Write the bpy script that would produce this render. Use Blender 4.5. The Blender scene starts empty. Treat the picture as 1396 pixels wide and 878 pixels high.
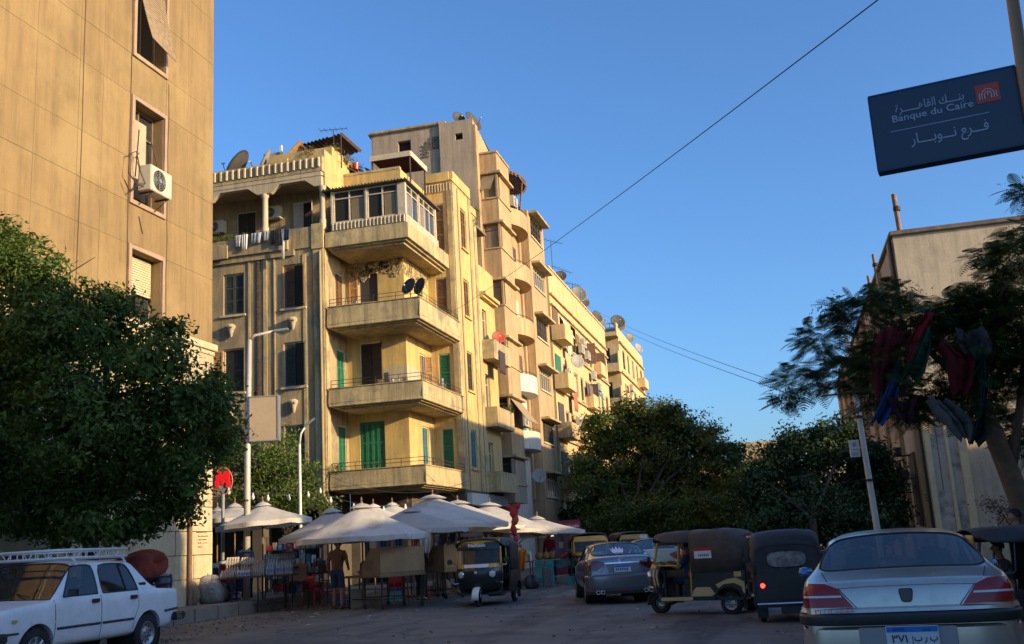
import bpy, bmesh, math, random
import numpy as np
from math import sin, cos, pi, radians, atan, atan2, sqrt, hypot
from mathutils import Vector, Matrix
from mathutils.bvhtree import BVHTree
random.seed(7)
RNG = np.random.default_rng(11)
S = bpy.context.scene
C = S.collection

# ------------------------------------------------------------------ camera
F_PX = 1400.0
cam_d = bpy.data.cameras.new('camera')
cam_d.sensor_width = 36.0
cam_d.lens = F_PX / 1396.0 * 36.0
cam_d.clip_end = 3000.0
cam = bpy.data.objects.new('camera', cam_d)
C.objects.link(cam)
cam.matrix_world = (Matrix.Translation((0, 0, 1.5)) @ Matrix.Rotation(radians(13.9), 4, 'Z')
     @ Matrix.Rotation(pi / 2 + atan(304 / F_PX), 4, 'X') @ Matrix.Rotation(radians(-3.3), 4, 'Z'))
S.camera = cam

# ------------------------------------------------------------------ sky, sun, exposure
SUN_EL = radians(14.0)
SUN_AZ = radians(-14.0)                      # from +X, turned towards -Y
sun_dir = Vector((cos(SUN_EL) * cos(SUN_AZ), cos(SUN_EL) * sin(SUN_AZ), sin(SUN_EL)))
W = bpy.data.worlds.new('World')
S.world = W
W.use_nodes = True
wn = W.node_tree
for n in list(wn.nodes):
 wn.nodes.remove(n)
sky = wn.nodes.new('ShaderNodeTexSky')
sky.sky_type = 'NISHITA'
sky.sun_disc = False
sky.sun_elevation = SUN_EL
sky.sun_rotation = atan2(sun_dir.x, sun_dir.y)
sky.air_density = 1.0
sky.dust_density = 1.7
sky.ozone_density = 6.2
bg = wn.nodes.new('ShaderNodeBackground')
bg.inputs['Strength'].default_value = 0.145
wo = wn.nodes.new('ShaderNodeOutputWorld')
wn.links.new(sky.outputs[0], bg.inputs[0])
wn.links.new(bg.outputs[0], wo.inputs[0])
sl = bpy.data.lights.new('sun', 'SUN')
sl.energy = 3.7
sl.angle = radians(0.55)
sl.color = (1.0, 0.745, 0.41)
sun = bpy.data.objects.new('sun', sl)
C.objects.link(sun)
sun.rotation_euler = sun_dir.to_track_quat('Z', 'Y').to_euler()
S.view_settings.view_transform = 'Standard'
S.view_settings.look = 'None'
S.view_settings.exposure = 0.97
S.view_settings.gamma = 1.0

# ------------------------------------------------------------------ materials
def srgb(r, g, b):
 f = lambda c: (c / 12.92) if c <= 0.04045 else ((c + 0.055) / 1.055) ** 2.4
 return (f(r / 255), f(g / 255), f(b / 255))

MATS = {}
def mat(name, col, rough=0.8, metal=0.0, var=0.0, scale=2.0, bump=0.0, bscale=40.0, streak=0.0, stain=None,
  stain_amt=0.0, stain_scale=0.7, spec=0.5, coat=0.0, rnd=0.0, trans=0.0, emit=0.0, sheen=0.0, bdist=0.02, ttr=0.0, grime=0.0):
 """Principled material: base colour with fine variation, vertical streaks, stains of a second colour, bump."""
 if name in MATS:
  return MATS[name]
 m = bpy.data.materials.new(name)
 m.use_nodes = True
 nt = m.node_tree
 N, L = nt.nodes, nt.links
 b = N['Principled BSDF']
 b.inputs['Roughness'].default_value = rough
 b.inputs['Metallic'].default_value = metal
 b.inputs['Specular IOR Level'].default_value = spec
 b.inputs['Coat Weight'].default_value = coat
 b.inputs['Coat Roughness'].default_value = 0.06
 if trans:
  b.inputs['Transmission Weight'].default_value = trans
  b.inputs['IOR'].default_value = 1.1
 if emit:
  b.inputs['Emission Color'].default_value = (*col, 1)
  b.inputs['Emission Strength'].default_value = emit
 tc = N.new('ShaderNodeTexCoord')
 geo = N.new('ShaderNodeNewGeometry')
 src = geo.outputs['Position']
 cur = None
 def rgb(c):
  n = N.new('ShaderNodeRGB'); n.outputs[0].default_value = (*c, 1); return n.outputs[0]
 cur = rgb(col)
 def noise(sc, det=5, vec=None, ro=0.6):
  n = N.new('ShaderNodeTexNoise'); n.inputs['Scale'].default_value = sc
  n.inputs['Detail'].default_value = det; n.inputs['Roughness'].default_value = ro
  L.new(vec or src, n.inputs['Vector']); return n.outputs['Fac']
 def ramp(v, a, c, lo=0.0, hi=1.0):
  n = N.new('ShaderNodeMapRange'); n.inputs[1].default_value = a; n.inputs[2].default_value = c
  n.inputs[3].default_value = lo; n.inputs[4].default_value = hi; L.new(v, n.inputs[0]); return n.outputs[0]
 def mix(f, a, c, bt='MIX'):
  n = N.new('ShaderNodeMix'); n.data_type = 'RGBA'; n.blend_type = bt
  if isinstance(f, float): n.inputs[0].default_value = f
  else: L.new(f, n.inputs[0])
  L.new(a, n.inputs[6]); L.new(c, n.inputs[7]); return n.outputs[2]
 def scalecol(colsock, f):
  n = N.new('ShaderNodeVectorMath'); n.operation = 'SCALE'
  L.new(colsock, n.inputs[0]); L.new(f, n.inputs[3]); return n.outputs[0]
 if var:
  cur = scalecol(cur, ramp(noise(scale), 0.3, 0.7, 1 - var, 1 + var))
 if streak:
  mp = N.new('ShaderNodeMapping'); mp.inputs['Scale'].default_value = (3.2, 3.2, 0.22)
  L.new(src, mp.inputs[0])
  cur = scalecol(cur, ramp(noise(1.6, 6, mp.outputs[0], 0.7), 0.42, 0.66, 1.06, 1 - streak))
 if stain is not None:
  cur = mix(ramp(noise(stain_scale, 7, None, 0.66), 0.5, 0.62, 0.0, stain_amt), cur, rgb(stain))
 if grime:
  cur = scalecol(cur, ramp(noise(9.0, 8, None, 0.75), 0.5, 0.75, 1.0, 1 - grime))
 if rnd:
  oi = N.new('ShaderNodeObjectInfo')
  cur = scalecol(cur, ramp(oi.outputs['Random'], 0, 1, 1 - rnd, 1 + rnd))
 L.new(cur, b.inputs['Base Color'])
 if ttr:
  tr = N.new('ShaderNodeBsdfTranslucent'); L.new(cur, tr.inputs[0])
  ms = N.new('ShaderNodeMixShader'); ms.inputs[0].default_value = ttr
  L.new(b.outputs[0], ms.inputs[1]); L.new(tr.outputs[0], ms.inputs[2])
  L.new(ms.outputs[0], N['Material Output'].inputs[0])
 if bump:
  bn = N.new('ShaderNodeBump'); bn.inputs['Strength'].default_value = bump; bn.inputs['Distance'].default_value = bdist
  L.new(noise(bscale, 6), bn.inputs['Height']); L.new(bn.outputs[0], b.inputs['Normal'])
 MATS[name] = m
 return m

def glass_mat(name, col=(0.02, 0.025, 0.03), rough=0.06, alpha=None):
 if name in MATS: return MATS[name]
 m = mat(name, col, rough, 0.0, spec=0.8, coat=0.6)
 if alpha is not None:
  nt = m.node_tree; b = nt.nodes['Principled BSDF']
  t = nt.nodes.new('ShaderNodeBsdfTransparent'); ms = nt.nodes.new('ShaderNodeMixShader')
  ms.inputs[0].default_value = alpha
  nt.links.new(t.outputs[0], ms.inputs[1]); nt.links.new(b.outputs[0], ms.inputs[2])
  nt.links.new(ms.outputs[0], nt.nodes['Material Output'].inputs[0])
 return m

def leaf_mat(name, c1, c2, trans=0.25):
 m = bpy.data.materials.new(name); m.use_nodes = True
 nt = m.node_tree; N, L = nt.nodes, nt.links
 b = N['Principled BSDF']; b.inputs['Roughness'].default_value = 0.55; b.inputs['Specular IOR Level'].default_value = 0.35
 at = N.new('ShaderNodeAttribute'); at.attribute_name = 'tint'
 mx = N.new('ShaderNodeMix'); mx.data_type = 'RGBA'
 mx.inputs[6].default_value = (*c1, 1); mx.inputs[7].default_value = (*c2, 1)
 L.new(at.outputs['Fac'], mx.inputs[0]); L.new(mx.outputs[2], b.inputs['Base Color'])
 tr = N.new('ShaderNodeBsdfTranslucent'); L.new(mx.outputs[2], tr.inputs[0])
 ms = N.new('ShaderNodeMixShader'); ms.inputs[0].default_value = trans
 L.new(b.outputs[0], ms.inputs[1]); L.new(tr.outputs[0], ms.inputs[2])
 L.new(ms.outputs[0], N['Material Output'].inputs[0])
 MATS[name] = m
 return m

# ------------------------------------------------------------------ mesh helpers
class MB:
 """collects vertices and faces, then links them as one mesh object"""
 def __init__(s):
  s.v = []; s.f = []; s.mi = []
 def add(s, vs, fs, mi=0):
  o = len(s.v); s.v.extend([tuple(p) for p in vs])
  s.f.extend([tuple(i + o for i in f) for f in fs]); s.mi.extend([mi] * len(fs)); return s
 def box(s, x0, x1, y0, y1, z0, z1, M=None, mi=0):
  vs = [Vector((x, y, z)) for z in (z0, z1) for y in (y0, y1) for x in (x0, x1)]
  if M is not None: vs = [M @ v for v in vs]
  return s.add(vs, [(0, 2, 3, 1), (4, 5, 7, 6), (0, 1, 5, 4), (2, 6, 7, 3), (0, 4, 6, 2), (1, 3, 7, 5)], mi)
 def cbox(s, c, d, rz=0.0, rx=0.0, ry=0.0, mi=0):
  M = Matrix.Translation(c) @ Matrix.Rotation(rz, 4, 'Z') @ Matrix.Rotation(ry, 4, 'Y') @ Matrix.Rotation(rx, 4, 'X')
  return s.box(-d[0]/2, d[0]/2, -d[1]/2, d[1]/2, -d[2]/2, d[2]/2, M, mi)
 def quad(s, a, b, c, d, mi=0):
  return s.add([a, b, c, d], [(0, 1, 2, 3)], mi)
 def prism(s, poly, z0, z1, M=None, mi=0):
  """poly: list of (x, y) extruded in z"""
  n = len(poly)
  vs = [Vector((x, y, z0)) for x, y in poly] + [Vector((x, y, z1)) for x, y in poly]
  if M is not None: vs = [M @ v for v in vs]
  fs = [tuple(range(n - 1, -1, -1)), tuple(range(n, 2 * n))] + [(i, (i + 1) % n, n + (i + 1) % n, n + i) for i in range(n)]
  return s.add(vs, fs, mi)
 def tube(s, pts, r, n=8, cap=True, mi=0):
  pts = [Vector(p) for p in pts]
  rs = r if isinstance(r, (list, tuple)) else [r] * len(pts)
  rings = []
  up = None
  for i, p in enumerate(pts):
   t = (pts[min(i + 1, len(pts) - 1)] - pts[max(i - 1, 0)])
   if t.length < 1e-9: t = Vector((0, 0, 1))
   t.normalize()
   if up is None:
    up = Vector((0, 0, 1)) if abs(t.z) < 0.9 else Vector((1, 0, 0))
   a = t.cross(up)
   if a.length < 1e-6: a = t.orthogonal()
   a.normalize(); b = t.cross(a).normalized(); up = -b if False else up
   rings.append([p + a * (cos(2 * pi * k / n) * rs[i]) + b * (sin(2 * pi * k / n) * rs[i]) for k in range(n)])
  vs = [v for rg in rings for v in rg]
  fs = []
  for i in range(len(pts) - 1):
   for k in range(n):
    k2 = (k + 1) % n
    fs.append((i * n + k, i * n + k2, (i + 1) * n + k2, (i + 1) * n + k))
  if cap:
   fs.append(tuple(range(n - 1, -1, -1))); fs.append(tuple(range((len(pts) - 1) * n, len(pts) * n)))
  return s.add(vs, fs, mi)
 def cyl(s, a, b, r, n=16, mi=0, r2=None):
  return s.tube([a, b], [r, r if r2 is None else r2], n, True, mi)
 def lathe(s, prof, n=24, M=None, mi=0, a0=0.0, a1=2 * pi):
  """prof: list of (r, z) turned about z"""
  full = abs(a1 - a0 - 2 * pi) < 1e-6
  m = n if full else n + 1
  vs = []
  for r, z in prof:
   for k in range(m):
    a = a0 + (a1 - a0) * k / n
    v = Vector((r * cos(a), r * sin(a), z))
    vs.append(M @ v if M is not None else v)
  fs = []
  for i in range(len(prof) - 1):
   for k in range(n):
    k2 = (k + 1) % m
    fs.append((i * m + k, i * m + k2, (i + 1) * m + k2, (i + 1) * m + k))
  return s.add(vs, fs, mi)
 def grid(s, P, mi=0):
  """P[i][j] of points"""
  a, b = len(P), len(P[0])
  return s.add([p for row in P for p in row],
      [(i * b + j, i * b + j + 1, (i + 1) * b + j + 1, (i + 1) * b + j) for i in range(a - 1) for j in range(b - 1)], mi)
 def mesh(s, name, mats=None, smooth=False):
  me = bpy.data.meshes.new(name)
  me.from_pydata(s.v, [], s.f)
  for m in (mats if isinstance(mats, (list, tuple)) else [mats] if mats else []):
   me.materials.append(m)
  if s.mi and any(s.mi): me.polygons.foreach_set('material_index', s.mi)
  if smooth: me.polygons.foreach_set('use_smooth', [True] * len(me.polygons))
  me.update()
  return me
 def build(s, name, mats, parent=None, smooth=False, M=None, bevel=0.0, fix=False, thick=0.0, angle=None):
  me = s.mesh(name, mats, smooth)
  if fix or bevel:
   bm = bmesh.new(); bm.from_mesh(me)
   bmesh.ops.remove_doubles(bm, verts=bm.verts, dist=1e-5)
   bmesh.ops.recalc_face_normals(bm, faces=bm.faces)
   if bevel:
    bmesh.ops.bevel(bm, geom=[e for e in bm.edges if len(e.link_faces) == 2 and e.calc_face_angle(0) > 0.5], offset=bevel, segments=2, affect='EDGES', clamp_overlap=True)
   bm.to_mesh(me); bm.free()
  if angle is not None:
   try: me.set_sharp_from_angle(angle=radians(angle)); me.polygons.foreach_set('use_smooth', [True] * len(me.polygons))
   except Exception: pass
  return link(name, me, parent, M)

def link(name, me, parent=None, M=None):
 o = bpy.data.objects.new(name, me); C.objects.link(o)
 if parent is not None: o.parent = parent
 if M is not None: o.matrix_local = M if parent is not None else M
 return o

def tag(o, label=None, cat=None, group=None, kind=None):
 if label: o['label'] = label
 if cat: o['category'] = cat
 if group: o['group'] = group
 if kind: o['kind'] = kind
 return o
def thing(name, label, cat, loc=(0, 0, 0), rz=0.0, group=None, M=None):
 o = bpy.data.objects.new(name, None); C.objects.link(o)
 o.empty_display_size = 0.3
 o.matrix_world = M if M is not None else Matrix.Translation(loc) @ Matrix.Rotation(rz, 4, 'Z')
 return tag(o, label, cat, group)
def TR(x=0, y=0, z=0, rz=0.0, rx=0.0, ry=0.0):
 return Matrix.Translation((x, y, z)) @ Matrix.Rotation(rz, 4, 'Z') @ Matrix.Rotation(ry, 4, 'Y') @ Matrix.Rotation(rx, 4, 'X')
def kids(o):
 return [c for c in bpy.data.objects if c.parent == o]
def dup(root, loc, rz, label=None, group=None):
 r = root.copy(); C.objects.link(r); r.matrix_world = TR(*loc, rz)
 if label: r['label'] = label
 if group: r['group'] = group
 for ch in root.children:
  c = ch.copy(); C.objects.link(c); c.parent = r
  for g in ch.children:
   d = g.copy(); C.objects.link(d); d.parent = c
 return r
def gz(x):
 """cambered street: the ground rises a little to the left kerb and falls to the right"""
 return 0.018 * (-x - 3) if x < -3 else (-0.03 * min(x, 5.0) if x > 0 else 0.0)

class Facade:
 """local frame of a wall: u to the right seen from outside, d inwards, z up"""
 def __init__(s, ox, oy, rz):
  s.M = TR(ox, oy, 0, rz)
 def at(s, u, z, d=0.0):
  return s.M @ Matrix.Translation((u, d, z))

def wall_with_holes(mb, u0, u1, z0, z1, holes, reveal=0.25, M=None):
 """front face at d=0 with openings and their reveals"""
 us = sorted({u0, u1, *[h[i] for h in holes for i in (0, 1)]}); zs = sorted({z0, z1, *[h[i] for h in holes for i in (2, 3)]})
 us = [u for u in us if u0 <= u <= u1]; zs = [z for z in zs if z0 <= z <= z1]
 T = (lambda p: M @ Vector(p)) if M is not None else (lambda p: p)
 for a, b in zip(us, us[1:]):
  for c, d in zip(zs, zs[1:]):
   cu, cz = (a + b) / 2, (c + d) / 2
   if any(h[0] < cu < h[1] and h[2] < cz < h[3] for h in holes): continue
   mb.quad(T((a, 0, c)), T((b, 0, c)), T((b, 0, d)), T((a, 0, d)))
 for h in holes:
  a, b, c, d = h[:4]; r = h[4] if len(h) > 4 else reveal
  mb.quad(T((a, 0, c)), T((a, r, c)), T((b, r, c)), T((b, 0, c)))
  mb.quad(T((a, 0, d)), T((b, 0, d)), T((b, r, d)), T((a, r, d)))
  mb.quad(T((a, 0, c)), T((a, 0, d)), T((a, r, d)), T((a, r, c)))
  mb.quad(T((b, 0, c)), T((b, r, c)), T((b, r, d)), T((b, 0, d)))
 return mb

def eval_mesh(o):
 """mesh with modifiers applied; the temporary object is removed"""
 dg = bpy.context.evaluated_depsgraph_get(); dg.update()
 me = bpy.data.meshes.new_from_object(o.evaluated_get(dg))
 old = o.data
 bpy.data.objects.remove(o); bpy.data.meshes.remove(old)
 return me
def catenary(a, b, sag, n=14):
 a, b = Vector(a), Vector(b)
 return [a.lerp(b, t / n) + Vector((0, 0, -sag * 4 * (t / n) * (1 - t / n))) for t in range(n + 1)]

TEXT_FONT = None
def text_mesh(txt, size, depth=0.002, align='CENTER', bold=0.0, space=1.0):
 cu = bpy.data.curves.new('t', 'FONT'); cu.body = txt; cu.size = size; cu.extrude = depth; cu.align_x = align
 cu.align_y = 'CENTER'; cu.offset = bold; cu.resolution_u = 3; cu.space_character = space
 o = bpy.data.objects.new('t', cu); C.objects.link(o)
 dg = bpy.context.evaluated_depsgraph_get(); dg.update()
 me = bpy.data.meshes.new_from_object(o.evaluated_get(dg))
 bpy.data.objects.remove(o); bpy.data.curves.remove(cu)
 return me
def lettering(name, txt, size, m, parent, M, depth=0.002, align='CENTER', bold=0.0, sx=1.0):
 """text in the local x-z plane, reading towards +x seen from -y"""
 me = text_mesh(txt, size, depth, align, bold)
 me.transform(Matrix.Rotation(pi / 2, 4, 'X') @ Matrix.Scale(sx, 4, (1, 0, 0)))
 me.materials.clear(); me.materials.append(m)
 return link(name, me, parent, M)
# ------------------------------------------------------------------ building kit
plaster_tan = mat('plaster_tan', (0.25, 0.165, 0.072), 0.9, var=0.12, scale=0.8, streak=0.20, stain=(0.32, 0.225, 0.10), stain_amt=0.7, stain_scale=0.35, bump=0.35, bscale=30, grime=0.12, rnd=0.05)
plaster_joint = mat('joint_grey_brown', (0.22, 0.16, 0.10), 0.95)  # plain grey brown for panel joints
stone_base = mat('base_limestone', (0.52, 0.43, 0.27), 0.9, var=0.12, scale=1.6, streak=0.15, stain=(0.36, 0.29, 0.19), stain_amt=0.5, bump=0.5, bscale=22, rnd=0.07, grime=0.2)
plaster_b1 = mat('plaster_dirty_beige', (0.38, 0.29, 0.165), 0.92, var=0.16, scale=0.8, streak=0.42, stain=(0.20, 0.165, 0.12), stain_amt=0.75, stain_scale=0.55, bump=0.6, bscale=16, grime=0.25)
plaster_yel = mat('plaster_yellow_cream', (0.58, 0.41, 0.155), 0.9, var=0.10, scale=1.1, streak=0.26, stain=(0.40, 0.28, 0.14), stain_amt=0.6, stain_scale=0.7, bump=0.35, bscale=20, grime=0.15)
plaster_pale = mat('plaster_pale_wash', (0.50, 0.41, 0.28), 0.9, var=0.08, scale=1.0, streak=0.25, bump=0.3, bscale=20, grime=0.12)
plaster_balc = mat('plaster_balcony_cream', (0.50, 0.385, 0.195), 0.92, var=0.14, scale=1.3, streak=0.42, stain=(0.22, 0.18, 0.13), stain_amt=0.75, stain_scale=1.0, bump=0.5, bscale=18, grime=0.3)
plaster_twr = mat('plaster_tower_grey', (0.40, 0.31, 0.21), 0.93, var=0.12, scale=0.7, streak=0.28, stain=(0.27, 0.22, 0.17), stain_amt=0.5, stain_scale=0.5, bump=0.6, bscale=14, grime=0.2)
plaster_twe = mat('plaster_tower_orange', (0.47, 0.32, 0.165), 0.9, var=0.12, scale=0.9, streak=0.38, stain=(0.34, 0.25, 0.15), stain_amt=0.5, stain_scale=0.8, bump=0.4, bscale=18, grime=0.2)
plaster_b3 = mat('plaster_ochre', (0.64, 0.455, 0.22), 0.9, var=0.12, scale=0.7, streak=0.35, stain=(0.38, 0.28, 0.15), stain_amt=0.45, stain_scale=0.7, bump=0.4, bscale=14, grime=0.2)
plaster_r = mat('plaster_sand_grey', (0.50, 0.42, 0.30), 0.92, var=0.10, scale=0.6, streak=0.22, stain=(0.30, 0.25, 0.19), stain_amt=0.5, stain_scale=0.5, bump=0.5, bscale=14, grime=0.2)
plaster_peel = mat('plaster_peeling', (0.47, 0.41, 0.31), 0.95, var=0.1, scale=1.5, stain=(0.20, 0.19, 0.17), stain_amt=0.9, stain_scale=1.4, bump=0.9, bscale=9)
brickwork = mat('old_rough_brick', (0.16, 0.13, 0.10), 0.95, var=0.35, scale=5, bump=1.0, bscale=14, bdist=0.05)
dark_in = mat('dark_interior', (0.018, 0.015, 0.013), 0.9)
wood_brown = mat('shutter_wood_brown', (0.16, 0.082, 0.045), 0.75, var=0.25, scale=6, rnd=0.2, bump=0.2, grime=0.3)
wood_tan = mat('shutter_wood_tan', (0.42, 0.24, 0.11), 0.75, var=0.2, scale=6, bump=0.2, grime=0.3)
wood_dark = mat('shutter_wood_dark', (0.055, 0.045, 0.038), 0.8, var=0.25, scale=6, rnd=0.25, grime=0.3)
paint_green = mat('shutter_paint_green', (0.02, 0.155, 0.085), 0.6, var=0.15, scale=5, rnd=0.15, grime=0.25)
paint_teal = mat('shutter_paint_teal', (0.05, 0.062, 0.055), 0.65, var=0.2, scale=5, rnd=0.2, grime=0.3)
paint_blue = mat('shutter_paint_blue', (0.06, 0.18, 0.22), 0.6, var=0.15, scale=5, grime=0.25)
paint_cream = mat('window_frame_cream', (0.55, 0.47, 0.34), 0.6, var=0.1, scale=6, grime=0.3)
paint_white = mat('paint_white_old', (0.60, 0.57, 0.50), 0.6, var=0.08, scale=5, grime=0.25)
glass_dark = glass_mat('window_glass_dark', (0.03, 0.032, 0.035), 0.08)
glass_tan = mat('frosted_tan_pane', (0.22, 0.17, 0.11), 0.35, var=0.15, scale=3, coat=0.3)
iron = mat('iron_rusty', (0.06, 0.045, 0.035), 0.75, metal=0.4, var=0.3, scale=8)
metal_grey = mat('metal_painted_grey', (0.30, 0.31, 0.31), 0.5, metal=0.5, var=0.1, scale=5, grime=0.2)
roof_tar = mat('roof_surface', (0.20, 0.17, 0.13), 0.95, var=0.2, scale=1, bump=0.3)
relief_m = mat('relief_stucco', (0.50, 0.40, 0.22), 0.9, var=0.25, scale=7, bump=0.6, bscale=9)

_mesh = {}
def cached(key, fn):
 if key not in _mesh: _mesh[key] = fn()
 return _mesh[key]

def leaf_mesh(w, h, m, slat=0.065):
 """one louvred shutter leaf, hinge at x=0, outwards -y"""
 def f():
  b = MB(); t = 0.035; s = 0.06
  b.box(0, s, -t, 0, 0, h); b.box(w - s, w, -t, 0, 0, h)
  nr = 3 if h > 1.2 else 2
  for k in range(nr + 1):
   z = k * (h - s) / nr
   b.box(s, w - s, -t, 0, z, z + s)
  n = int((h - s) / slat)
  for k in range(n):
   z = s + (k + 0.5) * (h - 2 * s) / n
   b.cbox((w / 2, -t / 2, z), (w - 2 * s, 0.034, 0.010), rx=radians(38))
  b.box(s, w - s, -0.006, -0.002, s, h - s)
  return b.mesh('shutter_leaf', m)
 return cached(('leaf', round(w, 2), round(h, 2), m.name), f)

def window(parent, F, u, z, w, h, kind='shut', m=wood_brown, d=0.10, trim=None, leaves=2, sill=True, name='window', dm=None, ajar=0.0):
 """window or door at opening left edge u, sill z. Part + sub-parts."""
 fm = trim or paint_cream
 def fr():
  b = MB(); t = 0.055
  b.box(0, t, 0, 0.09, 0, h); b.box(w - t, w, 0, 0.09, 0, h); b.box(t, w - t, 0, 0.09, h - t, h); b.box(t, w - t, 0, 0.09, 0, t)
  if kind == 'glass':
   n = max(1, round(w / 0.65))
   for k in range(1, n): x = k * w / n; b.box(x - 0.025, x + 0.025, 0.002, 0.08, t, h - t)
   if h > 1.1: b.box(t, w - t, 0.004, 0.078, h * 0.74, h * 0.74 + 0.045)
  return b.mesh('window_frame', fm)
 wp = link(name, cached(('frame', kind, round(w, 2), round(h, 2), fm.name), fr), parent, F.at(u, z, d))
 def pane():
  b = MB(); b.box(0.05, w - 0.05, 0.05, 0.065, 0.05, h - 0.05); return b.mesh('pane', None)
 if kind in ('glass', 'half', 'openl', 'dark'):
  pm = dm or (glass_dark if kind != 'dark' else dark_in)
  def pn():
   me = pane(); me.materials.append(pm); return me
  link('pane', cached(('pane', round(w, 2), round(h, 2), pm.name), pn), wp)
 lw = (w - 0.10) / leaves
 if kind == 'shut':
  for k in range(leaves):
   a = ajar * (0.6 if k else -0.3)
   link('shutter', leaf_mesh(lw, h - 0.11, m), wp, TR(0.05 + k * lw, 0.03, 0.055) if not ajar or k else TR(0.05, 0.03, 0.055, -ajar))
 elif kind == 'half':       # left leaf shut, right leaf swung out
  link('shutter', leaf_mesh(lw, h - 0.11, m), wp, TR(0.05, 0.03, 0.055))
  link('shutter', leaf_mesh(lw, h - 0.11, m), wp, TR(w - 0.03, -0.01, 0.055, -radians(65)))
 elif kind == 'openl':      # left leaf swung flat against the wall
  link('shutter', leaf_mesh(lw, h - 0.11, m), wp, TR(-lw + 0.01, -d - 0.03, 0.055, radians(4)))
 if sill:
  def sm():
   b = MB(); b.box(-0.10, w + 0.10, -d - 0.09, -0.001, -0.09, -0.002); return b.mesh('window_sill', fm)
  link('sill', cached(('sill', round(w, 2), round(d, 2), fm.name), sm), wp)
 return wp

def balcony(parent, x0, x1, y0, y1, z, h=0.85, th=0.14, m=None, east=True, lip=True, name='balcony'):
 """solid parapet balcony wrapping the south and east edges, with a stepped soffit"""
 b = MB(); m = m or plaster_balc
 b.box(x0, x1, y0, y1, z, z + 0.16)
 b.box(x0, x1, y0, y0 + th, z + 0.16, z + h)
 if east: b.box(x1 - th, x1, y0 + th, y1, z + 0.16, z + h)
 if lip:
  b.box(x0 + 0.14, x1 - 0.14, y0 + 0.14, y1, z - 0.05, z)
  b.box(x0 + 0.30, x1 - 0.30, y0 + 0.30, y1, z - 0.10, z - 0.05)
  b.box(x0 - 0.0, x1 + 0.035, y0 - 0.035, y0 + th + 0.02, z + h, z + h + 0.05)
  b.box(x1 - th - 0.02, x1 + 0.035, y0 + th + 0.021, y1, z + h, z + h + 0.05)
 return b.build(name, m, parent, bevel=.018)
def rail(parent, pts, z, h=0.28, n_bar=2, r=0.012, posts=0.9, name='railing', m=None):
 b = MB()
 for k in range(n_bar):
  zz = z + h * (k + 1) / n_bar
  b.tube([(x, y, zz) for x, y in pts], r, 5)
 for (xa, ya), (xb, yb) in zip(pts, pts[1:]):
  L_ = hypot(xb - xa, yb - ya); n = max(1, int(L_ / posts))
  for k in range(n + 1):
   t = k / n; b.cyl((xa + (xb - xa) * t, ya + (yb - ya) * t, z - 0.02), (xa + (xb - xa) * t, ya + (yb - ya) * t, z + h), r, 5)
 return b.build(name, m or iron, parent)

def striped(parent, p0, p1, z0, z1, out, n, m_pale, m_base, name='striped_band'):
 """band with upright raised ribs; p0,p1 (x,y) ends, out = outward normal"""
 (xa, ya), (xb, yb) = p0, p1
 dx, dy = (xb - xa), (yb - ya); L_ = hypot(dx, dy); dx /= L_; dy /= L_
 rz = atan2(dy, dx)
 g = MB()
 for k in range(n):
  u = (k + 0.5) * L_ / n; w = L_ / n * 0.42
  sgn = -1
  g.prism([(u - w / 2, 0.0), (u - w / 4, -0.07), (u + w / 4, -0.07), (u + w / 2, 0.0)], z0 + 0.01, z1 - 0.01)
 return g.build(name, m_pale, parent, M=TR(xa, ya, 0, rz))

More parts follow.
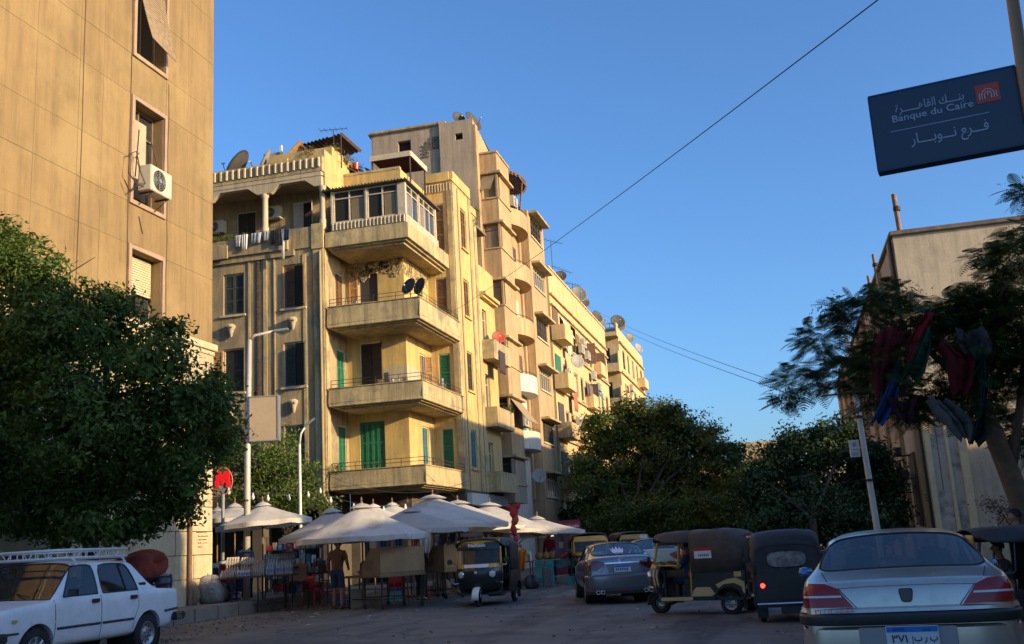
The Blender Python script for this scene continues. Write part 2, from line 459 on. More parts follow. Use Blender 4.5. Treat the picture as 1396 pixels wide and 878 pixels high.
# ================================================================== LEFT BUILDING
XL = -14.6
def left_building():
 t = thing('office_building', 'tall tan plastered building at the left edge with panel joints and three stacked windows', 'building', (XL, 20, 0))
 inv = t.matrix_world.inverted()
 F = Facade(0, 0, pi / 2)        # u = y - 20
 Y0 = -20.0
 Z1 = 27.0
 wins = [(20.95, 22.25, 14.2, 16.85), (20.95, 22.25, 10.3, 12.93), (20.95, 22.25, 6.35 + 1.0, 9.05), (20.95, 22.25, 18.1, 20.7), (20.95, 22.25, 22.0, 24.6)]
 # core volume behind the panels
 b = MB()
 holes = [(a - 20, c - 20, z0, z1, 0.42) for a, c, z0, z1 in wins]
 wall_with_holes(b, -14, 4.72, 0.0, Z1, holes, M=Matrix.Rotation(pi / 2, 4, 'Z') @ Matrix.Translation((0, 0.03, 0)))
 b.quad((-0.03, 4.72, 0), (-16, 4.72, 0), (-16, 4.72, Z1), (-0.03, 4.72, Z1))
 b.quad((-0.03, -14, 0), (-0.03, -14, Z1), (-16, -14, Z1), (-16, -14, 0))
 b.quad((-16, -14, 0), (-16, -14, Z1), (-16, 4.72, Z1), (-16, 4.72, 0))
 b.quad((-0.03, -14, Z1), (-0.03, 4.72, Z1), (-16, 4.72, Z1), (-16, -14, Z1))
 b.build('wall', plaster_tan, t)
 # plaster panels with recessed joints
 ys = [13.9, 15.0, 16.1, 17.47, 18.89, 19.75, 20.83, 22.37, 23.4, 24.72]
 zs = [7.32, 8.55 + .6, 10.22, 11.35, 13.05, 14.12, 15.6, 17.0, 18.02, 19.4, 20.9]
 g = 0.0028
 for a, c in zip(ys, ys[1:]):
  for z0, z1 in zip(zs, zs[1:]):
   cy, cz = (a + c) / 2, (z0 + z1) / 2
   hit = [w for w in wins if w[0] < cy < w[1] and w[2] - .3 < cz < w[3] + .3]
   if hit:
    continue
   d = random.uniform(-0.002, 0.002)
   mb = MB(); mb.box(-0.03, 0.0 + d, a - 20 + g, c - 20 - g, z0 + g, z1 - g)
   mb.build('wall_panel', plaster_tan, t, bevel=0.002)
 for (z0, z1) in ((9.15, 10.22), (13.05, 14.12), (17.0, 18.02)):   # panels between the windows
  mb = MB(); mb.box(-0.03, random.uniform(-0.002, 0.002), 20.83 - 20 + g, 22.37 - 20 - g, z0 + g, z1 - g); mb.build('wall_panel', plaster_tan, t, bevel=0.002)
 # window surrounds, windows
 for i, (a, c, z0, z1) in enumerate(wins):
  mb = MB(); q = 0.11
  for x0, x1, w0, w1 in ((a - q, a, z0 - q, z1 + q), (c, c + q, z0 - q, z1 + q), (a, c, z1, z1 + q), (a, c, z0 - q, z0)):
   mb.box(-0.02, 0.055, x0 - 20, x1 - 20, w0, w1)
  s = mb.build('window_surround', mat('surround_dusty_pink', (0.36, 0.245, 0.165), 0.85, var=0.15, scale=3, grime=0.25), t, bevel=0.006)
  w, h = c - a, z1 - z0
  wp = window(t, F, a - 20, z0, w, h, 'glass', d=0.30, trim=mat('frame_brown_old', (0.17, 0.12, 0.085), 0.7, var=0.2), sill=False, dm=glass_dark)
  if i == 0:
   # wooden roller blind, hanging askew out of the opening
   bl = MB()
   n = 30
   for k in range(n):
    f0 = k / n
    zt = h * 0.99 - f0 * h * 0.86
    x0 = 0.08 + 0.30 * f0; dep = -0.24 - 0.42 * f0 ** 1.5
    bl.cbox((w / 2 + 0.04 + 0.09 * f0, dep, zt), (w - 0.10 - 0.34 * f0 * 0.3, 0.016, h * 0.86 / n * 0.86), rx=radians(-14), ry=radians(9 * f0))
   bl.build('roller_blind', mat('blind_wood_old', (0.30, 0.21, 0.12), 0.8, var=0.3, scale=8, grime=0.3), wp)
  elif i == 1:
   bb = MB(); bb.box(0.30, 0.95, -0.03, 0.0, 0.25, h - 0.3)
   bb.build('inner_shutter', mat('inner_panel_buff', (0.40, 0.31, 0.20), 0.8, var=0.2), wp)
   for q in ([(0.18, -0.35, h - 0.75), (0.05, -0.36, 0.6)], [(w - 0.25, -0.05, h - 0.45), (w - 0.02, -0.36, 0.55)]): bb = MB(); bb.tube(q, 0.017, 6); bb.build('stay_rod', iron, wp)
  elif i == 2:
   bb = MB()
   for k in range(15): bb.box(0.06, w - 0.06, -0.05, -0.025, h - 0.10 - k * 0.062, h - 0.045 - k * 0.062 - 0.006)
   bb.build('roller_blind', mat('blind_cream', (0.55, 0.46, 0.28), 0.7, var=0.1), wp)
 for y, z0, z1 in ((20.80, 7.3, 27.0), (22.46, 7.3, 14.0), (19.0, 3.0, 27.0)):
  mb = MB(); mb.tube([(0.02, y - 20 + .015 * sin(k * 1.7), z0 + (z1 - z0) * k / 14) for k in range(15)], 0.006, 5); mb.build('wall_cable', iron, t)
 # string course over the limestone base
 mb = MB(); mb.box(-0.03, 0.14, -14, 4.79, 7.12, 7.30); mb.box(-0.03, 0.07, -14, 4.75, 7.0, 7.12)
 mb.build('string_course', stone_base, t, bevel=0.01)
 # base blocks
 zz = [0.45, 1.12, 1.71, 2.30, 2.93, 3.6, 4.3, 5.0, 5.7, 6.4, 7.0]
 for r, (z0, z1) in enumerate(zip(zz, zz[1:])):
  y = 15.0 - (0.5 if r % 2 else 0.0)
  while y < 24.7:
   L_ = random.uniform(1.5, 2.3); y2 = min(y + L_, 24.745)
   if y2 > 24.0: y2 = 24.745
   mb = MB(); p = 0.03 + random.uniform(0, 0.012)
   mb.box(-0.03, p, y - 20 + 0.008, y2 - 20 - 0.008, z0 + 0.009, z1 - 0.009)
   mb.build('base_stone', stone_base, t, bevel=0.006)
   y = y2
 mb = MB(); mb.box(-0.03, 0.10, -14, 4.80, 0.2, 0.45); mb.build('plinth', stone_base, t)
 mb = MB(); mb.cyl((0.11, 23.55 - 20, 0.45), (0.11, 23.55 - 20, 2.95), 0.055, 10); mb.box(0.03, 0.20, 3.35, 3.75, 2.95, 3.05)
 mb.build('drainpipe', mat('pipe_rust_brown', (0.22, 0.13, 0.08), 0.8, var=0.3, scale=6, grime=0.3), t)
 # a strip of shuttered hatch over the pipe and faded stencilled notice (illegible short strokes)
 mb = MB(); mb.box(0.03, 0.28, 3.05, 4.3, 3.05, 3.12); mb.build('ledge', stone_base, t)
 mb = MB(); R = random.Random(3)
 for k, zz_ in enumerate((2.27, 2.17, 2.08, 2.0, 1.9)):
  y = 4.02 - (0 if k else 0.08)
  end = 4.45 if k not in (4,) else 4.22
  while y < end:
   w = R.uniform(0.02, 0.05)
   mb.box(0.044, 0.049, y, y + w, zz_, zz_ + R.uniform(0.015, 0.03)); y += w + R.uniform(0.012, 0.03)
 mb.build('stencilled_notice', mat('ink_dark_red', (0.13, 0.05, 0.035), 0.9), t)
 mb = MB(); mb.tube([(0.012, 22.0 - 20 - .75, 9.95), (0.014, 21.35 - 20, 9.7), (0.014, 21.42 - 20, 9.55)], 0.012, 5); mb.build('wall_crack', dark_in, t)
 return t
left_building()

# ------------------------------------------------------------------ AC units, dishes, antennas
ac_white = mat('ac_casing_cream', (0.50, 0.45, 0.35), 0.5, var=0.06, grime=0.2)
def ac_unit(label, F, u, z, d=0.0, w=0.82, h=0.58, dep=0.34, group=None, rot=0.0, pipes=False):
 """outdoor air-conditioning unit on brackets; front = -y of the local frame"""
 t = thing('air_conditioner', label, 'air conditioner', M=F.at(u, z, d) @ Matrix.Rotation(rot, 4, 'Z'), group=group)
 b = MB(); b.box(0, w, -dep, -0.04, 0, h); b.build('casing', ac_white, t, bevel=0.015)
 c = MB(); cx = w * 0.40; cz = h / 2; r = h * 0.40
 c.lathe([(r * 0.0, 0.004), (r, 0.004)], 20, TR(cx, -dep, cz, 0, pi / 2)); c.build('fan_opening', dark_in, t)
 g = MB()
 for rr in (0.35, 0.6, 0.82, 1.0):
  g.tube([(cx + r * rr * cos(a * pi / 10), -dep - 0.012, cz + r * rr * sin(a * pi / 10)) for a in range(21)], 0.006, 4, False)
 for a in range(8):
  g.cyl((cx, -dep - 0.012, cz), (cx + r * cos(a * pi / 4), -dep - 0.012, cz + r * sin(a * pi / 4)), 0.005, 4)
 g.lathe([(0, 0.0), (r * 0.2, 0.0), (r * 0.2, 0.012), (0, 0.012)], 10, TR(cx, -dep - 0.02, cz, 0, pi / 2))
 g.build('fan_grille', metal_grey, t)
 k = MB()
 for x in (0.12, w - 0.15):
  k.box(x, x + 0.03, -dep, 0, -0.04, -0.003); k.tube([(x + 0.015, -dep + 0.04, -0.02), (x + 0.015, 0, -0.3)], 0.012, 5)
 k.build('bracket', iron, t)
 if pipes:
  p = MB()
  p.tube([(0.0, -0.2, 0.1), (-0.25, -0.2, 0.05), (-0.5, -0.12, 0.3), (-0.45, -0.1, 0.8), (-0.2, -0.12, 0.95), (-0.02, -0.1, 0.6), (-0.12, -0.12, 0.1), (-0.35, -0.08, -0.15), (-0.55, -0.05, 0.1)], 0.016, 6)
  p.tube([(0.0, -0.25, 0.15), (-0.15, -0.22, 0.4), (-0.2, -0.1, 0.8), (0.02, -0.05, 1.0)], 0.013, 6)
  p.build('hose_loop', iron, t)
 return t
F_L = Facade(XL, 0, pi / 2)
ac_unit('cream air conditioner with a hose loop, under the middle window of the tan building', F_L, 21.02, 10.52, d=-0.08, w=0.92, h=0.66, dep=0.40, pipes=True)

dish_grey = mat('dish_grey', (0.17, 0.16, 0.145), 0.6, metal=0.2, var=0.12, scale=4, grime=0.3)
dish_pale = mat('dish_pale', (0.28, 0.26, 0.23), 0.6, var=0.1, scale=4, grime=0.2)
dish_red = mat('dish_red', (0.42, 0.06, 0.03), 0.6, var=0.1)
dish_dark = mat('dish_dark', (0.06, 0.055, 0.05), 0.7, var=0.2, scale=4)
def dish(label, loc, r, az, el=30, m=None, mast=0.6, group='satellite dishes on roofs and balconies'):
 """az: direction the dish looks, degrees from +X"""
 t = thing('satellite_dish', label, 'satellite dish', loc, 0, group)
 q = Matrix.Translation((0, 0, mast)) @ Matrix.Rotation(radians(az), 4, 'Z') @ Matrix.Rotation(radians(90 - el), 4, 'Y')
 b = MB(); n = 7
 prof = [(r * k / n, 0.22 * r * (k / n) ** 2) for k in range(n + 1)]
 b.lathe([(max(p[0], 0.001), p[1] + 0.03) for p in prof] + [(r, prof[-1][1])] + [(max(p[0], 0.001), p[1]) for p in prof[::-1]], 28, q)
 b.build('reflector', m or dish_grey, t, smooth=True)
 a = MB(); a.tube([q @ Vector((r * 0.9, 0, 0.2 * r)), q @ Vector((r * 0.25, 0, r * 0.95))], 0.02 * max(r, .5), 6)
 a.tube([q @ Vector((0, 0, 0)), Vector((0, 0, mast * 0.8)), Vector((0, 0, 0))], 0.04 * max(r, 0.5), 8)
 a.build('mast', iron, t)
 l = MB(); l.cyl(q @ Vector((r * 0.28, 0, r * 1.02)), q @ Vector((r * 0.18, 0, r * 0.88)), 0.05 * max(r, 0.6), 8); l.build('receiver', paint_white, t)
 return t
def aerial(label, loc, h, w, az=0, n=6):
 t = thing('tv_aerial', label, 'aerial', loc, radians(az), 'television aerials on the roofs')
 b = MB(); b.cyl((0, 0, 0), (0, 0, h), 0.02, 6); b.build('mast', iron, t)
 c = MB(); c.cyl((-w / 2, 0, h), (w / 2, 0, h), 0.015, 5)
 for k in range(n): x = -w / 2 + w * k / (n - 1); c.cyl((x, -0.28 + 0.02 * k, h), (x, 0.28 - 0.02 * k, h), 0.01, 4)
 c.build('boom', iron, t)
 return t

# ================================================================== CORNER BUILDING
def corner_building():
 XA, YA, YB, XB, YC, XC = -17.3, 38.0, 40.2, -14.6, 43.4, -13.28
 t = thing('corner_apartment_building', 'ornate beige corner apartment block with wrapping cream balconies and a glazed veranda', 'building', (-17.3, 38, 0))
 o = Matrix.Translation((17.3, -38, 0))
 def P(b, name, m, **k):
  for i, v in enumerate(b.v): b.v[i] = (v[0] + 17.3, v[1] - 38.0, v[2])
  return b.build(name, m, t, **k)
 def bal(*a, **k):
  x0, x1, y0, y1 = a[:4]
  return balcony(t, x0 + 17.3, x1 + 17.3, y0 - 38, y1 - 38, *a[4:], **k)
 def rl(pts, *a, **k): return rail(t, [(x + 17.3, y - 38) for x, y in pts], *a, **k)
 def fac(x, y, rz): return Facade(x + 17.3, y - 38, rz)
 FA = fac(0, YA, 0); FB = fac(0, YB, 0); FC = fac(0, YC, 0)       # u = world x (shifted)
 FAe = fac(XA, 0, pi / 2); FBe = fac(XB, 0, pi / 2); FCe = fac(XC, 0, pi / 2)   # u = world y
 # ---- wing A, south face with the loggia cut out
 A_w = [(-21.93, -20.96, 11.62, 13.42), (-19.16, -18.19, 11.62, 13.50), (-21.93, -20.96, 8.32, 10.18), (-19.16, -18.19, 8.32, 10.18), (-19.16, -18.19, 4.98, 6.75), (-21.93, -20.96, 4.98, 6.75)]
 b = MB()
 x0 = -30.0
 def SM(y): return Matrix.Translation((0, y, 0))
 def EM(x): return Matrix.Translation((x, 0, 0)) @ Matrix.Rotation(pi / 2, 4, 'Z')
 wall_with_holes(b, x0, XA, 4.1, 14.9, A_w, 0.22, SM(YA))
 b.quad((x0, YA, 0), (-24, YA, 0), (-24, YA, 4.1), (x0, YA, 4.1))
 # loggia: floor, back wall, ceiling
 YL = 39.7
 b.quad((x0, YA, 14.9), (XA, YA, 14.9), (XA, YL, 14.9), (x0, YL, 14.9))
 lw = [(-22.25, -21.3, 14.95, 16.75), (-19.5, -18.55, 15.3, 16.85)]
 wall_with_holes(b, x0, XA, 14.9, 17.6, lw, 0.15, SM(YL))
 b.quad((x0, YA, 17.25), (x0, YL, 17.25), (XA, YL, 17.25), (XA, YA, 17.25))
 # east side of wing A
 A_e = [(39.15, 39.95, 11.0, 13.3), (39.15, 39.95, 7.72, 9.95), (39.15, 39.95, 4.5, 6.75)]
 wall_with_holes(b, YA, YB, 4.05, 14.9, A_e, 0.12, EM(XA))
 b.quad((XA, YL, 14.9), (XA, YB, 14.9), (XA, YB, 18.5), (XA, YL, 18.5))
 P(b, 'wall', plaster_b1)
 b = MB()
 # roof wall of A + frieze beam with chamfered arches
 b.box(x0, XA, YA, YA + 0.25, 17.45, 18.12)
 b.box(XA - 0.25, XA, YA + 0.25, YB, 17.45, 18.5)
 P(b, 'parapet', plaster_balc)
 striped(t, (-30 + 17.3, -0.0), (0, -0.0), 17.62, 18.07, None, 44, plaster_pale, None)
 b = MB()
 cols = [-25.6, -22.85, -20.03, -17.36]
 for a, c in zip(cols, cols[1:]):
  pts = [(a, 17.45), (a, 16.80), (a + 0.32, 16.80), (a + 0.75, 17.13), (c - 0.75, 17.13), (c - 0.32, 16.80), (c, 16.80), (c, 17.45)]
  v = [Vector((p[0], YA + 0.02, p[1])) for p in pts] + [Vector((p[0], YA + 0.27, p[1])) for p in pts]
  n = len(pts)
  b.add(v, [tuple(range(n)), tuple(range(2 * n - 1, n - 1, -1))] + [(i, n + i, n + (i + 1) % n, (i + 1) % n) for i in range(n)])
 P(b, 'arcade_beam', plaster_pale)
 for c in cols[1:]:
  b = MB(); b.lathe([(0.16, 14.86), (0.16, 15.30), (0.13, 15.33), (0.125, 16.6), (0.16, 16.68), (0.17, 16.80)], 14, Matrix.Translation((c if c > -18 else c, YA + 0.14, 0)))
  P(b, 'column', plaster_pale, smooth=True)
 # upper setback wall
 b = MB()
 b.box(-20.3, XA - 0.02, YA + 1.1, YA + 1.3, 18.12, 18.95); b.box(XA - 0.2, XA - 0.02, YA + 1.3, 42.0, 18.12, 18.95)
 b.box(-20.3, -19.4, YA + 1.0, YA + 1.1, 18.12, 18.7)
 P(b, 'parapet', plaster_yel)
 b = MB(); b.box(XA - 0.03, XA + 0.02, YA + 0.255, 42.0, 16.9, 18.45); P(b, 'parapet', plaster_yel)
 b = MB(); b.box(x0, XA - 0.25, YA + 0.26, 49.9, 18.0, 18.1); b.box(XA - 0.25, XB, YB + 0.2, 49.9, 17.4, 17.5); b.box(XB, XC - 0.2, YC + 0.2, 49.9, 17.4, 17.5)
 P(b, 'roof', roof_tar)
 # loggia parapet + slab band
 b = MB()
 b.box(x0, -18.85, YA - 0.20, YA - 0.02, 14.12, 14.85); b.box(-18.85, XA - 0.32, YA - 0.06, YA + 0.10, 14.12, 15.02)
 b.box(x0, -21.6, YA - 0.28, YA - 0.202, 14.05, 14.62)
 b.box(x0, -18.6, YA - 0.10, YA - 0.003, 13.86, 14.12)
 P(b, 'parapet', plaster_b1)
 b = MB(); b.box(XA - 0.50, XA + 0.03, YA - 0.10, YA + 0.45, 14.02, 15.1); b.box(XA - 0.46, XA + 0.0, YA - 0.05, YA - 0.003, 4.0, 14.02)
 b.box(XA + 0.002, XA + 0.05, YA + 0.0, YA + 0.32, 4.0, 14.02)
 b.box(XA - 0.95, XA - 0.80, YA - 0.03, YA - 0.004, 4.1, 13.85)
 b.box(-20.05, -19.88, YA - 0.04, YA - 0.004, 4.1, 13.85); b.box(-20.75, -20.66, YA - 0.04, YA - 0.004, 4.1, 13.85); b.box(-19.35 - .22, -19.35 - .16, YA - 0.04, YA - 0.004, 4.1, 13.85)
 P(b, 'pilaster', plaster_balc)
 b = MB(); b.box(-20.42, -20.14, YA - 0.022, YA - 0.005, 4.3, 13.95)
 for k in range(60): b.cbox((-20.28, YA - 0.03, 4.45 + k * 0.158), (0.15, 0.03, 0.10), ry=pi / 4)
 P(b, 'ornamental_strip', mat('strip_brown_relief', (0.13, 0.095, 0.07), 0.9, var=0.3, scale=7, bump=0.8))
 # windows of A
 specs = [('shut', paint_teal), ('half', wood_brown), ('openl', wood_tan), ('half', paint_teal), ('shut', paint_teal), ('shut', wood_dark)]
 for (a, c, z0, z1), (k, m) in zip(A_w, specs):
  window(t, FA, a, z0, c - a, z1 - z0, k, m, d=0.08, trim=plaster_pale)
 for (a, c, z0, z1), m in zip(A_e, (wood_brown, paint_green, paint_green)):
  window(t, FAe, a, z0, c - a, z1 - z0, 'shut', m, d=0.03, sill=False)
 window(t, fac(0, YL, 0), -22.25, 14.95, 0.95, 1.8, 'shut', wood_dark, d=0.05, sill=False, name='door')
 window(t, fac(0, YL, 0), -19.5, 15.3, 0.95, 1.55, 'half', paint_white, d=0.05, sill=False, trim=paint_white)
 # masks of grapes / heads
 for (x, z) in ((-18.68, 10.98), (-21.5, 10.98), (-18.68, 7.55), (-21.5, 7.55)):
  b = MB(); b.lathe([(0.0, -0.34), (0.05, -0.30), (0.10, -0.12), (0.14, 0.02), (0.19, 0.10), (0.17, 0.18), (0.11, 0.23), (0.0, 0.25)], 10, Matrix.Translation((x, YA - 0.10, z)))
  for k in range(9): a = k * 0.7; b.cbox((x + 0.13 * cos(a), YA - 0.2 + 0.03 * sin(a * 2), z + 0.12 + 0.05 * sin(a)), (0.08, 0.08, 0.08), rz=a, rx=a)
  P(b, 'ornament', plaster_pale, smooth=True)
 # ---- B (recessed corner bay)
 b = MB()
 B_s = [(-16.72, -15.80, 10.98, 13.62), (-16.72, -15.72, 7.62, 10.30), (-16.80, -15.68, 4.30, 6.90)]
 wall_with_holes(b, XA, XB, 4.0, 17.9, B_s, 0.16, SM(YB))
 B_e = [(41.85, 42.65, 10.98, 13.30), (41.85, 42.65, 7.62, 9.95), (41.85, 42.65, 4.30, 6.75)]
 wall_with_holes(b, YB, YC, 4.0, 17.9, B_e, 0.14, EM(XB))
 P(b, 'wall', plaster_yel)
 b = MB()                                                     # pale wash on the lower half of the middle storey
 b.quad((-15.66, YB - 0.004, 7.7), (XB + 0.004, YB - 0.004, 7.7), (XB + 0.004, YB - 0.004, 9.15), (-15.66, YB - 0.004, 9.15))
 b.quad((XB + 0.004, YB - 0.004, 7.7), (XB + 0.004, 41.8, 7.7), (XB + 0.004, 41.8, 9.15), (XB + 0.004, YB - 0.004, 9.15))
 P(b, 'whitewash', plaster_pale)
 # stucco relief under the veranda
 b = MB(); R = random.Random(5)
 def rel(fn, n, u0, u1, z0, z1, low):
  for k in range(n):
   u = R.uniform(u0, u1); lo = low(u); z = R.uniform(lo, z1); s = R.uniform(0.04, 0.09); a = R.uniform(0, pi)
   c, rz = fn(u, z)
   b.cbox(c, (s * 1.7, 0.05, s * 0.7), rz=rz, ry=a)
 low = lambda u: 13.02 + 0.32 * abs(sin((u + 15) * 2.2))
 rel(lambda u, z: ((u, YB - 0.015, z), 0.0), 420, -17.2, -14.65, 13.0, 13.85, low)
 rel(lambda u, z: ((XB + 0.015, u, z), pi / 2), 320, 40.25, 43.3, 13.2, 13.85, lambda u: 13.15)
 P(b, 'relief', relief_m)
 dk = mat('door_brown', (0.10, 0.06, 0.045), 0.8, var=0.25, scale=5)
 w = window(t, FB, -16.72, 10.98, 0.92, 2.64, 'openl', wood_tan, d=0.06, sill=False, name='door', dm=mat('door_dark_grey', (0.05, 0.045, 0.045), .7))
 window(t, FB, -16.72, 7.62, 1.0, 2.68, 'half', wood_dark, d=0.06, sill=False, name='door', dm=dk, trim=paint_white)
 window(t, FB, -16.80, 4.30, 1.12, 2.6, 'shut', paint_green, d=0.04, sill=False, leaves=4, name='door', trim=paint_green)
 window(t, FBe, 41.85, 10.98, 0.8, 2.32, 'glass', d=0.05, sill=False, name='door')
 window(t, FBe, 41.85, 7.62, 0.8, 2.33, 'half', wood_tan, d=0.05, sill=False, name='door', trim=paint_white)
 window(t, FBe, 41.85, 4.30, 0.8, 2.45, 'shut', paint_blue, d=0.05, sill=False, name='door')
 # ---- C
 C_s = [(-14.25, -13.68, 10.95, 13.65), (-14.25, -13.68, 7.6, 10.1), (-14.25, -13.68, 4.4, 6.75), (-14.25, -13.68, 14.9, 17.2)]
 b = MB(); wall_with_holes(b, XB, XC, 4.0, 18.25, C_s, 0.12, SM(YC))
 C_e = [(44.65, 45.55, 15.35, 17.35), (44.65, 45.55, 12.05, 13.85), (44.65, 45.55, 8.55, 10.4), (44.65, 45.55, 5.0, 6.75)]
 wall_with_holes(b, YC, 46.3, 4.0, 18.25, C_e, 0.14, EM(XC))
 wall_with_holes(b, 46.3, 47.2, 4.0, 17.6, [], 0.1, EM(XC))
 D_e = [(47.6, 48.4, 11.0, 13.0), (47.6, 48.4, 7.75, 9.75), (47.6, 48.4, 4.4, 6.4)]
 wall_with_holes(b, 47.2, 50.0, 4.0, 15.2, D_e, 0.3, EM(XC))
 b.quad((XC, 47.2, 15.2), (XC, 47.2, 17.6), (-16, 47.2, 17.6), (-16, 47.2, 15.2)); b.quad((XC, 46.3, 17.4), (XC, 46.3, 18.25), (-16, 46.3, 18.25), (-16, 46.3, 17.4))
 b.quad((XC, 47.2, 15.2), (XC, 50, 15.2), (-16, 50, 15.2), (-16, 47.2, 15.2))
 P(b, 'wall', plaster_yel)
 for (a, c, z0, z1), m in zip(C_s, (wood_brown, paint_green, paint_green, wood_brown)):
  window(t, FC, a, z0, c - a, z1 - z0, 'shut', m, d=0.03, sill=False, leaves=1, name='door')
 for (a, c, z0, z1), m in zip(C_e, (wood_brown, wood_brown, wood_dark, paint_blue)):
  window(t, FCe, a, z0, c - a, z1 - z0, 'shut', m, d=0.05, trim=plaster_yel)
 for (a, c, z0, z1), m in zip(D_e, (wood_dark, wood_brown, paint_teal)):
  window(t, FCe, a, z0, c - a, z1 - z0, 'glass', d=0.10, sill=False)
 b = MB()
 b.box(XC + 0.002, XC + 0.05, YC + 0.0, YC + 0.42, 4.0, 18.2); b.box(XC + 0.002, XC + 0.05, 45.95, 46.3, 4.0, 18.2); b.box(XC + 0.002, XC + 0.04, 46.75, 47.2, 4.0, 17.5)
 b.box(XC - 0.24, XC - 0.002, YC - 0.05, YC - 0.003, 4.0, 18.2)
 P(b, 'pilaster', plaster_balc)
 for bx in ((XB - 0.02, XC + 0.06, YC - 0.08, YC + 0.1, 18.25, 18.32), (XC - 0.12, XC + 0.06, YC + 0.1, 46.3, 18.25, 18.75), (XB + .02, XC - 0.13, YC + 0.02, YC + 0.12, 18.32, 18.72), (XC - 0.12, XC + 0.05, 46.31, 47.25, 17.6, 17.95), (XC - 0.1, XC + 0.35, 47.2, 49.9, 13.62, 13.78), (XC - 0.1, XC + 0.22, 47.2, 49.9, 13.5, 13.62)):
  b = MB(); b.box(*bx); P(b, 'cornice', plaster_yel)
 striped(t, (XB + 17.3 + 0.05, YC - 38), (XC + 17.3, YC - 38), 17.75, 18.15, None, 9, plaster_pale, None)
 # ---- corner balconies and the veranda slab
 for z in (4.0, 7.33, 10.58):
  bal(XA + 0.12, -13.16, YA - 0.02, YC - 0.003, z, 0.72 if z < 10 else 0.85)
  rl([(XA + 0.2, YA + 0.06), (-13.24, YA + 0.06), (-13.24, YC - 0.05)], z + (0.77 if z < 10 else 0.90), 0.30)
 b = MB()
 b.box(XA + 0.1, -13.55, YA - 0.02, YC - 0.003, 14.02, 14.66); b.box(XA + 0.16, -13.7, YA + 0.12, YC - 0.003, 13.94, 14.02); b.box(XA + 0.24, -13.85, YA + 0.26, YC - 0.003, 13.84, 13.94)
 P(b, 'veranda_slab', plaster_balc)
 b = MB(); b.box(XA + 0.35, -13.62, YA + 0.02, YA + 0.16, 14.66, 15.04); b.box(-13.78, -13.62, YA + 0.16, 42.2, 14.66, 15.0); P(b, 'parapet', plaster_pale)
 striped(t, (XA + 0.37 + 17.3, 0.02), (-13.62 + 17.3, 0.02), 14.69, 15.02, None, 20, plaster_pale, None)
 # glazed veranda
 F1 = fac(0, YA + 0.08, 0); F2 = fac(-13.68, 0, pi / 2)
 for a, c in ((-16.86, -15.42), (-15.34, -13.98)):
  wv = window(t, F1, a, 15.05, c - a, 1.38, 'glass', d=0.0, sill=False, dm=glass_dark, name='veranda_window')
  q = MB(); q.box(0.08 + (c - a) / 2, (c - a) - 0.06, 0.035, 0.045, 0.06, 1.0); q.build('frosted_pane', glass_tan, wv)
 for a, c in ((38.25, 39.75), (39.85, 41.9)):
  wv = window(t, F2, a, 15.05, c - a, 1.38, 'glass', d=0.0, sill=False, dm=glass_dark, name='veranda_window')
  q = MB(); q.box(0.08, (c - a) / 2 - 0.05, 0.035, 0.045, 0.06, 1.0); q.build('frosted_pane', glass_tan, wv)
 b = MB()
 b.box(-16.95, -16.87, YA + 0.04, YA + 0.18, 15.04, 16.45); b.box(-15.41, -15.35, YA + 0.04, YA + 0.18, 15.04, 16.43); b.box(-13.97, -13.64, YA + 0.04, YA + 0.22, 15.04, 16.43); b.box(-13.80, -13.64, 39.76, 39.84, 15.04, 16.43); b.box(-13.8, -13.64, 41.91, 42.05, 15.0, 16.43)
 P(b, 'veranda_post', paint_cream)
 b = MB(); b.box(-17.28, -13.5, YA - 0.12, 42.3, 16.45, 16.50)
 for k in range(26): x = -17.2 + k * 0.145; b.cyl((x, YA - 0.16, 16.515), (x, 42.3, 16.55), 0.035, 5)
 P(b, 'veranda_roof', mat('roof_sheet_dark', (0.075, 0.065, 0.055), 0.8, var=0.3, scale=5))
 b = MB(); b.box(-17.27, -14.62, YB - 0.02, YB + 0.2, 17.9, 18.02); b.box(-17.25, -14.65, YB + 0.02, YB + 0.18, 16.5, 17.9); P(b, 'parapet', plaster_balc)
 # ---- D balconies on the street face
 for z, h in ((10.4, 0.95), (7.1, 0.95), (4.0, 0.95)):
  b = MB(); x1 = XC + 0.62
  b.box(XC + 0.003, x1, 47.25, 50.4, z, z + 0.14); b.box(x1 - 0.12, x1, 47.25, 50.4, z + 0.14, z + h); b.box(XC + 0.003, x1 - 0.12, 47.25, 47.37, z + 0.14, z + h)
  P(b, 'balcony', plaster_balc)
 # ---- ground floor: shop openings behind the market
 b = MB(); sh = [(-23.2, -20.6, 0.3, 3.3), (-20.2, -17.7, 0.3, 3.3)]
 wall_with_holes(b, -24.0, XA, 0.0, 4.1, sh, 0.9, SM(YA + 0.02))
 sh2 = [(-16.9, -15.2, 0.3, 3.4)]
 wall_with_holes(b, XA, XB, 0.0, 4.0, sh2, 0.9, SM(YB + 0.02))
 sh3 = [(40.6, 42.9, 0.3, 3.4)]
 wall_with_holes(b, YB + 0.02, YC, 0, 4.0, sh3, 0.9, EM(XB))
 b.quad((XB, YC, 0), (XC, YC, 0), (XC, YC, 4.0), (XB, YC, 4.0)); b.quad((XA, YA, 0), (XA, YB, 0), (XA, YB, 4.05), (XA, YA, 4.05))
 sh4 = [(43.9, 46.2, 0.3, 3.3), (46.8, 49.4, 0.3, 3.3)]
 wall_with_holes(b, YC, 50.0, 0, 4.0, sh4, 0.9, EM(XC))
 P(b, 'shopfront_wall', mat('plaster_ground_floor_shaded', (0.10, 0.08, 0.06), 0.9, var=0.2, stain=(0.1, 0.09, 0.07), stain_amt=0.6))  # parasol shade is put into this dark wall colour
 b = MB()
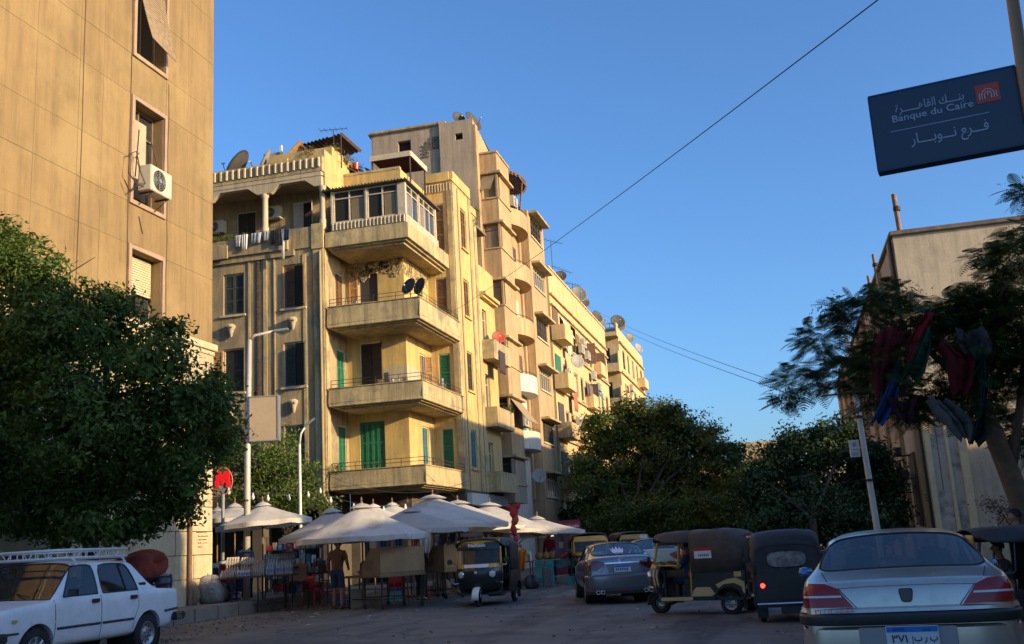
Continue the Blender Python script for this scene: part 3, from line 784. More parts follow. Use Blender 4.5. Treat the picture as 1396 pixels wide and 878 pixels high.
 for a, c, z0, z1 in sh: b = MB(); b.quad((a, YA + 0.9, z0), (c, YA + 0.9, z0), (c, YA + 0.9, z1), (a, YA + 0.9, z1)); P(b, 'shop_interior', dark_in)
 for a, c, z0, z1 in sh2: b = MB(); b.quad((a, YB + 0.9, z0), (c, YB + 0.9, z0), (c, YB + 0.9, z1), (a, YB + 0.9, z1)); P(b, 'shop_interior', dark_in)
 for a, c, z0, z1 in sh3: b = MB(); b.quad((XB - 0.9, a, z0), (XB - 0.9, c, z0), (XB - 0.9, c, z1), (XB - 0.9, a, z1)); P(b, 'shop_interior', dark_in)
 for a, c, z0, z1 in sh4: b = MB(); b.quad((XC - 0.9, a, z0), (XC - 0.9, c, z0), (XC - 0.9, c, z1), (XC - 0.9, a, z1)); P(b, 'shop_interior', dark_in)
 for (xa, xb, y, z) in ((-23.4, -17.6, YA - 0.25, 3.35), (-17.1, -14.7, YB - 0.3, 3.45)):
  b = MB(); b.box(xa, xb, y, y + 0.22, z, z + 0.55); P(b, 'shop_fascia', mat('fascia_dark_brown', (0.07, 0.045, 0.035), 0.7, var=0.3, rnd=0.3))
 for (ya, yb, m_) in ((43.6, 46.3, paint_white), (46.6, 49.7, metal_grey)):
  b = MB(); b.box(XC + 0.02, XC + 0.25, ya, yb, 3.35, 3.85)
  for k in range(12): y = ya + (yb - ya) * k / 12; b.box(XC + 0.25, XC + 0.7, y + 0.02, y + (yb - ya) / 12 - 0.02, 3.3, 3.33)
  P(b, 'shop_awning', m_)
 # back volume
 b = MB(); b.quad((x0, 50, 0), (x0, YA, 0), (x0, YA, 18.12), (x0, 50, 18.12)); P(b, 'back_wall', plaster_b1)
 b = MB(); b.tube([(XA - 0.12, YA - 0.11, 13.9), (XA - 0.12, YA - 0.11, 3.9), (XA + 0.1, YA - 0.2, 3.5)], 0.05, 8); b.tube([(XC + 0.12, 43.9, 18), (XC + 0.12, 43.9, 4)], 0.04, 6)
 P(b, 'drainpipe', mat('pipe_ochre', (0.35, 0.26, 0.13), 0.7, var=0.15))
 return t
corner_building()

# ================================================================== TOWER
def tower():
 t = thing('tower_apartment_building', 'tallest apartment block with boxed window bays and rounded balconies on its street side', 'building', (-14, 50, 0))
 def P(b, name, m, **k):
  for i, v in enumerate(b.v): b.v[i] = (v[0] + 14.0, v[1] - 50.0, v[2])
  return b.build(name, m, t, **k)
 SMt = lambda y: Matrix.Translation((0, y, 0)); EMt = lambda x: Matrix.Translation((x, 0, 0)) @ Matrix.Rotation(pi / 2, 4, 'Z')
 XT = -13.95; YS = 50.02
 b = MB()
 wall_with_holes(b, -19.85, -15.85, 14, 24.1, [(-18.3, -17.55, 22.75, 23.55)], 0.3, SMt(YS + 0.15))
 b.quad((-19.85, YS + 0.15, 14), (-19.85, YS + 0.15, 24.1), (-19.85, 60, 24.1), (-19.85, 60, 14))
 wall_with_holes(b, -15.85, XT, 0, 24.15, [(-14.95, -14.52, 23.05, 23.42)], 0.3, SMt(YS))
 b.quad((-15.85, YS, 14), (-15.85, YS, 24.15), (-15.85, YS + 0.15, 24.15), (-15.85, YS + 0.15, 14))
 P(b, 'wall', plaster_twr)
 b = MB(); b.box(-19.95, -15.9, YS + 0.05, YS + 0.4, 24.1, 24.28); b.box(-19.95, -19.7, YS + 0.4, 60, 24.1, 24.28); b.box(-15.9, -15.5, YS + 0.02, 60, 24.16, 24.28)
 P(b, 'coping', plaster_twe)
 b = MB(); b.quad((-18.3, YS + 0.44, 22.75), (-17.55, YS + 0.44, 22.75), (-17.55, YS + 0.44, 23.55), (-18.3, YS + 0.44, 23.55)); b.quad((-14.95, YS + 0.29, 23.05), (-14.52, YS + 0.29, 23.05), (-14.52, YS + 0.29, 23.42), (-14.95, YS + 0.29, 23.42))
 P(b, 'dark_opening', dark_in)
 b = MB(); R = random.Random(8)
 for r in range(11):
  z = 22.35 + r * 0.105; n0 = -16.95 if r < 7 else -16.95 + (r - 6) * 0.12
  x = n0 + (0.12 if r % 2 else 0)
  while x < -15.86 and not (r < 4 and x > -16.6):
   b.box(x + 0.008, x + 0.22, YS + 0.12, YS + 0.15 - 0.001 - R.uniform(0, 0.02) + 0.0, z + 0.008, z + 0.098); x += 0.23
 P(b, 'exposed_brick', brickwork)['kind'] = 'stuff'
 b = MB(); b.box(-18.4, -17.45, YS + 0.06, YS + 0.148, 22.66, 22.748); P(b, 'sill', plaster_twr)
 # east wall
 b = MB()
 wall_with_holes(b, YS, 63.6, 0, 21.6, [], 0.1, EMt(XT))
 b.add([(XT, YS, 21.6), (XT, 63.6, 21.6), (XT, 58.6, 21.95), (XT, 50.9, 24.0), (XT, YS, 24.15)], [(0, 1, 2, 3, 4)])
 b.quad((XT, 63.6, 0), (-20, 63.6, 0), (-20, 63.6, 21.6), (XT, 63.6, 21.6)); b.quad((XT, YS, 24.15), (XT, 63.6, 21.6), (-20, 63.6, 21.6), (-20, YS, 24.15))
 P(b, 'wall', plaster_twe)
 b = MB(); b.box(XT + 0.003, XT + 0.16, YS + 0.0, YS + 0.42, 4, 23.8); b.box(XT + 0.003, XT + 0.22, 58.5, 58.9, 4, 21.6); P(b, 'pilaster', plaster_twe)
 # boxed bays
 X1 = -12.95; ya, yb = 50.85, 53.5
 hoods = [21.17, 18.37, 15.23, 12.08, 9.0, 5.9]
 b = MB(); b.box(XT, X1, ya, yb, 21.28, 22.35); b.box(XT - 0.02, X1 + 0.06, ya - 0.06, yb + 0.06, 22.35, 22.45); P(b, 'bay_wall', plaster_twe)
 Fs = Facade(0 + 14, ya - 50, 0); Fe = Facade(X1 + 14, -50, pi / 2)
 for i, h in enumerate(hoods):
  b = MB(); b.box(XT + 0.02, X1 + 0.22, ya - 0.18, yb + 0.12, h - 0.02, h + 0.10); P(b, 'window_hood', plaster_balc)
  nb = hoods[i + 1] + 0.10 if i + 1 < len(hoods) else 3.6
  zt, zb = h - 0.02, h - 1.35
  b = MB(); b.box(XT, X1, ya, yb, nb, zb); b.box(XT, X1, ya + 0.4, yb - 0.05, zb, zt)
  b.box(X1 - 0.10, X1, ya, ya + 0.10, zb, zt); b.box(X1 - 0.1, X1, yb - 0.1, yb, zb, zt); b.box(XT, XT + 0.12, ya, ya + 0.39, zb, zt)
  P(b, 'bay_wall', plaster_twe if i < 5 else plaster_twr)
  b = MB(); b.box(XT, X1 + 0.06, ya - 0.06, yb, zb - 0.07, zb - 0.001); P(b, 'sill', plaster_balc)
  kd = ['glass', 'glass', 'glass', 'glass', 'glass', 'glass'][i]
  window(t, Fs, XT + 0.12 + 0.0, zb + 0.0, X1 - XT - 0.23, 1.32, kd, d=0.06, sill=False, dm=[glass_tan, glass_tan, glass_tan, glass_tan, glass_dark, glass_dark][i], trim=[paint_cream, wood_brown, wood_brown, paint_cream, wood_brown, wood_dark][i])
  window(t, Fe, ya + 0.10, zb, yb - ya - 0.22, 1.32, 'glass', d=0.06, sill=False, dm=[glass_dark, glass_tan, glass_tan, glass_dark, glass_dark, glass_dark][i], trim=[wood_brown, wood_brown, wood_brown, paint_white, wood_brown, wood_dark][i])
 # awnings propped out of some bays
 for (z, y0, y1, dx) in ((21.1, ya + 0.05, ya + 0.05, 0), ):
  b = MB(); b.add([(XT + 0.2, ya - 0.02, z), (X1 - 0.1, ya - 0.02, z), (X1 - 0.25, ya - 0.62, z - 1.0), (XT + 0.0, ya - 0.62, z - 1.0)], [(0, 1, 2, 3)])
  b.add([(XT + 0.2, ya - 0.0, z), (X1 - 0.1, ya - 0.0, z), (X1 - 0.25, ya - 0.60, z - 1.02), (XT + 0.0, ya - 0.60, z - 1.02)], [(3, 2, 1, 0)]); P(b, 'awning', glass_tan)
 for (z, ln) in ((8.9, 1.2),):
  b = MB(); b.add([(X1 + 0.02, ya + 0.1, z), (X1 + 0.02, yb - 0.1, z), (X1 + 0.85, yb - 0.1, z - ln), (X1 + 0.85, ya + 0.1, z - ln)], [(0, 1, 2, 3)])
  b.add([(X1 + 0.02, ya + 0.1, z + .02), (X1 + 0.02, yb - 0.1, z + .02), (X1 + 0.87, yb - 0.1, z - ln + .02), (X1 + 0.87, ya + 0.1, z - ln + .02)], [(3, 2, 1, 0)]); P(b, 'awning', mat('awning_tan_cloth', (0.33, 0.24, 0.15), 0.9, var=0.1))
 # rounded balconies and the curved wall behind
 cy = 56.05; ry = 2.2
 def arc(bulge, n=18): return [(XT + bulge * sin(pi * k / n), cy - ry * cos(pi * k / n)) for k in range(n + 1)]
 lower = mat('plaster_white_lower', (0.62, 0.57, 0.47), 0.9, var=0.08, streak=0.15, grime=0.2)
 b = MB(); pts = arc(0.42)
 b.grid([[(x, y, z) for x, y in pts] for z in (9.9, 21.5)]); P(b, 'curved_wall', plaster_twe, smooth=True)
 b = MB(); b.grid([[(x, y, z) for x, y in pts] for z in (0.0, 9.9)]); P(b, 'curved_wall', lower, smooth=True)
 for i, z in enumerate((19.35, 16.15, 12.95, 9.75, 6.6)):
  b = MB(); po = arc(1.25); pi_ = arc(1.15)
  b.grid([[(x, y, zz) for x, y in po] for zz in (z, z + 0.16)])
  b.grid([[(x, y, zz) for x, y in po] for zz in (z + 0.16, z + 0.98)])
  b.grid([[(x, y, zz) for x, y in pi_] for zz in (z + 0.98, z + 0.16)])
  b.grid([[(x, y, z + 0.98) for x, y in po], [(x, y, z + 0.98) for x, y in pi_]])
  b.add([(x, y, z) for x, y in po], [tuple(range(len(po) - 1, -1, -1))]); b.add([(x, y, z + 0.16) for x, y in po], [tuple(range(len(po)))])
  P(b, 'rounded_balcony', (lower if i >= 3 else plaster_twe))
  rr = MB(); rr.tube([(x, y, z + 1.12) for x, y in arc(1.2)], 0.02, 5)
  for k in range(0, 19, 3): x, y = arc(1.2)[k]; rr.cyl((x, y, z + 0.95), (x, y, z + 1.12), 0.012, 4)
  P(rr, 'railing', iron)
  dd = MB(); dd.box(XT + 0.40, XT + 0.44, cy - 0.45, cy + 0.45, z + 0.17, z + 2.3); P(dd, 'door', [wood_brown, wood_dark, paint_cream, wood_brown, paint_blue][i])
 b = MB()                                                     # pergola
 for k in range(9):
  x = XT + 0.15 + k * 0.13; hw = ry * sqrt(max(0.05, 1 - (k / 9.0) ** 2)); b.box(x, x + 0.05, cy - hw, cy + hw, 22.35, 22.5)
 b.tube([(XT + 1.25 * sin(pi * k / 18), cy - ry * cos(pi * k / 18), 22.55) for k in range(19)], 0.07, 6)
 for k in (3, 9, 15): b.cyl((XT + 0.9 * sin(pi * k / 18), cy - ry * cos(pi * k / 18), 20.3), (XT + 1.2 * sin(pi * k / 18), cy - ry * cos(pi * k / 18), 22.5), 0.04, 6)
 P(b, 'pergola', mat('pergola_wood', (0.16, 0.09, 0.06), 0.8, var=0.2))
 # right-hand bay
 X2 = -13.25
 Fe2 = Facade(X2 + 14, -50, pi / 2)
 for i, z in enumerate((20.2, 17.0, 13.8, 10.6, 7.4, 4.2)):
  b = MB(); b.box(XT, X2, 59.0, 63.4, z - 1.75, z + 0.0); b.box(XT, X2 - 0.2, 59.0, 63.4, z, z + 1.45); b.box(X2 - 0.2, X2, 59, 59.7, z, z + 1.45); b.box(X2 - 0.2, X2, 62.7, 63.4, z, z + 1.45)
  P(b, 'bay_wall', plaster_twe)
  b = MB(); b.box(X2 - 0.05, X2 + 0.55, 59.3, 63.0, z + 1.32, z + 1.45); P(b, 'window_hood', plaster_balc)
  window(t, Fe2, 59.7, z, 3.0, 1.32, 'glass' if i % 2 else 'shut', wood_dark, d=0.05, leaves=4, sill=True)
 return t
tower()

# ================================================================== OCHRE STREET BLOCK
def street_block():
 X0 = -13.3; y0, y1, top = 64.4, 87.0, 19.35
 t = thing('long_apartment_block', 'long ochre apartment block with dark band lines, cluttered windows and dishes along its roof edge', 'building', (X0, y0, 0))
 def P(b, name, m, **k):
  for i, v in enumerate(b.v): b.v[i] = (v[0] - X0, v[1] - y0, v[2])
  return b.build(name, m, t, **k)
 F = Facade(0, -y0, pi / 2)
 R = random.Random(21)
 floors = [14.75, 11.55, 8.35, 5.15]
 cells = []
 ws = [(67.3, 1.1), (69.1, 1.1), (71.2, 1.5), (73.6, 1.1), (75.6, 1.6), (78.2, 1.1), (80.3, 1.5), (82.6, 1.1), (84.8, 1.4)]
 holes = [(y, y + w, z, z + 1.75) for z in floors for y, w in ws]
 b = MB(); EM = Matrix.Translation((X0, 0, 0)) @ Matrix.Rotation(pi / 2, 4, 'Z')
 wall_with_holes(b, y0, y1, 0, top, holes, 0.18, EM)
 b.quad((X0 - 14, y0, 0), (X0, y0, 0), (X0, y0, top), (X0 - 14, y0, top)); b.quad((X0, y1, 0), (X0 - 14, y1, 0), (X0 - 14, y1, top), (X0, y1, top))
 b.quad((X0, y0, top - 0.3), (X0, y1, top - 0.3), (X0 - 14, y1, top - 0.3), (X0 - 14, y0, top - 0.3))
 P(b, 'wall', plaster_b3)
 kinds = [('shut', wood_brown), ('half', wood_dark), ('glass', None), ('shut', paint_green), ('openl', wood_tan), ('glass', None), ('shut', wood_dark), ('half', wood_brown)]
 for i, (a, c, z0, z1) in enumerate(holes):
  k, m = kinds[R.randrange(len(kinds))]
  window(t, F, a, z0, c - a, z1 - z0, k, m or wood_brown, d=0.06, sill=(i % 2 == 0))
 for z in (17.55, 16.85, 14.45, 11.25, 8.05, 4.85):
  b = MB(); b.box(X0 + 0.003, X0 + 0.16, y0, y1, z - 0.06, z + 0.06); P(b, 'band', plaster_balc)
 b = MB(); b.box(X0 - 0.2, X0 + 0.08, y0 - 0.02, y1, top, top + 0.12); P(b, 'coping', plaster_b3)
 # projecting balconies near the south end, and along the face
 for (ya, yb, z, e) in [(64.3, 67.0, 14.4, .9), (64.3, 67.0, 11.2, .9), (64.3, 67.0, 8.0, .9), (64.3, 67.0, 4.8, .9), (75.3, 77.6, 11.2, .6), (80.0, 82.2, 14.4, .6), (70.9, 73.0, 8.0, .6), (80.0, 82.2, 8.0, 0.6)]:
  b = MB(); x1 = X0 + e
  b.box(X0 + 0.003, x1, ya, yb, z, z + 0.14); b.box(x1 - 0.1, x1, ya, yb, z + 0.14, z + 1.0); b.box(X0 + 0.003, x1 - 0.1, ya, ya + 0.1, z + 0.14, z + 1.0); b.box(X0 + 0.003, x1 - 0.1, yb - 0.1, yb, z + 0.14, z + 1.0)
  P(b, 'balcony', plaster_b3)
  if e > 0.8:
   b = MB(); b.box(X0 + 0.01, X0 + 0.06, ya + 0.5, yb - 0.5, z + 0.15, z + 2.4); P(b, 'door', [wood_dark, paint_teal, wood_brown, paint_green][int(z) % 4])
 # awnings and shades
 for (ya, yb, z, ln, m_) in [(71.0, 72.9, 16.7, 0.9, paint_cream), (67.2, 68.5, 16.6, 1.5, paint_white), (78.0, 79.4, 13.4, 1.2, paint_blue), (84.7, 86.3, 16.6, 0.8, glass_tan), (73.4, 74.8, 10.2, 1.0, paint_cream)]:
  b = MB(); b.add([(X0 + 0.05, ya, z), (X0 + 0.05, yb, z), (X0 + 0.75, yb, z - ln), (X0 + 0.75, ya, z - ln), (X0 + 0.05, ya, z + .03), (X0 + 0.05, yb, z + .03), (X0 + 0.78, yb, z - ln + .03), (X0 + 0.78, ya, z - ln + .03)], [(3, 2, 1, 0), (4, 5, 6, 7), (2, 3, 7, 6), (0, 3, 7, 4), (1, 2, 6, 5)]); P(b, 'awning', m_)
 # laundry cloths under windows
 return t
street_block()

def far_block():
 X0 = -13.4; y0, y1, top = 96.0, 114.0, 21.3
 t = thing('far_apartment_block', 'farthest lit apartment block above the tree, with corner balconies and roof railing', 'building', (X0, y0, 0))
 def P(b, name, m, **k):
  for i, v in enumerate(b.v): b.v[i] = (v[0] - X0, v[1] - y0, v[2])
  return b.build(name, m, t, **k)
 F = Facade(0, -y0, pi / 2); Fs = Facade(-X0, 0, 0)
 ws = [(98.0, 1.6), (101.2, 1.3), (104.5, 1.6), (107.8, 1.3), (111.0, 1.6)]; fl = [17.6, 14.3, 11.0, 7.7]
 holes = [(y, y + w, z, z + 1.9) for z in fl for y, w in ws]
 b = MB(); wall_with_holes(b, y0, y1, 0, top, holes, 0.2, Matrix.Translation((X0, 0, 0)) @ Matrix.Rotation(pi / 2, 4, 'Z'))
 sh = [(-15.3, -14.3, z, z + 2.1) for z in (17.3, 14.0, 10.7)]
 wall_with_holes(b, -26, X0, 0, top, sh, 0.2, Matrix.Translation((0, y0, 0)))
 b.quad((X0, y1, 0), (-26, y1, 0), (-26, y1, top), (X0, y1, top)); b.quad((X0, y0, top - .2), (X0, y1, top - .2), (-26, y1, top - .2), (-26, y0, top - .2))
 P(b, 'wall', plaster_b3)
 R = random.Random(4)
 for a, c, z0, z1 in holes: window(t, F, a, z0, c - a, z1 - z0, R.choice(['shut', 'glass', 'half']), R.choice([wood_brown, wood_dark, paint_green]), d=0.06, sill=False)
 for a, c, z0, z1 in sh: window(t, Fs, a, z0, c - a, z1 - z0, 'shut', paint_teal, d=0.06, sill=False, name='door')
 for z in (16.9, 13.6, 10.3, 20.3):
  b = MB(); b.box(-17.5, X0 + 0.05, y0 - 1.3, y0 - 0.003, z, z + 0.15); b.box(-17.5, X0 + 0.05, y0 - 1.3, y0 - 1.2, z + 0.15, z + (0.8 if z < 20 else 0.4)); b.box(X0 - 0.05, X0 + 0.05, y0 - 1.2, y0 - 0.003, z + 0.15, z + (2.0 if z < 20 else 1.3)); P(b, 'balcony', plaster_b3 if z > 16 else plaster_balc)
 rail(t, [(-17.5 - X0, -1.25), (-0.1, -1.25)], 20.7, 0.8, 2, 0.03, 0.4)
 for z in (19.9, 17.0, 13.7): b = MB(); b.box(X0 + 0.003, X0 + 0.2, y0, y1, z - 0.08, z + 0.08); P(b, 'band', plaster_balc)
 for z in (17.6, 14.3):
  b = MB(); b.box(X0 + 0.003, X0 + 0.8, 108.0, 111.0, z - 0.5, z + 0.5); P(b, 'balcony', plaster_b3)
 return t
far_block()
# ================================================================== GROUND, ROAD, PAVEMENTS
def asphalt_mat():
 m = bpy.data.materials.new('asphalt'); m.use_nodes = True
 nt = m.node_tree; N, L = nt.nodes, nt.links; b = N['Principled BSDF']
 geo = N.new('ShaderNodeNewGeometry'); P = geo.outputs['Position']
 def noise(sc, det=6, ro=0.6, vec=None):
  n = N.new('ShaderNodeTexNoise'); n.inputs['Scale'].default_value = sc; n.inputs['Detail'].default_value = det; n.inputs['Roughness'].default_value = ro
  L.new(vec or P, n.inputs['Vector']); return n.outputs['Fac']
 def ramp(v, a, c, lo, hi):
  n = N.new('ShaderNodeMapRange'); n.inputs[1].default_value = a; n.inputs[2].default_value = c; n.inputs[3].default_value = lo; n.inputs[4].default_value = hi; L.new(v, n.inputs[0]); return n.outputs[0]
 def mix(f, a, c):
  n = N.new('ShaderNodeMix'); n.data_type = 'RGBA'; L.new(f, n.inputs[0])
  for s, v in ((6, a), (7, c)):
   if isinstance(v, tuple): n.inputs[s].default_value = (*v, 1)
   else: L.new(v, n.inputs[s])
  return n.outputs[2]
 c = mix(ramp(noise(0.35, 5), 0.35, 0.65, 0, 1), (0.135, 0.121, 0.103), (0.17, 0.152, 0.128))
 mp = N.new('ShaderNodeMapping'); mp.inputs['Scale'].default_value = (0.9, 0.14, 1); mp.inputs['Rotation'].default_value = (0, 0, -0.05); L.new(P, mp.inputs[0])
 c = mix(ramp(noise(0.5, 2, 0.4), 0.54, 0.56, 0, 0.45), c, (0.09, 0.082, 0.072))
 c = mix(ramp(noise(1.0, 4, 0.5, mp.outputs[0]), 0.50, 0.58, 0, 0.8), c, (0.065, 0.060, 0.055))
 sp = N.new('ShaderNodeSeparateXYZ'); L.new(P, sp.inputs[0])
 dust = N.new('ShaderNodeMath'); dust.operation = 'MULTIPLY'
 L.new(ramp(sp.outputs[0], -8.5, -13.5, 0.05, 0.9), dust.inputs[0]); L.new(ramp(noise(1.3, 7, 0.7), 0.38, 0.62, 0.1, 1), dust.inputs[1])
 c = mix(dust.outputs[0], c, (0.15, 0.12, 0.09))
 c = mix(ramp(noise(55, 3, 0.8), 0.56, 0.74, 0, 0.3), c, (0.17, 0.16, 0.15))
 vo = N.new('ShaderNodeTexVoronoi'); vo.feature = 'DISTANCE_TO_EDGE'; vo.inputs['Scale'].default_value = 0.45
 ad = N.new('ShaderNodeVectorMath'); ad.operation = 'ADD'
 nn = N.new('ShaderNodeTexNoise'); nn.inputs['Scale'].default_value = 1.3; nn.inputs['Detail'].default_value = 4; L.new(P, nn.inputs['Vector'])
 L.new(P, ad.inputs[0]); L.new(nn.outputs['Color'], ad.inputs[1]); L.new(ad.outputs[0], vo.inputs['Vector'])
 c = mix(ramp(vo.outputs['Distance'], 0.0, 0.014, 0.75, 0.0), c, (0.018, 0.017, 0.016))
 L.new(c, b.inputs['Base Color'])
 L.new(ramp(noise(0.9), 0.4, 0.65, 0.62, 0.85), b.inputs['Roughness'])
 bn = N.new('ShaderNodeBump'); bn.inputs['Strength'].default_value = 0.5; bn.inputs['Distance'].default_value = 0.012
 L.new(noise(60, 4, 0.8), bn.inputs['Height']); L.new(bn.outputs[0], b.inputs['Normal'])
 return m
asphalt = asphalt_mat()
dust_m = mat('dusty_earth', (0.17, 0.135, 0.095), 0.95, var=0.2, scale=0.8, stain=(0.09, 0.075, 0.06), stain_amt=0.6, bump=0.5, bscale=20, grime=0.3)
pave_m = mat('pavement_concrete', (0.21, 0.175, 0.135), 0.9, var=0.15, scale=1.2, stain=(0.11, 0.09, 0.07), stain_amt=0.6, bump=0.4, bscale=24, grime=0.35)
kerb_m = mat('kerb_concrete', (0.22, 0.19, 0.15), 0.9, var=0.18, scale=2.0, stain=(0.10, 0.085, 0.07), stain_amt=0.6, bump=0.5, bscale=24, rnd=0.12, grime=0.35)
def gzc(x): return gz(max(x, -20))
b = MB()
xs = [-900, -60, -20, -13, -8, -3, 0, 5, 60, 900]
b.grid([[(x, y, gzc(x) - 0.03) for x in xs] for y in (-300, -20, 60, 200, 1500)])
tag(b.build('ground', dust_m), kind='structure')
b = MB()
xs = [-13.33, -11, -8, -5.5, -3, -1.5, 0, 2.5, 5, 12]
b.grid([[(x, y, gzc(x)) for x in xs] for y in (-25, 0, 10, 20, 30, 36)])
xs = [-8.4, -6, -3, -1.5, 0, 2.5, 4.2]
b.grid([[(x, y, gzc(x)) for x in xs] for y in (36, 60, 100, 180)])
b.grid([[(x, y, gzc(x)) for x in (-60, -20, -13.33)] for y in (30.6, 36.0)])
tag(b.build('road', asphalt), kind='structure')
KZ = gz(-13.33)
b = MB(); b.prism([(-60, -10), (-13.53, -10), (-13.53, 29.2), (-13.7, 30.0), (-14.3, 30.4), (-60, 30.4)], -0.05, KZ + 0.297)
pav_left = tag(b.build('pavement', pave_m), kind='structure')
R = random.Random(2)
y = 12.0
while y < 29.0:
 L_ = R.uniform(0.8, 1.0); b = MB(); j = R.uniform(-0.012, 0.012)
 b.box(-13.525 + j, -13.33 + j, y + 0.006, y + L_ - 0.006, -0.05, KZ + 0.30 + R.uniform(-0.01, 0.01))
 b.build('kerb_stone', kerb_m, pav_left, bevel=0.018); y += L_
b = MB(); b.prism([(-60, 36.2), (-9.3, 36.2), (-8.62, 37.0), (-8.62, 180), (-60, 180)], -0.05, 0.25)
pav_far = tag(b.build('pavement', pave_m), kind='structure')
x = -20.0
while x < -9.6:
 b = MB(); b.box(x + 0.006, x + 0.9 - 0.006, 36.02, 36.195, -0.05, 0.255 + R.uniform(-0.008, 0.008)); b.build('kerb_stone', kerb_m, pav_far, bevel=0.015); x += 0.9
y = 37.0
while y < 60.0:
 b = MB(); b.box(-8.615, -8.44, y + 0.006, y + 0.9 - 0.006, -0.05, 0.255 + R.uniform(-0.008, 0.008)); b.build('kerb_stone', kerb_m, pav_far, bevel=0.015); y += 0.9
b = MB(); b.box(4.3, 40, 37.0, 180, -0.4, 0.08); tag(b.build('pavement', pave_m), kind='structure')
# litter and grit
b = MB()
for k in range(170):
 if k < 90: x, y = R.uniform(-13.2, -8.0), R.uniform(20, 33)
 elif k < 140: x, y = R.uniform(-4, 6), R.uniform(12, 32)
 else: x, y = R.uniform(-9, -5), R.uniform(30, 36)
 s = R.uniform(0.02, 0.07); a = R.uniform(0, pi)
 b.add([TR(x, y, gz(x) + 0.004, a) @ Vector(p) for p in ((-s, -s * .6, 0), (s, -s * .5, R.uniform(0, .02)), (s * .8, s * .6, R.uniform(0, .03)), (-s * .7, s * .5, 0.01))], [(0, 1, 2), (0, 2, 3)])
tag(b.build('litter', mat('litter_paper', (0.42, 0.38, 0.32), 0.9, rnd=0.2)), 'scraps of paper litter and grit scattered on the road', 'litter', kind='stuff')
b = MB()
for k in range(700):
 x, y = (R.uniform(-13.3, -10.5), R.uniform(14, 30)) if k < 500 else (R.uniform(-9, 4), R.uniform(16, 35))
 s = R.uniform(0.006, 0.022); b.cbox((x, y, gz(x) + s * 0.5), (s * 2, s * 1.6, s), rz=R.uniform(0, 3))
tag(b.build('gravel', mat('grit_stone', (0.14, 0.12, 0.10), 0.95)), 'grit and small stones along the kerb and road', 'gravel', kind='stuff')

# ================================================================== RIGHT-HAND BUILDINGS
def right_building():
 t = thing('right_building', 'sand coloured blind walled building at right with peeling plaster at its corner', 'building', (4.9, 38, 0))
 def P(b, name, m, **k):
  for i, v in enumerate(b.v): b.v[i] = (v[0] - 4.9, v[1] - 38, v[2])
  return b.build(name, m, t, **k)
 b = MB(); b.box(4.9, 32, 38.0, 80.0, -0.3, 11.6); P(b, 'wall', plaster_r)
 b = MB(); b.box(4.78, 32.1, 37.88, 80.1, 11.6, 11.78); P(b, 'cornice', mat('cornice_dark_brown', (0.16, 0.13, 0.10), 0.95, var=0.35, scale=2, grime=0.5), bevel=0.03)  # dark brown cornice with a mottled tone
 b = MB(); b.box(4.96, 6.15, 37.45, 37.998, -0.3, 4.9); P(b, 'corner_block', plaster_peel, bevel=0.02)
 for x0, x1, y0 in ((4.9, 5.1, 37.33), (5.55, 5.68, 37.37), (5.95, 6.22, 37.30)):
  b = MB(); b.box(x0, x1, y0, 37.99, -0.3, 4.96); P(b, 'pilaster', mat('plaster_buff_edge', (0.60, 0.48, 0.27), 0.9, var=0.1, grime=0.2), bevel=0.02)
 for k in range(9):
  y0 = 38.4 + k * 4.6
  b = MB(); b.box(4.74, 4.9 - 0.002, y0, y0 + 0.5, -0.2, 11.5); P(b, 'pilaster', plaster_twe)
  b = MB(); b.box(4.80, 4.898, y0 + 1.6, y0 + 3.2, 1.4, 4.0); P(b, 'window_recess', dark_in if k % 2 else wood_brown)
  b = MB(); b.box(4.80, 4.898, y0 + 1.6, y0 + 3.2, 6.4, 8.8); P(b, 'window_recess', wood_dark)
 b = MB(); b.tube([(4.84, 37.6, 0), (4.84, 37.6, 4.9), (4.84, 38.0, 5.2), (4.80, 38.2, 11.5)], 0.05, 6); b.tube([(5.3, 37.4, 2.5), (5.3, 37.35, 4.7)], 0.012, 4); P(b, 'drainpipe', iron)
 for (y, z) in ((39.6, 3.0), (40.8, 3.9), (42.5, 2.6)):
  b = MB(); b.box(4.25, 4.895, y, y + 0.05, z, z + 0.05); b.box(4.3, 4.5, y - 0.1, y + 0.1, z + 0.05, z + 0.35); P(b, 'wall_bracket', iron)
 b = MB()
 for k in range(4):
  b.tube(catenary((4.8, 38.2 + k * .1, 2.2 + 0.1 * k), (16, 37.8, 2.8 + 0.12 * k), 0.12), 0.014, 4)
 P(b, 'wall_cable', iron)
 return t
right_building()
def off_block(name, label, x0, x1, y0, y1, h, extra=None):  # unseen house, its height set to shade the street
 t = thing(name, label, 'building', (x0, y0, 0))
 b = MB(); F = Facade(0, y1 - y0, -pi / 2)
 holes = []
 z = 1.2
 while z + 2.2 < h:
  u = 1.2
  while u + 1.3 < (y1 - y0): holes.append((u, u + 1.2, z, z + 1.8)); u += 3.0
  z += 3.2
 wall_with_holes(b, 0, y1 - y0, -0.2, h, holes, 0.2, F.M)
 X, Y = x1 - x0, y1 - y0
 b.quad((0, 0, -.2), (0, 0, h), (X, 0, h), (X, 0, -.2)); b.quad((0, Y, -.2), (X, Y, -.2), (X, Y, h), (0, Y, h)); b.quad((X, 0, -.2), (X, 0, h), (X, Y, h), (X, Y, -.2)); b.quad((0, 0, h), (0, Y, h), (X, Y, h), (X, 0, h))
 b.build('wall', plaster_twe, t)
 for a, c, z0, z1 in holes: window(t, F, a, z0, c - a, z1 - z0, 'glass', d=0.08, sill=True)
 for e in extra or ():
  b = MB(); b.box(0.1, X - 1, e[0] - y0, e[1] - y0, h + 0.002, e[2]); b.build('roof_shade_block', plaster_twe, t)  # raised roof block, added to lengthen the shadow on the street
 return t
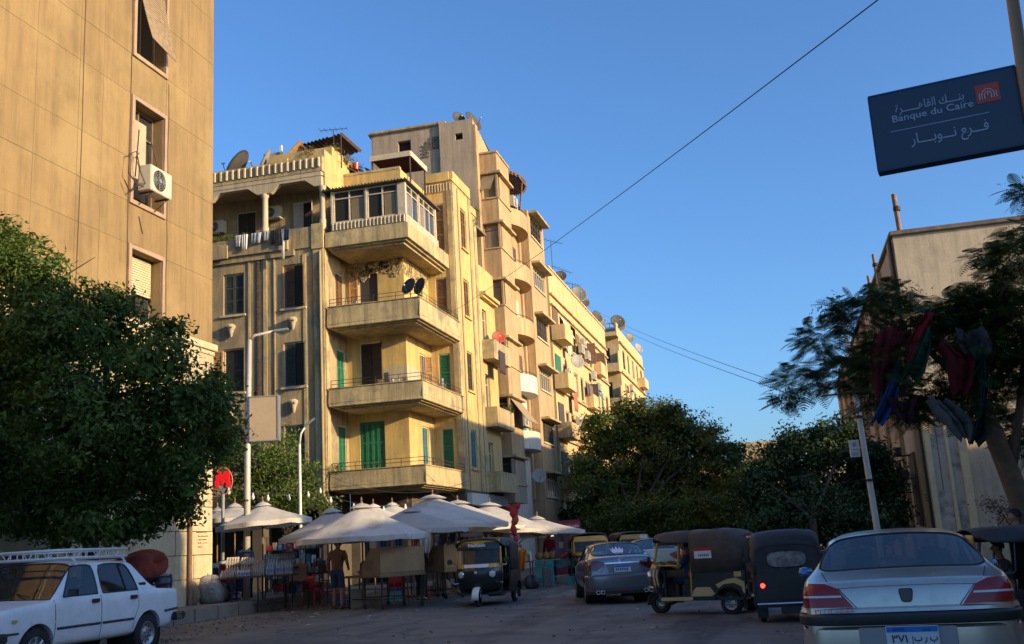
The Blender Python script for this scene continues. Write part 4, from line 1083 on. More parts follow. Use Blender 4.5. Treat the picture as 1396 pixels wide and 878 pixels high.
off_block('apartment_house', 'unseen four storey tan house at right, height set to shade the street, nearest', 14, 28, -34, 12.8, 13.2)
off_block('low_apartment_house', 'unseen two storey tan house at right, with roof blocks added to shade the street', 14, 28, 13.6, 34.5, 7.5, ((13.7, 19.59, 8.4), (19.6, 23.4, 9.6), (23.41, 24.6, 8.5)))

# distant street end
for (x0, x1, y0, h, lab, n) in ((-4.5, 1.5, 150, 13.9, 'distant pale house showing over the trees at the street end', 1), (3, 12, 170, 11.0, 'distant low cream house glimpsed through the trees', 2), (-14, -6, 165, 12.5, 'distant tan house behind the big dark tree', 3)):
 t = thing('distant_house', lab, 'building', (x0, y0, 0))
 b = MB(); w = x1 - x0; hs = [(u, u + 1.3, z, z + 1.6) for z in (3, 6, 9) if z + 2 < h for u in (0.9, 3.4, 5.9) if u + 1.5 < w]
 wall_with_holes(b, 0, w, -0.3, h, hs, 0.3); b.quad((w, 0, -.3), (w, 12, -.3), (w, 12, h), (w, 0, h)); b.quad((0, 0, -.3), (0, 0, h), (0, 12, h), (0, 12, -.3)); b.quad((0, 0, h), (w, 0, h), (w, 12, h), (0, 12, h))
 b.build('wall', plaster_b3 if n != 2 else plaster_pale, t)
 for a, c, z0, z1 in hs: window(t, Facade(0, 0, 0), a, z0, c - a, z1 - z0, 'glass', d=0.1, sill=False)

# ================================================================== TREES
def spot(px, py, depth):
 """point of the place seen at photo pixel (px, py), at a depth in metres in front of the camera"""
 v = Vector(((px - 698.0) / F_PX, -(py - 439.0) / F_PX, -1.0)) * depth
 return cam.matrix_world @ v
def leaves(name, parent, blobs, m, per_m2=260, size=0.085, clump=0.32, droop=0.3, aspect=0.42, seed=1, inner=0.35):
 """crown of small folded leaves in clumps scattered over and through the blobs (centre, radius, flatten)"""
 g = np.random.default_rng(seed)
 P, Nn, T = [], [], []
 for c, r, fl in blobs:
  c = np.array(c)
  area = 4 * pi * r * r
  n_cl = max(8, int(area / (clump * clump) * 0.95))
  d = g.normal(size=(n_cl, 3)); d /= np.linalg.norm(d, axis=1)[:, None]
  rad = r * np.where(g.random(n_cl) < inner, g.uniform(0.3, 0.85, n_cl), g.uniform(0.82, 1.10, n_cl))
  cc = c + d * rad[:, None] * np.array([1, 1, fl])
  n_l = max(10, int(per_m2 * clump * clump))
  cen = np.repeat(cc, n_l, 0); dd = np.repeat(d, n_l, 0)
  off = g.normal(size=cen.shape) * clump * 0.42
  off[:, 2] *= 0.62
  P.append(cen + off); nn = dd * 0.7 + g.normal(size=cen.shape) * 0.7; nn[:, 2] += 0.45
  Nn.append(nn); T.append(np.clip(np.repeat(g.random(n_cl), n_l) * 0.7 + g.random(len(cen)) * 0.4, 0, 1))
 P = np.concatenate(P); Nn = np.concatenate(Nn); T = np.concatenate(T)
 Nn /= np.linalg.norm(Nn, axis=1)[:, None]
 n = len(P)
 a = g.normal(size=(n, 3)); a[:, 2] -= droop
 a -= (a * Nn).sum(1)[:, None] * Nn; a /= np.linalg.norm(a, axis=1)[:, None]
 bb = np.cross(Nn, a)
 s = (size * g.uniform(0.6, 1.3, n))[:, None]
 v = np.empty((n, 4, 3))
 v[:, 0] = P - a * s * 0.5; v[:, 1] = P + bb * s * aspect * 0.5 + Nn * s * 0.08; v[:, 2] = P + a * s * 0.5; v[:, 3] = P - bb * s * aspect * 0.5 + Nn * s * 0.08
 fast_mesh(name, v, T, m, parent)
def fast_mesh(name, v, T, m, parent):
 n = len(v); me = bpy.data.meshes.new(name)
 me.vertices.add(n * 4); me.vertices.foreach_set('co', v.reshape(-1))
 me.loops.add(n * 4); me.loops.foreach_set('vertex_index', np.arange(n * 4, dtype=np.int32))
 me.polygons.add(n); me.polygons.foreach_set('loop_start', np.arange(0, n * 4, 4, dtype=np.int32)); me.polygons.foreach_set('loop_total', np.full(n, 4, dtype=np.int32))
 me.materials.append(m); me.update(calc_edges=True)
 at = me.attributes.new('tint', 'FLOAT', 'FACE'); at.data.foreach_set('value', T.astype(np.float32))
 o = link(name, me, parent)
 if parent is not None: o.matrix_parent_inverse = parent.matrix_world.inverted()
 o['kind'] = 'stuff'
 return o
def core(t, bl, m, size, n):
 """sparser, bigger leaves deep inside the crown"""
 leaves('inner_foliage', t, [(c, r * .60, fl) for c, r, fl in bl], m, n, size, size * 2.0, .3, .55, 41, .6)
bark = mat('bark_grey_brown', (0.055, 0.042, 0.032), 0.95, var=0.3, scale=5, bump=1.0, bscale=16, bdist=0.04, grime=0.3)
bark_warm = mat('bark_warm', (0.20, 0.13, 0.08), 0.9, var=0.25, scale=4, bump=0.7, bscale=14, bdist=0.03, grime=0.2)
def limbs(t, base, fork, targets, r0, r1, m, seed=0, name='trunk'):
 R = random.Random(seed); inv = t.matrix_world.inverted()
 b = MB()
 base, fork = Vector(base), Vector(fork)
 def wig(a, c, k, amp): return [a.lerp(c, i / k) + Vector((R.uniform(-amp, amp), R.uniform(-amp, amp), 0)) * (1 if 0 < i < k else 0) for i in range(k + 1)]
 p = wig(base, fork, 5, 0.06); n = len(p)
 b.tube([inv @ q for q in p], [r0 * 1.35] + [r0 + (r1 - r0) * i / (n - 1) for i in range(1, n)], 12)
 b.build(name, m, t, smooth=True)
 for tg in targets:
  tg = Vector(tg); L_ = (tg - fork).length; b = MB()
  mid = fork.lerp(tg, 0.5) + Vector((R.uniform(-.1, .1), R.uniform(-.1, .1), 0.12)) * L_ * 0.4
  q = [fork, fork.lerp(mid, .5), mid, mid.lerp(tg, .5), tg]
  b.tube([inv @ x for x in q], [r1 * 0.75, r1 * .6, r1 * .45, r1 * .3, r1 * 0.1], 7)
  for k in range(3):
   s = mid.lerp(tg, R.uniform(0, .8)); e = s + Vector((R.uniform(-1, 1), R.uniform(-1, 1), R.uniform(-.2, .7))) * L_ * 0.28
   b.tube([inv @ s, inv @ s.lerp(e, .5), inv @ e], [r1 * .25, r1 * .15, r1 * .05], 5)
  b.build('limb', m, t, smooth=True)
ficus_leaf = leaf_mat('leaf_ficus', (0.038, 0.078, 0.014), (0.11, 0.165, 0.026), 0.28)
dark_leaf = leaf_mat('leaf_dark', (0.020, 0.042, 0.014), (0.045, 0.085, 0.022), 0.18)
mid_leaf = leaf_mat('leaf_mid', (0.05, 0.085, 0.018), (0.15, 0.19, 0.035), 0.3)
light_leaf = leaf_mat('leaf_light', (0.06, 0.11, 0.02), (0.13, 0.19, 0.035), 0.3)
frond_leaf = leaf_mat('leaf_frond', (0.030, 0.060, 0.016), (0.070, 0.115, 0.028), 0.25)

def px_blobs(lst, depth, k=1.0, flat=0.85, spread=0.0, seed=0):
 R = random.Random(seed); out = []
 for px, py, r in lst:
  d = depth + R.uniform(-spread, spread)
  out.append((tuple(spot(px, py, d)), r * k * d / F_PX, flat))
 return out
# big ficus in front of the tan building
t = thing('ficus_tree', 'big dense dark green tree in front of the tan building, behind the white car', 'tree', (-13.75, 18.6, 0.45))
bl = px_blobs([(40, 372, 48), (-15, 345, 50), (95, 425, 50), (25, 470, 80), (150, 468, 62), (205, 492, 48), (100, 560, 85), (0, 600, 90), (195, 580, 75), (250, 545, 50), (275, 600, 46), (300, 560, 30), (222, 655, 52), (140, 655, 62), (60, 665, 66), (252, 640, 34), (-70, 500, 120), (-30, 680, 55), (188, 700, 30), (238, 690, 26), (298, 600, 18), (60, 440, 60), (290, 520, 22), (30, 715, 22), (110, 700, 30), (130, 722, 26), (165, 728, 20), (85, 728, 26), (195, 715, 20), (5, 330, 26), (165, 415, 26), (232, 450, 20)], 19.0, 1.0, 0.92, 1.3, 3)
leaves('crown', t, bl, ficus_leaf, 430, 0.115, 0.34, 0.5, 0.42, 3, 0.45); core(t, bl, ficus_leaf, .17, 150)
limbs(t, (-13.75, 18.6, 0.45), (-13.5, 18.4, 2.6), [b_[0] for b_ in bl[:14]], 0.17, 0.15, bark, 3)
# feathery green tree in the side street
t = thing('green_tree', 'light green tree behind the light box pole and the left hand parasols', 'tree', (-17.6, 34.6, 0.0))
bl = px_blobs([(380, 625, 30), (350, 640, 32), (402, 650, 30), (322, 662, 28), (370, 670, 34), (424, 668, 17), (338, 605, 16), (300, 640, 22), (385, 600, 18), (308, 615, 18), (400, 690, 25), (440, 690, 14)], 36.5, 1.0, 0.9, 0.8, 5)
leaves('crown', t, bl, light_leaf, 260, 0.15, 0.4, 0.4, 0.3, 5, 0.5)
limbs(t, (-17.6, 34.6, 0), (-17.4, 34.6, 2.3), [b_[0] for b_ in bl[:7]], 0.14, 0.11, bark, 4)
# big tree mid street
t = thing('street_tree', 'large dark tree with a sunlit top in front of the ochre block', 'tree', (-8.7, 59.5, 0.1))
bl = px_blobs([(885, 585, 46), (832, 600, 44), (930, 592, 40), (962, 612, 38), (992, 634, 30), (900, 645, 66), (835, 660, 46), (804, 640, 32), (955, 672, 50), (885, 695, 48), (1003, 672, 24), (806, 690, 30), (860, 560, 24), (912, 560, 22), (1000, 612, 14), (940, 712, 36), (985, 705, 30), (815, 575, 20), (845, 710, 36), (870, 722, 30), (905, 724, 30), (930, 730, 26), (965, 728, 24), (825, 725, 22), (1008, 722, 18), (880, 650, 50), (920, 690, 45)], 62, 1.0, 0.85, 2.0, 6)
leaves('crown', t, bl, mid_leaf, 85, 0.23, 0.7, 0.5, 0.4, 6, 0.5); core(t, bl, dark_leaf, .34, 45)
bl += px_blobs([(830, 700, 30), (862, 705, 34), (900, 702, 38), (938, 702, 36), (975, 695, 34), (1005, 690, 22), (800, 715, 22), (790, 660, 16), (795, 625, 16), (1012, 650, 16)], 58, 1, .85, .8, 8)
leaves('low_foliage', t, bl[-10:], mid_leaf, 85, .23, .7, .5, .4, 16, .5)
limbs(t, (-8.7, 59.5, 0.1), (-8.2, 59.3, 2.4), [b_[0] for b_ in bl[:6]], 0.24, 0.17, bark, 5)
# dark tree right
t = thing('dark_round_tree', 'dense blackish green tree left of the sand coloured building, behind the rickshaws', 'tree', (0.9, 36.5, -0.03))
bl = px_blobs([(1110, 618, 46), (1150, 605, 40), (1065, 636, 40), (1035, 652, 30), (1180, 640, 42), (1204, 668, 28), (1100, 675, 56), (1160, 685, 50), (1045, 690, 38), (1080, 600, 20), (1212, 705, 22), (1125, 590, 20), (1195, 620, 18), (1090, 712, 36), (1110, 725, 30), (1150, 722, 30), (1070, 730, 24), (1190, 722, 24), (1225, 715, 18), (1225, 690, 16), (1218, 655, 14), (1030, 722, 22)], 37.5, 1.0, 0.9, 1.0, 7)
leaves('crown', t, bl, dark_leaf, 150, 0.17, 0.5, 0.4, 0.45, 7, 0.5); core(t, bl, dark_leaf, .26, 70)
bl += px_blobs([(1060, 705, 26), (1090, 700, 30), (1125, 700, 32), (1160, 702, 30), (1190, 700, 24), (1040, 715, 20), (1110, 680, 30)], 35.3, 1, .9, .5, 9)
leaves('low_foliage', t, bl[-7:], dark_leaf, 150, .17, .5, .4, .45, 17, .5)
limbs(t, (0.9, 36.5, -0.05), (0.95, 36.4, 1.8), [b_[0] for b_ in bl[:5]], 0.2, 0.12, bark, 6)
# further trees closing the street
for i, (lst, d, lab, base) in enumerate((
 ([(1022, 660, 24), (1005, 640, 18), (1040, 640, 22), (1012, 690, 22), (1055, 620, 14), (1035, 700, 20)], 75, 'smaller tree between the two big dark ones, further down the street', (1020, 0)),
 ([(985, 700, 24), (960, 690, 30), (930, 705, 28), (900, 712, 26), (1003, 716, 14)], 85, 'low far trees closing off the street behind the traffic', (950, 0)),
 ([(800, 712, 24), (780, 705, 18), (830, 705, 26), (860, 715, 22)], 62, 'dark shrubby tree at the foot of the ochre block', (815, 0)))):
 g0 = spot(base[0], 720, d)
 t = thing('background_tree', lab, 'tree', (g0.x, g0.y, 0.0))
 bl = px_blobs(lst, d, 1.0, 0.9, 2.0, 11 + i)
 leaves('crown', t, bl, dark_leaf if i else mid_leaf, 60, 0.28, 0.8, 0.4, 0.45, 11 + i, 0.5); core(t, bl, dark_leaf, .4, 25)
 limbs(t, (g0.x, g0.y, 0), (g0.x, g0.y, 2.2), [b_[0] for b_ in bl[:4]], 0.2, 0.15, bark, 7 + i)

def fronds(name, parent, blobs, m, n_per_m3=30, L=0.42, seed=2):
 """feathery compound leaves: a drooping rachis with paired pinnae"""
 g = np.random.default_rng(seed); Q, T = [], []
 for c, r, fl in blobs:
  n = int(n_per_m3 * r * r * 4)
  for _ in range(n):
   d = g.normal(size=3); d /= np.linalg.norm(d); p = np.array(c) + d * r * g.uniform(0.35, 1.05) * np.array([1, 1, fl])
   o = d * 0.7 + g.normal(size=3) * 0.5; o[2] = o[2] * 0.35 - 0.05; o /= np.linalg.norm(o)
   side = np.cross(o, [0, 0, 1]); side /= np.linalg.norm(side) + 1e-9; up = np.cross(side, o)
   tilt = g.uniform(-0.5, 0.5); side = side * cos(tilt) + up * sin(tilt)
   LL = L * g.uniform(0.7, 1.25); k = 11; tint = g.random()
   q = []
   for i in range(k):
    f = (i + 0.6) / k; base = p + o * LL * f + np.array([0, 0, -0.22 * LL * f * f])
    w = 0.34 * LL * (sin(pi * min(1, f * 0.85 + 0.15)) ** 0.7)
    for s in (-1, 1):
     tip = base + side * s * w + o * w * 0.35 + np.array([0, 0, -0.12 * w])
     th = o * LL / k * 0.50
     q.append([base - th * 0.6, base + th * 0.6, tip + th * 0.45, tip - th * 0.3])
   e = p + o * LL + np.array([0, 0, -0.22 * LL])
   q.append([p - side * 0.004, p + side * 0.004, e + side * 0.002, e - side * 0.002])
   Q.extend(q); T.extend([tint] * len(q))
 return fast_mesh(name, np.array(Q), np.array(T), m, parent)
t = thing('feathery_tree', 'feathery leaved tree at the right edge with rags caught in its branches', 'tree', (4.9, 17.4, -0.1))
DP = 17.0
lst = [(1172, 425, 40), (1115, 462, 34), (1085, 515, 30), (1145, 510, 42), (1215, 405, 30), (1252, 440, 40), (1300, 462, 48), (1200, 490, 50), (1262, 540, 46), (1340, 425, 50), (1385, 350, 40), (1345, 350, 20), (1400, 262, 24), (1372, 500, 55), (1400, 590, 45), (1075, 545, 18), (1398, 430, 50), (1320, 560, 34), (1230, 560, 30), (1180, 545, 24), (1400, 320, 30), (1300, 420, 30), (1140, 420, 16), (1360, 400, 40), (1330, 480, 42), (1390, 470, 42), (1290, 430, 30), (1350, 540, 36)]
bl = px_blobs(lst, DP, 1.0, 0.7, 1.0, 9)
fronds('crown', t, bl, frond_leaf, 175, 0.30, 2)
leaves('inner_foliage', t, [(c, r * .8, fl) for c, r, fl in bl[4:]], frond_leaf, 420, 0.07, 0.3, 0.3, 0.3, 12, 0.6)
inv = t.matrix_world.inverted()
S_ = lambda px, py, d=DP: inv @ spot(px, py, d)
b = MB(); b.tube([S_(1432, 800), S_(1405, 720), S_(1378, 650), S_(1352, 585), S_(1335, 545), S_(1328, 500)], [0.24, 0.19, 0.17, 0.155, 0.13, 0.10], 12); b.build('trunk', bark_warm, t, smooth=True)
for pts, r in (([(1352, 585), (1330, 540), (1290, 500), (1240, 455), (1190, 430)], .09), ([(1335, 545), (1300, 480), (1262, 440), (1235, 445), (1195, 480), (1130, 500)], .06), ([(1378, 650), (1390, 560), (1400, 450), (1400, 330)], .09), ([(1328, 500), (1345, 440), (1380, 370)], .06), ([(1330, 530), (1270, 545), (1200, 530), (1120, 540)], .05), ([(1322, 470), (1300, 480), (1285, 505), (1290, 540)], .02), ([(1362, 470), (1372, 500), (1376, 520)], 0.02)):
 b = MB(); n = len(pts); b.tube([S_(x, y) for x, y in pts], [r * (1 - 0.75 * i / (n - 1)) for i in range(n)], 8); b.build('limb', bark_warm, t, smooth=True)
# rags
def rag(label, pts, m, seed=0, fold=5):
 """cloth hanging between left and right edge poly-lines (px), with folds"""
 g = random.Random(seed); n = len(pts); W_ = 14
 P = []
 ph = g.uniform(0, 6)
 for i in range(n - 1):
  for s in range(6):
   f = s / 6; y = pts[i][2] * (1 - f) + pts[i + 1][2] * f; xl = pts[i][0] * (1 - f) + pts[i + 1][0] * f; xr = pts[i][1] * (1 - f) + pts[i + 1][1] * f
   P.append([spot(xl + (xr - xl) * k / W_, y + 4 * sin(k * 0.5 + ph) + 2 * sin(k * 1.3 + i), DP - 1.2 + 0.07 * sin(k * 2.2 * pi / W_ + ph + i * 0.9) + 0.05 * sin(k * 1.1 + i * .7 + ph)) for k in range(W_ + 1)])
 c = P[0][W_ // 2].copy()
 b = MB(); b.grid([[q - c for q in row] for row in P])
 me_o = b.build('hanging_rag', m, None, smooth=True, M=Matrix.Translation(c))
 sm = me_o.modifiers.new('s', 'SOLIDIFY'); sm.thickness = 0.012
 return tag(me_o, label, 'cloth', 'rags hanging in the feathery tree')
cl = lambda n, c: mat(n, c, 0.95, var=0.25, scale=5, bump=0.3, grime=0.2, ttr=0.3)
rag('maroon rag, leftmost of those hanging in the feathery tree', [(1192, 1232, 450), (1186, 1228, 480), (1190, 1212, 510), (1196, 1206, 545)], cl('cloth_maroon', (0.16, 0.015, 0.025)), 1)
rag('bright red twisted rag at the top of the tangle', [(1262, 1272, 428), (1250, 1268, 442), (1236, 1256, 470), (1230, 1246, 500)], cl('cloth_red', (0.33, 0.015, 0.03)), 2)
rag('dark green rag hanging from the bent branch', [(1260, 1270, 450), (1244, 1268, 475), (1230, 1262, 500), (1226, 1250, 520)], cl('cloth_green', (0.015, 0.10, 0.055)), 3)
rag('blue rag trailing down to the left over the lamp pole', [(1218, 1228, 500), (1208, 1226, 525), (1198, 1218, 550), (1182, 1200, 582)], cl('cloth_blue', (0.02, 0.09, 0.28)), 4)
rag('dark purple torn rag beside the blue one', [(1210, 1252, 545), (1216, 1246, 560), (1234, 1244, 578)], cl('cloth_purple', (0.06, 0.02, 0.03)), 5)
rag('grey brown rag over the fork of the branches', [(1302, 1340, 450), (1305, 1352, 470), (1318, 1358, 490)], cl('cloth_grey', (0.08, 0.07, 0.07)), 6)
rag('dark red wide rag in the middle of the crown', [(1276, 1300, 470), (1290, 1330, 490), (1295, 1325, 520), (1302, 1316, 540)], cl('cloth_wine', (0.17, 0.012, 0.015)), 7)
rag('long dark teal rag ending in a black tip', [(1334, 1346, 480), (1336, 1348, 520), (1334, 1344, 560), (1324, 1346, 592), (1322, 1332, 606)], cl('cloth_teal', (0.010, 0.035, 0.045)), 8)
rag('dirty white sheet sagging under the crown', [(1262, 1290, 545), (1272, 1312, 560), (1290, 1328, 578), (1314, 1326, 604)], cl('cloth_dirty_white', (0.17, 0.16, 0.15)), 9)
# flowering shrub and its wall foot
t = thing('flowering_shrub', 'pinkish leaved flowering shrub at the right edge before the sand coloured wall', 'shrub', (spot(1385, 720, 26).x, spot(1385, 720, 26).y, -0.1))
bl = px_blobs([(1380, 700, 22), (1362, 692, 14), (1396, 690, 20), (1370, 712, 18), (1395, 715, 18), (1348, 688, 6)], 26, 1.0, 0.9, 0.3, 4)
leaves('crown', t, bl, leaf_mat('leaf_pinkish', (0.07, 0.075, 0.03), (0.22, 0.12, 0.09), 0.3), 150, 0.09, 0.3, 0.3, 0.4, 14, 0.5)
limbs(t, (t.location.x, t.location.y, -0.1), (t.location.x, t.location.y, 0.8), [b_[0] for b_ in bl[:4]], 0.05, 0.04, bark, 9)
# ================================================================== VEHICLES
black_rub = mat('black_rubber', (0.018, 0.018, 0.019), 0.7, var=0.2, scale=9)
tyre_m = mat('tyre_rubber', (0.022, 0.021, 0.021), 0.85, var=0.25, scale=12, bump=0.3, bscale=60, grime=0.2)
black_pl = mat('black_plastic', (0.03, 0.03, 0.032), 0.45, var=0.15, scale=6, grime=0.2)
chrome = mat('chrome', (0.75, 0.75, 0.76), 0.16, metal=1.0, var=0.05)
rim_m = mat('rim_steel', (0.42, 0.43, 0.44), 0.4, metal=0.7, var=0.15, scale=10, grime=0.2)
car_glass = glass_mat('car_glass', (0.012, 0.015, 0.019), 0.03, alpha=.62)
red_lens = mat('tail_lens_red', (0.30, 0.005, 0.007), 0.25, spec=0.5, coat=0.25, var=0.15, scale=20)
red_lens_dk = mat('tail_lens_dark_red', (0.10, 0.006, 0.010), 0.12, spec=0.7, coat=0.8, var=0.2, scale=20)
clear_lens = mat('lens_clear', (0.62, 0.62, 0.60), 0.12, spec=0.8, coat=0.8)
white_pl = mat('plate_white', (0.62, 0.64, 0.66), 0.5, var=0.03)
blue_pl = mat('plate_blue', (0.01, 0.16, 0.52), 0.5)
ink = mat('ink_black', (0.02, 0.02, 0.02), 0.6)
red_lit = mat('brake_lamp_lit', (1.0, 0.05, 0.03), 0.3, emit=2.2)

def car_shell(st, paint, lvl=2, crease_rows=(), crease_st=(), glass_faces=(), arches=(), arch_r=0.36, W=0.88):
 """st: list of stations, each ([y]*9 or y, 9 (x,z) rows). Closed cage -> subsurf -> wheel arches cut -> mesh split by material"""
 ring = 16
 vs, fs, mi = [], [], []
 for ys, rows in st:
  if not isinstance(ys, (list, tuple)): ys = [ys] * 9
  r = [(rows[i][0], ys[i], rows[i][1]) for i in range(9)]
  full = [r[0]] + r[1:8] + [r[8]] + [(-r[i][0], r[i][1], r[i][2]) for i in range(7, 0, -1)]
  vs += full
 def band(k): return k if k < 8 else 15 - k      # which row-gap a ring face belongs to
 for s in range(len(st) - 1):
  for k in range(ring):
   k2 = (k + 1) % ring
   fs.append((s * ring + k, s * ring + k2, (s + 1) * ring + k2, (s + 1) * ring + k))
   mi.append(1 if (s, band(k)) in glass_faces else 0)
 for base, flip in ((0, True), ((len(st) - 1) * ring, False)):
  q = [(0, 1, 15)] + [(i, i + 1, 16 - i - 1, 16 - i) for i in range(1, 7)] + [(7, 8, 9)]
  for f in q:
   f = tuple(base + i for i in f)
   fs.append(f[::-1] if not flip else f); mi.append(0)
 me = bpy.data.meshes.new('cage'); me.from_pydata(vs, [], fs); me.polygons.foreach_set('material_index', mi)
 me.materials.append(paint); me.materials.append(car_glass)
 bm = bmesh.new(); bm.from_mesh(me); bmesh.ops.recalc_face_normals(bm, faces=bm.faces)
 cl = bm.edges.layers.float.get('crease_edge') or bm.edges.layers.float.new('crease_edge')
 bm.verts.ensure_lookup_table()
 for e in bm.edges:
  a, c = e.verts[0].index, e.verts[1].index
  sa, sc, ka, kc = a // ring, c // ring, a % ring, c % ring
  ra, rc = min(ka, 16 - ka if ka else 0), min(kc, 16 - kc if kc else 0)
  for r_, v in crease_rows:
   if ra == r_ and rc == r_ and sa != sc: e[cl] = max(e[cl], v)
  for s_, v in crease_st:
   if sa == s_ and sc == s_: e[cl] = max(e[cl], v)
  gl = [f.material_index for f in e.link_faces]
  if len(gl) == 2 and gl[0] != gl[1]: e[cl] = max(e[cl], 0.75)
 bm.to_mesh(me); bm.free()
 o = link('body', me); m = o.modifiers.new('s', 'SUBSURF'); m.levels = lvl; m.render_levels = lvl
 me = eval_mesh(o); o = link('body', me)
 cutters = []
 for y, z in arches:
  for s in (-1, 1):
   b = MB(); b.cyl((s * (W - 0.30), y, z), (s * (W + 0.3), y, z), arch_r, 40)
   c = b.build('cutter', paint, fix=True); cutters.append(c)
   m = o.modifiers.new('b', 'BOOLEAN'); m.object = c; m.operation = 'DIFFERENCE'; m.solver = 'EXACT'
 me = eval_mesh(o)
 for c in cutters: d = c.data; bpy.data.objects.remove(c); bpy.data.meshes.remove(d)
 # split
 bm = bmesh.new(); bm.from_mesh(me); bvh = BVHTree.FromBMesh(bm)
 gf = [f for f in bm.faces if f.material_index == 1]; seen = set(); comps = []
 for f in gf:
  if f in seen: continue
  stack = [f]; comp = []; seen.add(f)
  while stack:
   g = stack.pop(); comp.append(g)
   for e in g.edges:
    for h in e.link_faces:
     if h.material_index == 1 and h not in seen: seen.add(h); stack.append(h)
  comps.append([[v.co.copy() for v in g.verts] for g in comp])
 bound = [(e.verts[0].co.copy(), e.verts[1].co.copy()) for e in bm.edges if len(e.link_faces) == 2 and e.link_faces[0].material_index != e.link_faces[1].material_index]
 bmesh.ops.delete(bm, geom=gf, context='FACES')
 bm.to_mesh(me); bm.free()
 me.polygons.foreach_set('material_index', [0] * len(me.polygons))
 me.polygons.foreach_set('use_smooth', [True] * len(me.polygons))
 try: me.set_sharp_from_angle(angle=radians(38))
 except Exception: pass
 return me, comps, bound, bvh

def glass_parts(t, comps, bound):
 for comp in comps:
  ec = {}
  for poly in comp:
   for i in range(len(poly)):
    k = tuple(sorted((tuple(round(q, 4) for q in poly[i]), tuple(round(q, 4) for q in poly[i - 1])))); ec[k] = ec.get(k, 0) + 1
  b = MB(); idx = {}
  for poly in comp:
   f = []
   for c in poly:
    k = (round(c.x, 4), round(c.y, 4), round(c.z, 4))
    if k not in idx: idx[k] = len(b.v); b.v.append(tuple(c))
    f.append(idx[k])
   b.f.append(tuple(f)); b.mi.append(0)
  cx = sum(v[0] for v in b.v) / len(b.v); cy = sum(v[1] for v in b.v) / len(b.v)
  nm = 'side_window' if abs(cx) > 0.4 else ('windshield' if cy > 0 else 'rear_window')
  g_ = b.build(nm, car_glass, t, smooth=True)
  b = MB()
  for (a, c), n_ in ec.items():
   if n_ == 1: b.tube([a, c], 0.011, 4, False)
  b.build('window_seal', black_rub, g_)

def drape(bvh, pts, axis, off=0.004):
 """project points along an axis ('x+', 'x-', 'y+') on to the body"""
 out = []
 for p in pts:
  p = Vector(p)
  d = {'x+': Vector((-1, 0, 0)), 'x-': Vector((1, 0, 0)), 'y-': Vector((0, 1, 0)), 'y+': Vector((0, -1, 0)), 'z': Vector((0, 0, -1))}[axis]
  o = p - d * 3
  h = bvh.ray_cast(o, d)
  if h[0] is not None:
   n = h[1] if h[1].dot(d) < 0 else -h[1]
   out.append(h[0] + n * off)
  else: out.append(p)
 return out
def densify(pts, step=0.06):
 out = [Vector(pts[0])]
 for a, c in zip(pts, pts[1:]):
  a, c = Vector(a), Vector(c); n = max(1, int((c - a).length / step))
  out += [a.lerp(c, (i + 1) / n) for i in range(n)]
 return out
def line_on(t, bvh, pts, axis, r=0.005, m=None, name='door_seam', off=0.0):
 b = MB(); b.tube(drape(bvh, densify(pts), axis, off), r, 5); return b.build(name, m or black_rub, t)
def patch_on(t, bvh, bot, top, axis, m, name, off=0.012, n=14, k=6):
 """curved patch between two edge lines (lists of points), draped; with a skirt so that it has thickness"""
 def samp(pl, f):
  pl = [Vector(p) for p in pl]; L_ = [0]
  for a, c in zip(pl, pl[1:]): L_.append(L_[-1] + (c - a).length)
  s = f * L_[-1]
  for i in range(len(pl) - 1):
   if s <= L_[i + 1] + 1e-9: return pl[i].lerp(pl[i + 1], (s - L_[i]) / max(1e-9, L_[i + 1] - L_[i]))
  return pl[-1]
 P = [[samp(bot, i / n).lerp(samp(top, i / n), j / k) for i in range(n + 1)] for j in range(k + 1)]
 Q = [drape(bvh, row, axis, off) for row in P]; Z = [drape(bvh, row, axis, -0.01) for row in P]
 b = MB(); b.grid(Q)
 ed = [(0, i) for i in range(n + 1)] + [(j, n) for j in range(1, k + 1)] + [(k, i) for i in range(n - 1, -1, -1)] + [(j, 0) for j in range(k - 1, -1, -1)]
 b.grid([[Q[j][i] for j, i in ed], [Z[j][i] for j, i in ed]])
 return b.build(name, m, t, smooth=False, angle=40)

